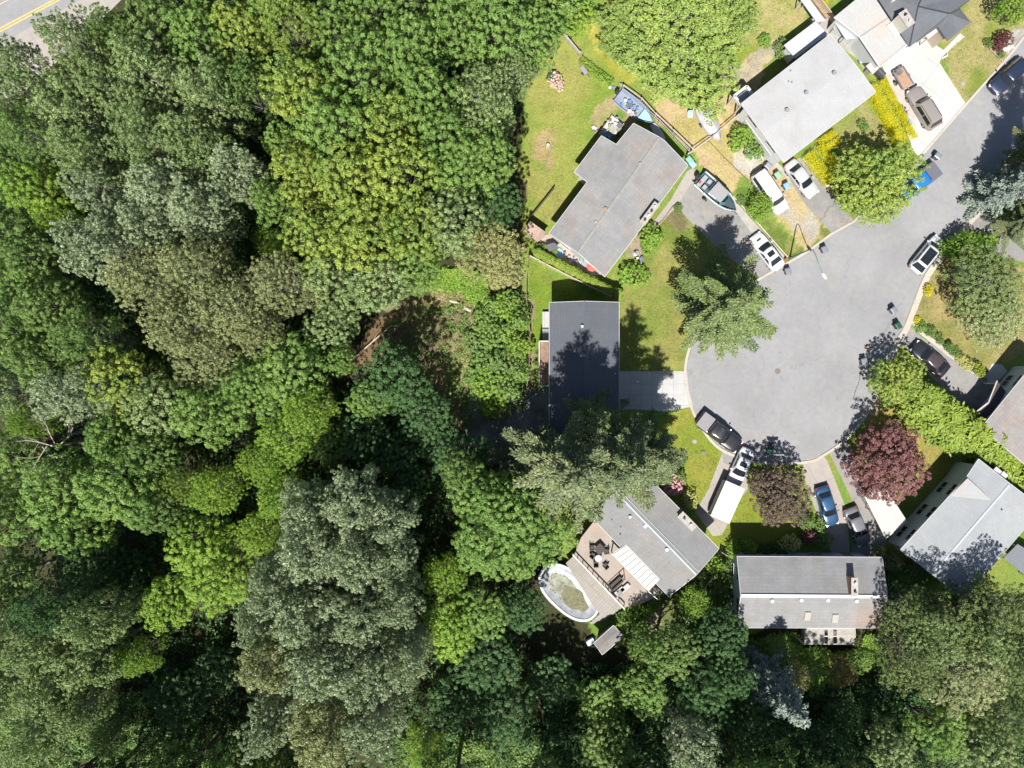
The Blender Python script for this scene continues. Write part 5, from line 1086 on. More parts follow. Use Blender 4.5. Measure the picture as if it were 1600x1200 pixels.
def crown_broad(name, Rr, zb, zm, zt, lobes, lr, puff, nl, leaf, seed, up=.45, spread=.35, mind=1.6, el=1.0, hj=.5, ragged=.12):
    """limb lobes over a dome -> separate round twig tufts kept apart from one another -> leaves on each tuft's outside"""
    r = np.random.default_rng(seed)
    i = np.arange(lobes); th = i * 2.39996 + r.random() * 6
    q = np.sqrt((i + .5) / lobes)
    rad = Rr * (1 - lr * .85) * q * r.uniform(.80, 1.12, lobes)
    hz = zm + (zt - zm) * np.sqrt(np.clip(1 - q ** 2, 0, 1)) * r.uniform(.72, 1.0, lobes) - Rr * lr * .5 + r.normal(size=lobes) * hj
    cen = np.stack([rad * np.cos(th), rad * np.sin(th), hz], 1)
    m2 = lobes // 2; th2 = r.random(m2) * 2 * PI; rr2 = Rr * r.uniform(.35, .78, m2)
    low = np.stack([rr2 * np.cos(th2), rr2 * np.sin(th2), r.uniform(zb + .4, zm, m2)], 1); cen = np.concatenate([cen, low])
    LR = Rr * lr * r.uniform(.6, 1.35, len(cen))
    pc, pn, pl = [], [], []
    for k in range(len(cen)):
        n_ = max(10, int(7 * PI * LR[k] ** 2 * el / (puff * mind) ** 2))
        d = unit(r.normal(size=(n_, 3)) + np.array([0, 0, up]))
        rr = LR[k] * r.uniform(1 - ragged * 2.5, 1 + ragged, n_)
        p = cen[k] + d * rr[:, None] * np.array([1, 1, el])
        dist = np.linalg.norm((p[:, None] - cen[None]) / np.array([1, 1, el]), axis=2) / LR[None]
        dist[:, k] = 9
        keep = (dist.min(1) > .6) & (p[:, 2] > zb)
        pc.append(p[keep]); pn.append(d[keep]); pl.append(np.full(keep.sum(), r.random()))
    pc = np.concatenate(pc); pn = np.concatenate(pn); pl = np.concatenate(pl)
    order = r.permutation(len(pc)); acc = np.zeros((len(pc), 3)); ids = []; md = (puff * mind)
    for j in order:      # tufts stand apart, so shade lies between them
        c_ = pc[j]; k = len(ids)
        if k and (((acc[:k] - c_) * np.array([1, 1, .8])) ** 2).sum(1).min() < md * md: continue
        acc[k] = c_; ids.append(j)
    pc = pc[ids]; pn = pn[ids]; pl = pl[ids]
    m = len(pc); pr = puff * r.uniform(.6, 1.25, m)
    o = unit(r.normal(size=(m * nl, 3)) + np.repeat(pn, nl, 0) * .8 + np.array([0, 0, .55])) * (r.random((m * nl, 1)) ** .28)
    sq = np.repeat(r.uniform(.7, 1.25, (m, 3)), nl, 0)
    c = np.repeat(pc, nl, 0) + o * np.repeat(pr, nl)[:, None] * sq * np.array([1, 1, .8])
    nn = o * .7 + np.repeat(pn, nl, 0) * .3 + np.array([0, 0, .5]) + r.normal(size=o.shape) * spread
    pv = np.clip(np.repeat(pl * .45 + r.random(m) * .55, nl), 0, 1)
    me = leaf_mesh(name, c, nn, leaf * r.uniform(.6, 1.25, m * nl), .6, None, pv, r)
    return me, cen, LR
def trunk_mesh(name, h, r0, cen, seed, fork=.45):
    r = random.Random(seed); mb = MB(); p = Vector((0, 0, -.3)); prev = p; rr = r0; n = 6; pts = []
    for i in range(1, n + 1):
        q = Vector((r.uniform(-.12, .12) * i * r0 * 3, r.uniform(-.12, .12) * i * r0 * 3, h * i / n)); r2 = r0 * (1 - .8 * i / n)
        mb.tube(prev, q, rr, r2, 9, i in (1, n)); pts.append((q, r2)); prev = q; rr = r2
    for c in cen:
        c = Vector(c); k = min(n - 1, max(0, int(n * max(fork * .6, (c.z * .62) / h)) - 1)); a, ra = pts[k]
        if (c - a).length < .3: continue
        m = a.lerp(c, .5) + Vector((0, 0, -.08 * (c - a).length + r.uniform(-.2, .2))); rb = max(.03, min(ra * .5, .16))
        mb.tube(a, m, rb, rb * .65, 6, False); mb.tube(m, c, rb * .65, rb * .2, 5, False)
        for _ in range(2):
            e = c + Vector((r.uniform(-1, 1), r.uniform(-1, 1), r.uniform(-.2, .8))) * .5; mb.tube(m.lerp(c, .6), e, rb * .3, rb * .1, 4, False)
    me = bpy.data.meshes.new(name); me.from_pydata([v for v in mb.v], [], mb.f)
    me.polygons.foreach_set('use_smooth', [True] * len(me.polygons)); me.update(); return me
def crown_conifer(name, H, Rr, zb, seed, whorls=20, per=6, droop=.22, tw=.34, leaf=.2, conc=.8, fluffy=1.0, bend=None):
    r = np.random.default_rng(seed); cs, ns, sz, al, pv = [], [], [], [], []; lim = []
    for k in range(whorls):
        t = (k + .5) / whorls; z0 = zb + (H - zb) * t ** .92
        for j in range(per):
            th = r.random() * 2 * PI if k % 2 else (j / per) * 2 * PI + r.uniform(-.4, .4) + k
            L = Rr * (1 - t) ** conc * r.uniform(.55, 1.2) + .25
            dr = droop * r.uniform(.6, 1.3); rise = .18 * (t - .2)
            nb = max(3, int(L / (tw * .8))); s_ = np.linspace(.12, 1, nb)
            d = np.array([math.cos(th), math.sin(th), 0]); side = np.array([-d[1], d[0], 0])
            px = d[None] * (L * s_)[:, None]; px[:, 2] = z0 + L * (rise * s_ - dr * (s_ - .65 * s_ ** 2.5))
            lim.append((z0, px[-1], L)); bv = r.random()
            wv = L * .215 * np.clip(s_ * 4, 0, 1) * (1.06 - s_) ** .65 * fluffy + .07
            for q in range(nb):
                for sg in (-1, 1):
                    m = max(1, int(wv[q] / (tw * .36)))
                    for e in range(m):
                        f = (e + r.uniform(.3, 1)) / m * wv[q]
                        c = px[q] + side * sg * f + d * f * .55 + np.array([0, 0, -.3 * f]) + r.normal(size=3) * np.array([.05, .05, .10])
                        cs.append(c); al.append(side * sg * .75 + d * .8 + np.array([0, 0, -.1])); pv.append(bv)
                        ns.append(np.array([0, 0, 1.0]) + d * .25 + r.normal(size=3) * .32); sz.append(leaf * r.uniform(.7, 1.35))
                cs.append(px[q]); al.append(d); ns.append(np.array([0, 0, 1.0]) + r.normal(size=3) * .2); sz.append(leaf * 1.2); pv.append(bv)
    for q in range(14):
        cs.append(np.array([0, 0, H - q * .12])); al.append(np.array([r.normal(), r.normal(), 1.2])); ns.append(r.normal(size=3)); sz.append(leaf); pv.append(.5)
    cs = np.array(cs)
    if bend: cs[:, :2] += 0
    me = leaf_mesh(name, cs, np.array(ns), np.array(sz), .42, unit(np.array(al)), np.array(pv), r)
    mb = MB(); mb.tube((0, 0, -.3), (0, 0, H * .5), H * .016, H * .010, 9); mb.tube((0, 0, H * .5), (0, 0, H - .3), H * .010, .02, 8)
    for z0, tip, L in lim:
        rr = .02 + L * .008; mid = Vector((tip[0] * .5, tip[1] * .5, z0 + (tip[2] - z0) * .35))
        mb.tube((0, 0, z0), mid, rr, rr * .6, 5, False); mb.tube(mid, Vector(tip), rr * .6, rr * .15, 4, False)
    tm = bpy.data.meshes.new(name + '_trunk'); tm.from_pydata(mb.v, [], mb.f); tm.update()
    return me, tm

BARK = M((.12, .10, .085), .9, .3, 4, bump=.4, name='bark'); BARK2 = M((.30, .29, .27), .9, .25, 4, name='pale_bark')
# prototypes: (crown mesh, trunk mesh, radius, mid height)
PRO = {}
def proto(kind, Rr, zb, zm, zt, r0, **k):
    me, cen, LR = crown_broad('crown', Rr, zb, zm, zt, **k)
    PRO.setdefault(kind, []).append((me, trunk_mesh('trunk', zm + (zt - zm) * .5, r0, cen, k['seed']), Rr, zm + (zt - zm) * .55))
for s_ in (1, 2, 3, 4):   # broad maples: distinct round puffs
    proto('maple', 5, 7, 13, 19, .34, lobes=28, lr=.25, puff=.52, nl=84, leaf=.118, seed=s_, up=.6, mind=1.62, hj=.6)
for s_ in (11, 12, 13, 14):   # cottonwood: many upright leaders, fine ragged tufts
    proto('cotton', 5, 8, 12.5, 20.5, .30, lobes=44, lr=.13, puff=.36, nl=56, leaf=.095, seed=s_, up=.5, spread=.6, mind=1.55, el=2.3, hj=1.1, ragged=.3)
for s_ in (21, 22, 23):
    proto('alder', 5, 6, 12, 17, .26, lobes=40, lr=.18, puff=.36, nl=42, leaf=.09, seed=s_, up=.6, spread=.6, mind=1.6, el=1.3, hj=.8, ragged=.25)
for s_ in (31, 32, 33):   # garden trees
    proto('garden', 3, 1.6, 3.6, 6.4, .16, lobes=34, lr=.21, puff=.25, nl=46, leaf=.07, seed=s_, up=.6, spread=.5, mind=1.55, el=1.2, hj=.4, ragged=.25)
for s_ in (41, 42, 43):   # bushes
    proto('bush', 1, .05, .55, 1.35, .05, lobes=10, lr=.34, puff=.15, nl=40, leaf=.05, seed=s_, up=.7, mind=1.35, hj=.1)
for s_, a in ((51, dict(H=28, Rr=5.2, zb=5, whorls=17, per=5, droop=.12, tw=.17, leaf=.12, conc=.85)), (52, dict(H=26, Rr=5.4, zb=4, whorls=16, per=5, droop=.14, tw=.17, leaf=.12, conc=.75)),
             (53, dict(H=27, Rr=5.0, zb=4, whorls=17, per=5, droop=.08, tw=.17, leaf=.125, conc=.8))):
    c_, t_ = crown_conifer('crown', seed=s_, **a); PRO.setdefault('fir', []).append((c_, t_, a['Rr'], a['H'] * .42))
c_, t_ = crown_conifer('crown', 4.6, .62, .15, 61, 22, 7, -.35, .16, .10, .62, 1.5); PRO['cedar'] = [(c_, t_, .62, 2.3)]
c_, t_ = crown_conifer('crown', 4.4, .66, .15, 62, 20, 7, -.5, .16, .11, .6, 1.6); PRO['cedar'].append((c_, t_, .66, 2.2))
c_, t_ = crown_conifer('crown', 9, 2.6, .3, 63, 22, 8, .10, .22, .15, .85, 1.2); PRO['spruce'] = [(c_, t_, 2.6, 3.6)]

LM = {
 'mid':    leafmat('leaf_mid', (.130, .230, .062), .35, .45, .32, (.22, .30, .085)),
 'silv':   leafmat('leaf_silver', (.195, .260, .135), .35, .55, .22, (.36, .42, .25)),
 'olive':  leafmat('leaf_olive', (.200, .240, .100), .4, .5, .25, (.35, .37, .165)),
 'grgr':   leafmat('leaf_greygreen', (.160, .245, .085), .4, .5, .27, (.29, .36, .14)),
 'yel':    leafmat('leaf_yellowgreen', (.165, .275, .062), .55, .45, .32, (.33, .39, .075)),
 'bright': leafmat('leaf_bright', (.150, .275, .070), .4, .45, .37, (.26, .37, .09)),
 'lime':   leafmat('leaf_lime', (.185, .325, .052), .4, .45, .4, (.31, .43, .065)),
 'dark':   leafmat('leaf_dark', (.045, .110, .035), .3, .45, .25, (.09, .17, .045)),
 'pale':   leafmat('leaf_pale', (.210, .250, .080), .45, .4, .25, (.36, .34, .14)),
 'fir':    leafmat('needles_fir', (.060, .098, .038), .35, .55, .1, (.21, .235, .095)),
 'firg':   leafmat('needles_green', (.080, .128, .036), .35, .5, .12, (.185, .235, .07)),
 'moss':   leafmat('needles_moss', (.150, .235, .050), .4, .5, .22, (.30, .37, .085)),
 'grassy': leafmat('grass_blades', (.125, .20, .035), .5, .4, .2, (.24, .26, .07)),
 'hedge':  leafmat('hedge_green', (.120, .190, .022), .4, .4, .2, (.27, .34, .04)),
 'blue':   leafmat('needles_blue', (.150, .190, .165), .3, .35, .1, (.30, .36, .30)),
 'gold':   leafmat('leaf_gold', (.52, .50, .014), .5, .15, .4, (.70, .62, .02)),
 'plum':   leafmat('leaf_plum', (.070, .046, .038), .45, .5, .15, (.155, .115, .08)),
 'red':    leafmat('leaf_red', (.135, .052, .055), .4, .5, .25, (.27, .13, .125)),
 'wine':   leafmat('leaf_wine', (.100, .028, .034), .2, .3, .15, (.16, .05, .05)),
 'pink':   leafmat('petals_pink', (.50, .18, .26), .6, .35, .2, (.68, .40, .42)),
 'blush':  leafmat('petals_blush', (.42, .33, .28), .6, .5, .2, (.66, .50, .46)),
 'creamy': leafmat('leaf_cream', (.34, .38, .10), .4, .3, .2, (.56, .52, .20)),
 'rust':   leafmat('leaf_rust', (.22, .15, .055), .5, .4, .2, (.32, .26, .08)),
}
for k_, rg_ in (('silv', .38), ('grgr', .45), ('olive', .48)):
    LM[k_].node_tree.nodes['Principled BSDF'].inputs['Roughness'].default_value = rg_; LM[k_].node_tree.nodes['Principled BSDF'].inputs['Specular IOR Level'].default_value = .6
used = {}
def tree(name, kind, px, py, rpx, h, col, label, cat, group=None, var=None, sz=None, tip=False):
    """crown seen at px,py in the photo with radius rpx; h = height of the crown's middle (or its tip)"""
    k = used.get(kind, 0); used[kind] = k + 1
    crown, trunk, Rr, hm = PRO[kind][(k if var is None else var) % len(PRO[kind])]
    p = W(px, py, h); rr = rpx / 14.0 * (CAMH - h) / CAMH; s1 = rr / Rr; s2 = (sz or h / hm)
    z0 = float(ravine(np.float64(800 + p.x * 14), np.float64(600 - p.y * 14)))
    e = empty(name, (p.x, p.y, z0), label, cat, group, rz=(k * 2.1 + px * .37) % (2 * PI))
    e.scale = (s1, s1 * (0.92 + .16 * ((k * 7) % 5) / 4), s2)
    for nm, me, mt in (('trunk', trunk, BARK2 if kind in ('cotton', 'alder') else BARK), ('crown', crown, LM[col])):
        o = bpy.data.objects.new(nm, me); COL.objects.link(o); o.parent = e
        if not me.materials: me.materials.append(mt)
        o.material_slots[0].link = 'OBJECT'; o.material_slots[0].material = mt
    return e
# ------------------------------------------------------------------ the wood: every crown one can tell apart
WOOD_TREES = '''
m cotton 40 105 56 19 grgr|grey green crown hanging over the edge of the main road, leftmost by the asphalt
m cotton 118 68 48 19 grgr|feathery grey green tree whose tips touch the yellow road line
m cotton 98 165 58 18 grgr|grey green crown second row back from the main road, near the left edge
m cotton 172 50 42 17 mid|small dark green tree leaning over the main road shoulder
m maple 232 32 52 17 mid|green crown at the top edge just right of where the main road vanishes
m cotton 232 112 62 19 grgr|large mottled crown inland of the main road corner
m cotton 165 132 52 18 grgr|grey green crown between the road corner and the large mottled crown
m maple 300 45 54 18 bright|fresh green crown at the top edge left of the first dark gap
m cotton 312 135 60 19 grgr|broad pale crown left of the long dark gap
m maple 365 38 50 18 yel|yellowish crown at the top edge above the long dark gap
m cotton 365 115 44 18 mid|mid green crown bordering the long dark gap on its left
m cotton 38 205 54 18 mid|mid green crown against the left edge below the road side trees
m cotton 122 232 50 18 grgr|grey green crown above the small black hole in the wood
m cotton 210 205 58 19 grgr|dense grey green crown in the upper left wood with brownish twigs
m cotton 288 215 54 19 grgr|fine leaved crown up left of the widest dark gap
m cotton 352 262 48 18 silv|silvery crown on the left brink of the widest dark gap
m cotton 240 285 60 19 silv|silver green crown, second of the silvery band
m cotton 142 292 48 18 silv|silver green crown, left end of the silvery band
m maple 32 285 46 15 lime|yellow green crown at the left edge below the small black hole
m alder 62 332 32 12 lime|small lime green tree sunk between taller silvery crowns
m cotton 132 372 62 20 silv|bluish silver cottonwood, the palest crown on the left side
m cotton 212 350 48 18 silv|silver green crown between the palest cottonwood and the olive trees
m cotton 302 318 52 18 silv|silver crown above the grey olive trees
m alder 412 372 28 8 lime|small sunlit lime bush in the bottom of a dark hollow
m maple 18 395 42 15 mid|mid green crown at the left edge beside the palest cottonwood
m alder 205 432 60 19 olive|grey olive crown, left of the olive group
m alder 285 415 62 20 olive|grey olive crown, topmost of the olive group
m alder 345 480 62 19 olive|grey olive crown in the middle of the olive group
m alder 258 505 62 19 olive|dull olive crown, heart of the olive group
m alder 425 435 58 19 olive|pale olive crown, right end of the olive group
m alder 312 560 52 17 olive|drooping olive crown at the foot of the olive group
m alder 392 520 44 17 olive|small olive crown over bare grey twigs
m maple 42 472 50 16 mid|mid green crown at the left edge level with the olive group
m cotton 108 525 56 17 mid|dappled green crown left of the olive group
m maple 28 560 48 16 mid|rounded green crown at the left edge above the dead tree
m cotton 92 612 54 17 silv|greyish crown just above the dead tree
m maple 155 592 52 16 yel|yellowish green crown right of the greyish one
m maple 222 632 58 17 grgr|broad green crown in the middle of the left wood
m maple 302 650 56 17 bright|bright green crown at the centre of the left wood
m maple 372 600 50 16 bright|bright green crown below the small olive crown
m maple 442 575 56 15 bright|large fresh green crown left of the creek
m maple 506 505 40 13 grgr|small crown at the left bank of the brown creek
m maple 525 560 30 11 bright|little green tree overhanging the brown creek
m alder 20 662 34 12 lime|lime green crown squeezed to the left edge beside the dead tree
m maple 150 690 46 15 bright|green crown right of the dead tree
m maple 212 712 44 15 mid|dark edged crown above the big left maple
m maple 62 778 66 17 bright|huge maple at the left edge above the large black hollow
m maple 152 772 62 17 bright|huge maple, second from the left edge above the large black hollow
m maple 218 806 44 15 mid|crown at the right shoulder of the huge maples
m maple 92 838 46 15 bright|low bough of crown on the rim of the large black hollow
m alder 262 762 36 13 yel|yellow tinted little tree above a patch of shade
m alder 318 772 44 14 lime|loose light crown left of the lime trees
m alder 438 688 54 13 lime|sunny lime tree, topmost of the lime group
m alder 396 728 40 13 lime|lime tree at the left of the lime group
m alder 428 782 44 12 lime|glowing yellow lime crown between two cottonwoods
m alder 392 842 44 11 lime|bright lime crown above the bare grey snag
m maple 288 862 56 13 lime|broad fresh green crown right of the large black hollow
m maple 318 922 54 12 lime|yellow green crown below the fresh green one
m maple 240 955 46 12 lime|lime crown on the diagonal sunlit strip, lower end
m alder 472 642 46 14 lime|yellowish green crown above the lime group
m maple 462 128 62 20 yel|rounded yellow green crown right of the long dark gap
m maple 556 92 62 21 bright|big dome of pale green puffs near the top, left of centre
m maple 642 62 58 20 bright|green dome at the top edge between the two pale domes
m maple 708 28 50 19 bright|green crown at the top edge above the mossy gap
m maple 522 192 62 20 bright|puffy green crown in the upper middle of the wood
m maple 602 190 62 20 yel|puffy yellow green crown right of the upper middle one
m maple 668 142 56 20 bright|lighter crown with twisting edge beside a narrow dark cleft
m alder 752 150 58 17 grgr|fine textured greyish tree at the wood edge nearest the flowering shrub
m maple 462 262 56 19 yel|golden tinted crown, left of the golden trees
m maple 542 272 62 20 yel|golden tinted crown in the middle of the golden trees
m maple 622 262 62 20 yel|broad golden green crown, right of the golden trees
m maple 690 212 52 19 bright|green crown left of the fine textured wood edge tree
m maple 722 262 54 17 bright|emerald crown facing the lawn
m maple 765 238 46 15 bright|emerald crown throwing its shade on the lawn
m maple 702 338 56 17 grgr|green crown above the pale willow
m maple 772 318 40 11 dark|dark low crown in shade by the lawn corner
m maple 482 362 60 19 yel|yellow green crown, lower left of the golden trees
m maple 562 362 62 19 yel|yellow green crown, bottom middle of the golden trees
m maple 642 352 60 18 yel|yellow crown right of the lower golden trees
m maple 512 432 50 17 grgr|shaded crown along the lower rim of the golden trees
m maple 582 436 52 16 grgr|crown over the sandy creek bank
m maple 650 412 42 14 bright|crown just above the clearing
m cotton 448 22 54 19 yel|yellow speckled crown at the top edge
m maple 512 26 46 19 bright|crown at the top edge beside the yellow speckled one
m maple 432 212 40 16 bright|bright crown on the right brink of the long dark gap
m maple 412 302 40 16 bright|bright crown on the right brink of the widest dark gap
m maple 772 32 58 16 bright|crown at the top edge right of the mossy gap
m maple 838 45 48 14 bright|rightmost crown of the wood at the top, next to the plank fence
m alder 800 102 42 13 grgr|low leafy tree in the wood corner by the plank fence
m alder 770 395 58 10 pale|pale yellowish willow beside the small brick roofed shed
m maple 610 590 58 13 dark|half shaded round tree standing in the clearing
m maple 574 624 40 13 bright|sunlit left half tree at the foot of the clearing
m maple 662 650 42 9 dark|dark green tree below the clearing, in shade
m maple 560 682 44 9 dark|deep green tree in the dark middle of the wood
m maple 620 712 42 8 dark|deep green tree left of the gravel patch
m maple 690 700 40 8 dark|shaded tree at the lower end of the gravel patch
m maple 512 700 36 9 mid|shaded tree right of the lime group
m cotton 470 800 52 19 silv|silver cottonwood, upper left of the great silver group
m cotton 545 788 56 20 silv|silver cottonwood with spiky top, highest of the great silver group
m cotton 602 812 48 18 silv|silver cottonwood reaching toward the round maple
m cotton 472 872 58 20 silv|silver cottonwood in the upper heart of the silver group
m cotton 552 880 60 20 silv|broad silver cottonwood, centre of the silver group
m cotton 418 922 52 19 silv|silver cottonwood, left shoulder of the silver group
m cotton 618 872 40 17 silv|slender silver cottonwood with arms into the shade
m cotton 392 978 46 18 silv|silver cottonwood whose boughs overhang the black hollow
m cotton 472 962 60 19 silv|dusky silver cottonwood below the centre of the group
m cotton 552 968 58 19 silv|grey silver cottonwood, middle right of the group
m cotton 622 940 42 17 silv|silver cottonwood beside the lime crowns
m cotton 412 1052 56 19 olive|olive grey cottonwood, left side low
m cotton 492 1058 64 20 silv|large pale cottonwood in the lower group
m cotton 572 1052 58 19 silv|pale cottonwood right of the large lower one
m cotton 632 1030 44 17 silv|pale cottonwood at the lower right of the group
m cotton 412 1142 52 18 silv|cottonwood at the bottom edge, left end of the silver group
m cotton 498 1150 62 19 olive|cottonwood at the bottom edge, middle of the silver group
m cotton 582 1138 56 18 silv|cottonwood at the bottom edge, right end of the silver group
m maple 745 775 50 14 bright|top lobe tree of the great round maple clump
m maple 800 800 60 15 bright|sunny crown in the middle of the great round maple clump
m maple 848 838 56 14 bright|crown of the round maple clump overhanging the pool
m maple 762 852 56 14 bright|lower left crown of the round maple clump
m maple 810 870 46 13 bright|lowest crown of the round maple clump
m maple 718 735 34 11 mid|little crown at the upper left of the round maple clump
m alder 692 902 40 10 lime|lime crown between the silver group and the round maples
m maple 702 985 50 11 lime|lime crown with golden leaves left of the pool
m maple 752 962 44 10 bright|bright crown below the round maples
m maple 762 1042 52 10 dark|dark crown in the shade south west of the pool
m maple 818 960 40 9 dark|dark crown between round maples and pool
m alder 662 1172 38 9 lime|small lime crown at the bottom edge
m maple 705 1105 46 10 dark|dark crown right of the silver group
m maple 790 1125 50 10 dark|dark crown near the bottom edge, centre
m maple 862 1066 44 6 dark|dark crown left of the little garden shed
m cotton 62 958 56 18 dark|dark crown in the lower left shade
m cotton 128 985 54 18 grgr|grey green crown in the lower left group, upper right
m cotton 45 1022 54 17 grgr|grey green crown at the left edge, lower left group
m cotton 112 1052 52 16 grgr|grey green crown, middle of the lower left group
m cotton 52 1102 56 17 grgr|grey green crown low on the left edge
m cotton 32 1168 54 17 grgr|grey green crown in the bottom left corner
m cotton 98 1128 46 16 grgr|grey green crown right of the corner one
m alder 192 1042 34 11 lime|small yellowish crown on the tip of the sunlit strip
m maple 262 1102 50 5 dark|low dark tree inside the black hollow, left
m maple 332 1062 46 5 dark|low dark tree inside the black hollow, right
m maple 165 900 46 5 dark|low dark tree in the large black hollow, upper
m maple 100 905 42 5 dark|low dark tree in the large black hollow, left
m alder 148 1172 34 6 mid|small tree at the bottom edge catching some sun
m maple 940 1102 42 6 bright|sunlit crown under the garden shed
m maple 1008 1085 42 10 bright|light green crown with thin branches below the sandy path
m maple 1052 1022 44 10 mid|crown right of the sandy path
m alder 1008 1012 32 8 bright|loose little tree beside the sandy path
m maple 952 1172 46 9 mid|crown at the bottom edge below the shed
m cotton 1085 1168 46 13 silv|silver speckled tree at the bottom edge, right of centre
m maple 1102 1088 44 11 dark|dark crown in the shade below the long house
m maple 1150 1062 40 11 dark|dark crown left of the blue spruce
m maple 1132 1000 42 9 dark|dark crown at the lower left corner of the long house
m alder 1088 945 28 6 lime|yellow tipped small tree between two houses
m maple 1180 1140 44 11 dark|dark crown at the lower left of the blue spruce
m alder 1275 1050 40 3.6 lime|sunny lime tree below the slatted pergola
m alder 1222 1024 32 4 bright|fresh green small tree left of the lime one
m alder 1246 1062 30 6 pale|pale green bushy tree above the dark strip
m alder 1316 1050 28 3.6 rust|rusty brown small tree below the pergola
m maple 1348 1034 20 5 bright|little round green tree right of the rusty one
m alder 1430 965 50 11 firg|feathery green conifer nearest the long house
m alder 1498 992 64 12 firg|feathery tree just below the big grey membrane roof
m alder 1572 962 58 12 firg|feathery tree at the right edge, upper
m alder 1438 1045 56 12 firg|feathery tree with bright lower boughs
m alder 1518 1062 66 13 olive|largest feathery tree of the lower right group
m alder 1590 1045 56 13 firg|feathery tree at the right edge, middle
m alder 1582 1128 50 12 firg|feathery tree at the right edge, lower
m alder 1462 1002 48 13 grgr|soft green crown among the lower right feathery trees
m alder 1545 1010 50 13 grgr|soft green crown in the middle of the lower right feathery trees
m maple 1478 1150 42 12 bright|crown in the lower right catching patches of sun
m maple 1552 1185 48 12 grgr|crown in the bottom right corner
m maple 1330 1125 26 9 dark|dark small crown in the bottom right shade
m maple 1400 1182 42 11 grgr|crown at the bottom edge right of the shade
m maple 1300 1182 42 10 dark|dark crown at the bottom edge by the black shade
m maple 1232 1180 40 10 dark|dark crown at the bottom edge below the blue spruce
m cotton -25 150 55 18 grgr|grey green crown cut by the left edge, highest one below the road
m maple -22 245 50 16 mid|green crown cut by the left edge above the yellow green one
m maple -30 345 55 15 mid|green crown cut by the left edge below the yellow green one
m maple -30 430 50 15 bright|crown cut by the left edge level with the palest cottonwood
m maple -30 520 52 16 mid|crown cut by the left edge level with the olive group
m cotton -30 610 52 15 grgr|crown cut by the left edge just above the dead tree
m maple -35 720 50 14 bright|crown cut by the left edge behind the dead tree
m maple -35 820 55 15 bright|crown cut by the left edge beside the huge maples
m cotton -35 920 55 13 mid|crown cut by the left edge beside the black hollow
m cotton -30 1000 52 15 grgr|crown cut by the left edge, upper one of the lower left group
m cotton -35 1090 56 16 grgr|crown cut by the left edge, lower one of the lower left group
m maple 405 -22 52 18 bright|crown cut by the top edge between two yellow speckled ones
m maple 575 -15 50 18 bright|crown cut by the top edge above the pale green dome
m maple 640 -30 48 17 mid|crown cut by the top edge above the green dome
m maple 330 -30 50 17 mid|crown cut by the top edge left of the yellowish one
m maple 265 -35 50 16 mid|crown cut by the top edge right of the main road
m maple 860 -22 48 13 bright|crown cut by the top edge above the plank fence
m maple 900 8 36 9 lime|light bushy tree between plank fence and smaller conifer
m maple 460 95 40 15 mid|half hidden crown filling the space left of the pale dome
m alder 770 180 38 12 mid|shaded small crown under the fine textured wood edge tree
m maple 736 712 34 8 dark|shaded tree between gravel patch and round maple clump
m maple 640 760 34 8 dark|shaded tree under the silver group's right arm
m maple 420 640 40 12 bright|crown squeezed between fresh green crown and lime group
'''
for ln in WOOD_TREES.strip().split('\n'):
    a, lab = ln.split('|'); _, kind, px, py, rp, h, col = a.split()
    fir = kind == 'fir'
    tree('conifer' if fir else {'maple': 'maple_tree', 'cotton': 'cottonwood_tree', 'alder': 'alder_tree'}[kind], kind, float(px), float(py), float(rp) * 1.0, float(h), col, lab, 'tree', 'trees of the wood')
# tall trees just beyond the lower edge whose shade falls into the picture
for px, py in ((150, 1290), (235, 1262), (320, 1258), (400, 1275), (20, 1290), (80, 1285), (500, 1290), (130, 1400), (215, 1420), (300, 1410), (385, 1430), (880, 1400), (980, 1420), (1080, 1400), (1180, 1410), (1280, 1400), (1380, 1420), (1480, 1400), (700, 1280), (860, 1290), (1000, 1300), (1200, 1262), (1290, 1258), (1370, 1280)):
    tree('maple_tree', 'maple', px, py + 14, 68, 20, 'mid', 'tall broadleaf tree standing beyond the lower edge of the wood', 'tree', 'trees beyond the lower edge')

# ------------------------------------------------------------------ garden trees
T = tree
T('conifer', 'fir', 884, 727, 118, 13, 'fir', 'tall grey green fir with long arms over the lower centre house, left one', 'tree', 'tall firs by the dark roofed house', 0)
T('conifer', 'fir', 968, 716, 100, 12.5, 'fir', 'tall fir in the middle between the dark roof and the lower centre house', 'tree', 'tall firs by the dark roofed house', 1)
T('conifer', 'fir', 1018, 712, 58, 9, 'fir', 'tall fir nearest the concrete driveway and the curved lawn', 'tree', 'tall firs by the dark roofed house', 2)
T('conifer', 'fir', 925, 655, 60, 8, 'firg', 'darker fir behind the tall firs, against the dark roof', 'tree', 'tall firs by the dark roofed house', 2)
T('conifer', 'fir', 1130, 486, 96, 8.5, 'firg', 'dense dark fir leaning over the left rim of the turning circle', 'tree', var=1)
T('conifer', 'cotton', 1066, 66, 108, 8, 'moss', 'huge light green conifer behind the grey L shaped house', 'tree', var=1)
T('conifer', 'cotton', 985, 42, 60, 6, 'moss', 'smaller light green conifer left of the huge one', 'tree', var=2)
T('conifer', 'cotton', 1130, 20, 62, 8, 'moss', 'conifer at the top edge right of the huge one', 'tree', var=0)
T('conifer', 'cotton', 1085, 128, 48, 5, 'moss', 'lower conifer skirt above the tarp covered boat', 'tree', var=1)
T('maple_tree', 'garden', 1376, 282, 72, 6, 'yel', 'yellow green spreading tree over the kerb and a blue pickup', 'tree', var=0)
T('maple_tree', 'garden', 1191, 322, 23, 2.6, 'lime', 'small bright green tree touching the white van', 'tree', var=1)
T('plum_tree', 'garden', 1222, 775, 53, 5.5, 'plum', 'dark brown leaved plum tree beside the white trailer', 'tree', var=1)
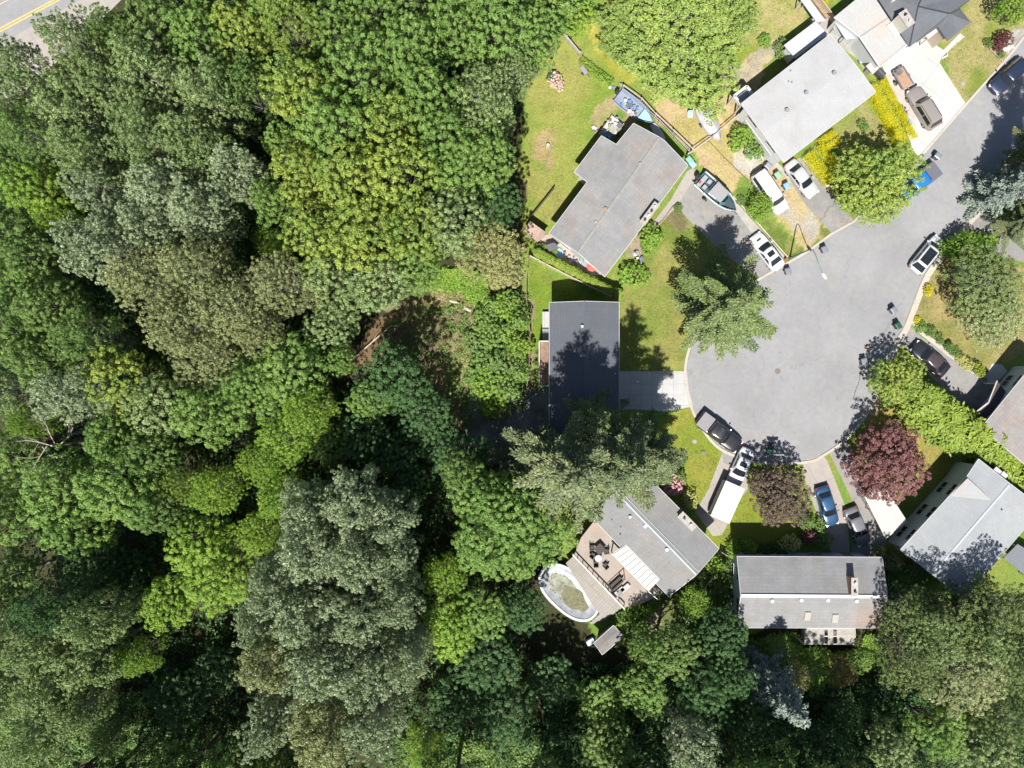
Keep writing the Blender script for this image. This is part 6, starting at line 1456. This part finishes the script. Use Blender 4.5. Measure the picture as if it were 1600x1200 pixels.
T('red_maple', 'garden', 1396, 728, 66, 5.5, 'red', 'red leaved maple over a white ribbed carport', 'tree', var=0)
T('garden_tree', 'garden', 1409, 594, 43, 5, 'yel', 'yellow green tree at the head of the cedar row', 'tree', var=1)
T('conifer', 'alder', 1546, 446, 70, 6.5, 'firg', 'broad dark conifer in the right hand garden', 'tree', var=0)
T('conifer', 'alder', 1560, 492, 54, 5.5, 'olive', 'drooping conifer beside the broad dark one, lower right', 'tree', var=2)
T('blue_spruce', 'spruce', 1582, 292, 40, 6, 'blue', 'silver blue spruce at the right edge by the street', 'tree')
T('conifer', 'fir', 1598, 352, 36, 5, 'fir', 'dark conifer beyond the blue spruce', 'tree', var=2)
T('conifer', 'fir', 1634, 225, 56, 8, 'fir', 'tall conifer past the right edge that shades the street', 'tree', var=0)
T('conifer', 'fir', 1640, 335, 50, 7, 'fir', 'tall conifer past the right edge behind the blue spruce', 'tree', var=1)
T('blue_spruce', 'spruce', 1208, 1072, 46, 7.2, 'blue', 'blue spruce in the shade below the long house', 'tree')
T('garden_tree', 'garden', 1512, 385, 30, 3, 'lime', 'bright green shrub-like tree at the top of the right hand garden', 'tree', var=0)
T('garden_tree', 'garden', 1592, 4, 30, 5, 'lime', 'lime green tree in the top right corner', 'tree', var=1)
def B(px, py, r, col, label, h=None, cat='shrub', name='shrub', group=None):
    hh = h or r / 14 * .9
    return tree(name, 'bush', px, py, r, hh, col, label, cat, group)
B(1018, 368, 21, 'lime', 'large leafy shrub at the entrance of the grey L shaped house', 1.5)
B(1012, 384, 15, 'lime', 'yellow green shrub in front of the large leafy one', 1.0)
B(989, 430, 23, 'lime', 'round open shrub at the lower corner of the grey L shaped house', 1.6)
B(1160, 212, 21, 'lime', 'leafy bush beside the white house, upper one', 1.7)
B(1180, 232, 18, 'bright', 'leafy bush beside the white house, lower one', 1.4)
B(868, 124, 15, 'blush', 'pale pink flowering shrub alone on the back lawn', 1.1, name='flowering_shrub')
B(862, 118, 8, 'dark', 'green leaves at the centre of the pale flowering shrub', 1.0)
B(1054, 758, 17, 'pink', 'pink rhododendron at the corner of the lower centre house', 1.4, name='flowering_shrub')
B(1080, 783, 15, 'creamy', 'pale green shrub right of the pink rhododendron', 1.3)
B(1062, 745, 12, 'mid', 'small green shrub above the pink rhododendron', 1.2)
B(1064, 718, 11, 'dark', 'small dark shrub under the tall fir at the lawn edge', 1.0)
B(1569, 62, 16.5, 'wine', 'clipped round wine red shrub by the top right driveway', 1.5)
B(1546, 66, 7, 'mid', 'small green ball left of the wine red shrub', .7)
B(1566, 84, 6.5, 'mid', 'small green ball below the wine red shrub', .6)
B(1146, 860, 14, 'lime', 'lime shrub left of the long house front', 1.3)
B(1172, 856, 14, 'lime', 'yellow shrub in front of the long house, second from the left', 1.2)
B(1196, 862, 14, 'dark', 'dark shrub in the shade of the long house front', 1.2)
B(1236, 850, 17, 'creamy', 'yellow cream shrub in front of the long house', 1.4)
B(1264, 838, 13, 'red', 'rosy red shrub between the cream and the dark green ones', 1.3)
B(1289, 845, 15, 'mid', 'dark green round shrub by the shared driveway', 1.3)
B(1282, 822, 12, 'bright', 'green shrub beside the blue sedan', 1.2)
B(1262, 818, 14, 'mid', 'green shrub under the plum tree', 1.1)
B(1221, 862, 14, 'dark', 'dark shrub below the cream one', 1.1)
B(1375, 866, 14, 'pale', 'pale bush at the end of the shared driveway', 1.2)
B(1396, 880, 16, 'olive', 'brownish bush beside the long house wall', 1.3)
B(1408, 905, 15, 'bright', 'leafy bush right of the long house', 1.2)
B(1116, 882, 19, 'lime', 'bright round shrub between the two lower houses', 1.9)
B(1134, 884, 12, 'mid', 'green shrub against the left wall of the long house', 1.3)
B(1000, 962, 23, 'lime', 'rounded yellow green shrub below the house awning', 2.1)
B(975, 968, 17, 'bright', 'rounded shrub at the end of the deck stairs', 1.8)
B(1502, 560, 9, 'creamy', 'cream yellow shrub, upper of the two by the dark car', .8)
B(1514, 569, 10.5, 'creamy', 'cream yellow shrub, lower of the two by the dark car', .9)
B(1530, 577, 12, 'hedge', 'vivid green shrub next to the cream yellow ones', 1.0)
for i, (x, y, r) in enumerate(((1441, 511, 10), (1456, 520, 10), (1470, 530, 9), (1484, 541, 8), (1493, 549, 8))):
    B(x, y, r, 'bright' if i < 1 else 'mid', 'low green plant in the bed along the dark car driveway', .7, group='bed along the driveway')
B(1452, 454, 9, 'gold', 'yellow flowering broom beside the kerb', .8)
B(1435, 501, 7, 'gold', 'small orange yellow plant at the driveway corner', .4)
B(1473, 390, 16, 'bright', 'bright shrub at the kerb behind the white crossover', 1.2)
B(1490, 384, 18, 'lime', 'long leafy shrub in the right hand garden, middle', 1.4)
B(1540, 380, 20, 'lime', 'sunlit shrub at the head of the right hand garden', 1.5)
B(1384, 628, 12, 'mid', 'small shrub under the yellow green tree', .9)
B(1222, 72, 14, 'mid', 'wispy bush beside the white house back annex', 1.2)
B(1196, 62, 12, 'lime', 'low bush in the top back yard', .8)
B(860, 396, 11, 'lime', 'lime plant beside the dark garden canopy', .8)
B(846, 388, 11, 'bright', 'green plant below the small brick roofed shed', .9)
B(1060, 325, 8, 'mid', 'small plant in the brown flower bed', .6)
B(1158, 312, 8, 'mid', 'weed clump beside the boat', .5)
B(1352, 196, 10, 'bright', 'green shrub above the spreading yellow green tree', 1.0)
B(1302, 296, 8, 'rust', 'brown red shrub at the edge of the silver sedan driveway', .7)
B(1312, 302, 9, 'wine', 'dark red shrub beside the brown one', .8)
B(1290, 3, 6, 'gold', 'golden shrub at the top edge behind the white carport', .7)
B(1395, 690, 12, 'dark', 'dark shrub under the red maple', 1)

# ------------------------------------------------------------------ hedges
def hedge(label, pts, wd, h, col, name='hedge', dens=150, leaf=.085, z0=0, round_=True, cat='hedge'):
    r = np.random.default_rng(int(pts[0][0])); C_, N_ = [], []
    P = [W(x, y, h * .7) for x, y in pts]
    stem = MB()
    for a, b in zip(P[:-1], P[1:]):
        Ln = (b - a).length; d = (b - a) / Ln; s = Vector((-d.y, d.x, 0)); n = int(dens * Ln * (wd + h) * 1.0)
        t = r.uniform(-.06, 1.06, n); ph = r.uniform(-.1, PI + .1, n); rr = r.uniform(.80, 1.08, n) * (1 + .10 * (fbm(t * Ln + a.x, ph * 1.2, .9, 3) - .5) * 2)
        cx = np.cos(ph); sx = np.maximum(np.sin(ph), 0)
        o = np.sign(cx) * np.abs(cx) ** .6 * wd / 2 * rr; z = z0 + h * np.abs(sx) ** .6 * rr
        c = np.array(a)[None, :] * 1 + np.array(d)[None] * (t * Ln)[:, None] + np.array(s)[None] * o[:, None]; c[:, 2] = np.maximum(z * r.uniform(.7, 1.0, n) ** .5, .05)
        c += r.normal(size=c.shape) * .035
        nn = np.array(s)[None] * (cx * .7)[:, None] + np.array([0, 0, 1.0]) * (sx * .9)[:, None] + r.normal(size=c.shape) * .5
        C_.append(c); N_.append(nn)
        for k in range(max(2, int(Ln / .8))):
            q = a.lerp(b, (k + .5) / max(2, int(Ln / .8))); stem.tube((q.x, q.y, 0), (q.x, q.y, h * .75), .04, .02, 5)
    c = np.concatenate(C_); n_ = np.concatenate(N_); o0 = np.array([P[0].x, P[0].y, 0])
    pv = np.clip(fbm(c[:, 0], c[:, 1], .7, 6) * 1.3 - .2, 0, 1)
    me = leaf_mesh('foliage', c - o0, n_, leaf * r.uniform(.6, 1.3, len(c)), .5, None, pv, r)
    e = empty(name, tuple(o0), label, cat)
    link('foliage', me, LM[col], e); stem.build('stems', BARK, e, o0)
hedge('long golden yellow hedge between white house garden and wide concrete driveway', [(1372, 130), (1384, 153), (1398, 178), (1410, 203), (1420, 220)], 2.4, 1.7, 'gold', dens=700, leaf=.05)
hedge('golden yellow hedge in front of the white house beside the silver sedan', [(1272, 234), (1282, 248), (1296, 264), (1306, 278)], 2.6, 1.5, 'gold', dens=700, leaf=.05)
hedge('short golden hedge arm against the white house wall', [(1282, 228), (1296, 220), (1308, 212)], 1.7, 1.3, 'gold', dens=700, leaf=.05)
hedge('narrow climbing hedge along the back yard fence', [(908, 92), (925, 106), (940, 118), (956, 128)], .9, .9, 'lime')
hedge('low leafy hedge below the small brick roofed shed', [(832, 386), (850, 398), (868, 408), (884, 418)], .9, .5, 'lime')
# cedars of two rows
def cedar_row(pts, n, rpx, h, label, group, col='hedge', jit=2.0, tall=1.0):
    ln = [W(x, y, h) for x, y in pts]; seg = [(b - a).length for a, b in zip(ln[:-1], ln[1:])]; tot = sum(seg)
    for i in range(n):
        d = tot * (i + .5) / n; k = 0
        while d > seg[k] and k < len(seg) - 1: d -= seg[k]; k += 1
        p = ln[k].lerp(ln[k + 1], d / seg[k]); s = 14 * CAMH / (CAMH - h)
        tree('cedar', 'cedar', 800 + p.x * s + random.uniform(-jit, jit), 600 - p.y * s + random.uniform(-jit, jit), rpx * random.uniform(.85, 1.15), h * random.uniform(.88, 1.12), col, label, 'cedar', group)
cedar_row([(1432, 612), (1470, 640), (1510, 668), (1540, 690), (1572, 716), (1600, 742), (1625, 765)], 17, 21, 2.6, 'tall green cedar in the dense diagonal row ending at the street', 'cedars of the tall diagonal row', jit=3)
cedar_row([(1428, 628), (1462, 655), (1500, 684), (1536, 708), (1565, 730), (1596, 756)], 13, 20, 2.4, 'tall green cedar in the dense diagonal row ending at the street', 'cedars of the tall diagonal row', jit=3)
cedar_row([(836, 393), (862, 407), (890, 421), (920, 437), (945, 451), (968, 460)], 28, 6.5, 1.05, 'small clipped cedar in the thin row between two back gardens', 'cedars of the thin garden row', jit=.6)

# ------------------------------------------------------------------ undergrowth nobody could count
def undergrowth(name, label, polys, n, col, zlo, zhi, leaf, seed, clump=.8):
    r = np.random.default_rng(seed); out = []
    for poly in polys:
        xs = [p[0] for p in poly]; ys = [p[1] for p in poly]
        a = r.uniform(min(xs), max(xs), n); b = r.uniform(min(ys), max(ys), n); k = inside(a, b, poly); out.append(np.stack([a[k], b[k]], 1))
    q = np.concatenate(out); x = (q[:, 0] - 800) / 14; y = (600 - q[:, 1]) / 14
    g = ravine(q[:, 0], q[:, 1]); hh = zlo + (zhi - zlo) * fbm(x, y, 2.2, seed) ** 1.5 * 1.6
    nl = 16; m = len(q); pr = clump * r.uniform(.3, .8, m)
    o = unit(r.normal(size=(m * nl, 3))) * r.random((m * nl, 1)) ** .5 * np.repeat(pr, nl)[:, None]
    c = np.repeat(np.stack([x, y, g + hh], 1), nl, 0) + o * np.array([1, 1, .6]); c[:, 2] = np.maximum(c[:, 2], np.repeat(g, nl) + .04)
    nn = o * 1.2 + np.array([0, 0, .8]) + r.normal(size=c.shape) * .45
    me = leaf_mesh(name, c, nn, leaf * r.uniform(.6, 1.3, m * nl), .6, None, np.repeat(r.random(m), nl), r)
    tag(link(name, me, LM[col]), label, 'undergrowth', kind='stuff')
rb = random.Random(9)
for i, (x, y, r_, h_) in enumerate(((755, 498, 24, 1.8), (790, 480, 22, 2.2), (812, 500, 20, 2.4), (748, 530, 24, 1.6), (778, 522, 26, 2.6), (808, 540, 24, 2.2), (754, 566, 26, 1.8), (786, 562, 28, 2.8), (812, 580, 20, 1.8), (762, 600, 26, 2.0), (792, 606, 26, 2.2), (742, 590, 18, 1.2), (800, 470, 18, 2.2), (770, 635, 22, 1.5), (768, 478, 18, 1.4))):
    B(x, y, r_, ('bright', 'lime', 'bright', 'mid')[i % 4], 'leafy bramble mound in the thicket between clearing and garden fence', h_, 'bramble', 'bramble_mound', 'bramble mounds of the thicket')
undergrowth('bramble', 'low green growth between the bramble mounds of the thicket', [[(735, 490), (760, 466), (800, 455), (824, 462), (826, 560), (820, 640), (760, 660), (738, 620), (748, 560)]], 700, 'bright', .1, 1.0, .1, 3)
undergrowth('bramble', 'yellow green weeds at the top of the clearing', [[(655, 425), (730, 420), (762, 436), (764, 474), (738, 476), (722, 455), (660, 452)]], 1100, 'lime', .1, .9, .1, 5)
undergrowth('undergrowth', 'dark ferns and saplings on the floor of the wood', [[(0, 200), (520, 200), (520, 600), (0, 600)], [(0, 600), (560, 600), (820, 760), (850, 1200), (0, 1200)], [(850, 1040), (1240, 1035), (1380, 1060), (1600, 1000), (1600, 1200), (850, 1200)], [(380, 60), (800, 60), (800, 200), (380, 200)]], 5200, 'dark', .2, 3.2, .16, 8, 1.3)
undergrowth('undergrowth', 'green saplings filling the floor of the wood near the lower left corner', [[(0, 1080), (260, 1080), (420, 1160), (420, 1205), (-10, 1205)], [(620, 1140), (1000, 1150), (1000, 1205), (620, 1205)]], 1500, 'mid', .2, 3.0, .13, 18, 1.1)
undergrowth('undergrowth', 'sunny weeds and saplings behind the long house', [[(1160, 1000), (1245, 990), (1250, 1016), (1345, 1016), (1350, 990), (1372, 990), (1375, 1040), (1180, 1040)]], 1300, 'lime', .1, 1.3, .1, 9)
undergrowth('undergrowth', 'shaded garden plants between the lower houses', [[(1050, 900), (1140, 890), (1150, 985), (1060, 1000)], [(1385, 880), (1440, 880), (1440, 960), (1380, 960)]], 900, 'mid', .1, 1.5, .1, 10)
undergrowth('undergrowth', 'scattered low plants over the brown clearing floor', [[(600, 500), (740, 470), (742, 690), (620, 690), (590, 590)]], 900, 'mid', .02, 1.1, .09, 14, .7)
undergrowth('dead_grass', 'straw coloured dry grass tufts on the creek bank', [[(622, 462), (720, 450), (735, 480), (640, 500)], [(700, 555), (738, 545), (738, 600), (700, 605)]], 450, 'pale', .02, .35, .07, 12, .5)
# dead trees
def deadtree(px, py, rpx, h, label, seed, lean=(0, 0)):
    p = W(px, py, h); r = random.Random(seed); mb = MB(); Rr = rpx / 14
    def grow(a, d, L, rad, n):
        pts = a
        for i in range(3):
            q = a + d * (L / 3); mb.tube(a, q, rad, rad * .75, 5, False); rad *= .75
            if n > 0:
                for _ in range(2 if n > 1 else 2):
                    nd = (d + Vector((r.uniform(-1, 1), r.uniform(-1, 1), r.uniform(-.35, .3)))).normalized(); grow(q, nd, L * .55, rad * .6, n - 1)
            d = (d + Vector((r.uniform(-.3, .3), r.uniform(-.3, .3), r.uniform(-.1, .1)))).normalized(); a = q
    mb.tube((0, 0, -.3), (0, 0, h * .8), .16, .1, 7)
    for i in range(6):
        t = i / 6 * 2 * PI + r.uniform(-.4, .4); grow(Vector((0, 0, h * (.62 + .06 * i))), Vector((math.cos(t), math.sin(t), .25)).normalized(), Rr * 1.1, .055, 2)
    z0 = float(ravine(np.float64(800 + p.x * 14), np.float64(600 - p.y * 14)))
    e = empty('dead_tree', (p.x, p.y, z0), label, 'tree'); mb.build('branches', M((.40, .34, .30), .9, .15, name='bare_wood'), e)
deadtree(38, 702, 44, 15, 'leafless dead tree with forked grey branches at the left edge', 1)
deadtree(343, 892, 24, 10, 'small leafless grey snag below the lime trees', 2)
deadtree(1440, 1008, 20, 13, 'bare whitish dead branches at the lower right feathery trees', 3)
mb = MB(); a = W(552, 560, -.3); b = W(612, 508, .1); mb.tube(a, b, .09, .05, 7); mb.tube(a.lerp(b, .5), W(590, 520, .3), .04, .01, 5)
tag(mb.build('fallen_log', M((.42, .36, .28), .9, .2, name='bleached_log')), 'thin bleached log lying across the brown creek', 'log')
mb = MB(); mb.tube(W(703, 470, .15), W(720, 474, .15), .16, .13, 8); tag(mb.build('fallen_log', M((.42, .36, .28), .9, .2, name='bleached_log')), 'pale log at the upper right of the clearing', 'log')
mb = MB(); mb.tube(W(724, 480, .2), W(736, 486, .2), .2, .16, 8); tag(mb.build('fallen_log', M((.42, .36, .28), .9, .2, name='bleached_log')), 'short pale log end beside the brambles', 'log')

# grass tufts over the lawns
r = np.random.default_rng(77); out = []
for poly, dens in (([(822, 60), (868, 45), (905, 90), (950, 150), (900, 270), (860, 350), (826, 340), (824, 220)], 9), ([(975, 480), (1035, 340), (1075, 345), (1120, 398), (1185, 437), (1095, 530), (1070, 575), (970, 575)], 9), ([(1045, 652), (1078, 640), (1126, 704), (1108, 762), (1090, 796), (1064, 770)], 12),
                   ([(1165, 775), (1188, 765), (1262, 845), (1160, 862), (1110, 838), (1132, 826)], 12), ([(1425, 492), (1472, 402), (1530, 400), (1590, 520), (1580, 555), (1532, 588), (1440, 520)], 9), ([(1474, 92), (1540, 0), (1600, 0), (1570, 70), (1512, 160)], 9), ([(830, 406), (890, 440), (955, 470), (856, 470), (850, 540), (830, 560)], 9), ([(1312, 250), (1352, 165), (1376, 210), (1390, 240)], 8), ([(1160, 0), (1245, 0), (1215, 70), (1150, 110)], 9), ([(1395, 640), (1420, 635), (1492, 700), (1480, 740), (1450, 730)], 10)):
    xs = [p[0] for p in poly]; ys = [p[1] for p in poly]; n = int((max(xs) - min(xs)) * (max(ys) - min(ys)) / 196 * dens)
    a = r.uniform(min(xs), max(xs), n); b = r.uniform(min(ys), max(ys), n); k = inside(a, b, poly); out.append(np.stack([a[k], b[k]], 1))
q = np.concatenate(out); x = (q[:, 0] - 800) / 14; y = (600 - q[:, 1]) / 14; k = fbm(x, y, 1.4, 50) > r.uniform(.25, .7, len(x)); x = x[k]; y = y[k]; nl = 5; m = len(x)
c = np.repeat(np.stack([x, y, np.full(m, .05)], 1), nl, 0) + r.normal(size=(m * nl, 3)) * np.array([.07, .07, .015]); c[:, 2] = np.maximum(c[:, 2], .02)
me = leaf_mesh('grass', c, r.normal(size=c.shape) * .5 + np.array([0, 0, .8]), .05 * r.uniform(.6, 1.4, m * nl), .35, None, np.repeat(r.random(m), nl), r)
tag(link('grass', me, LM['grassy']), 'short grass tufts over the garden lawns', 'grass', kind='stuff')
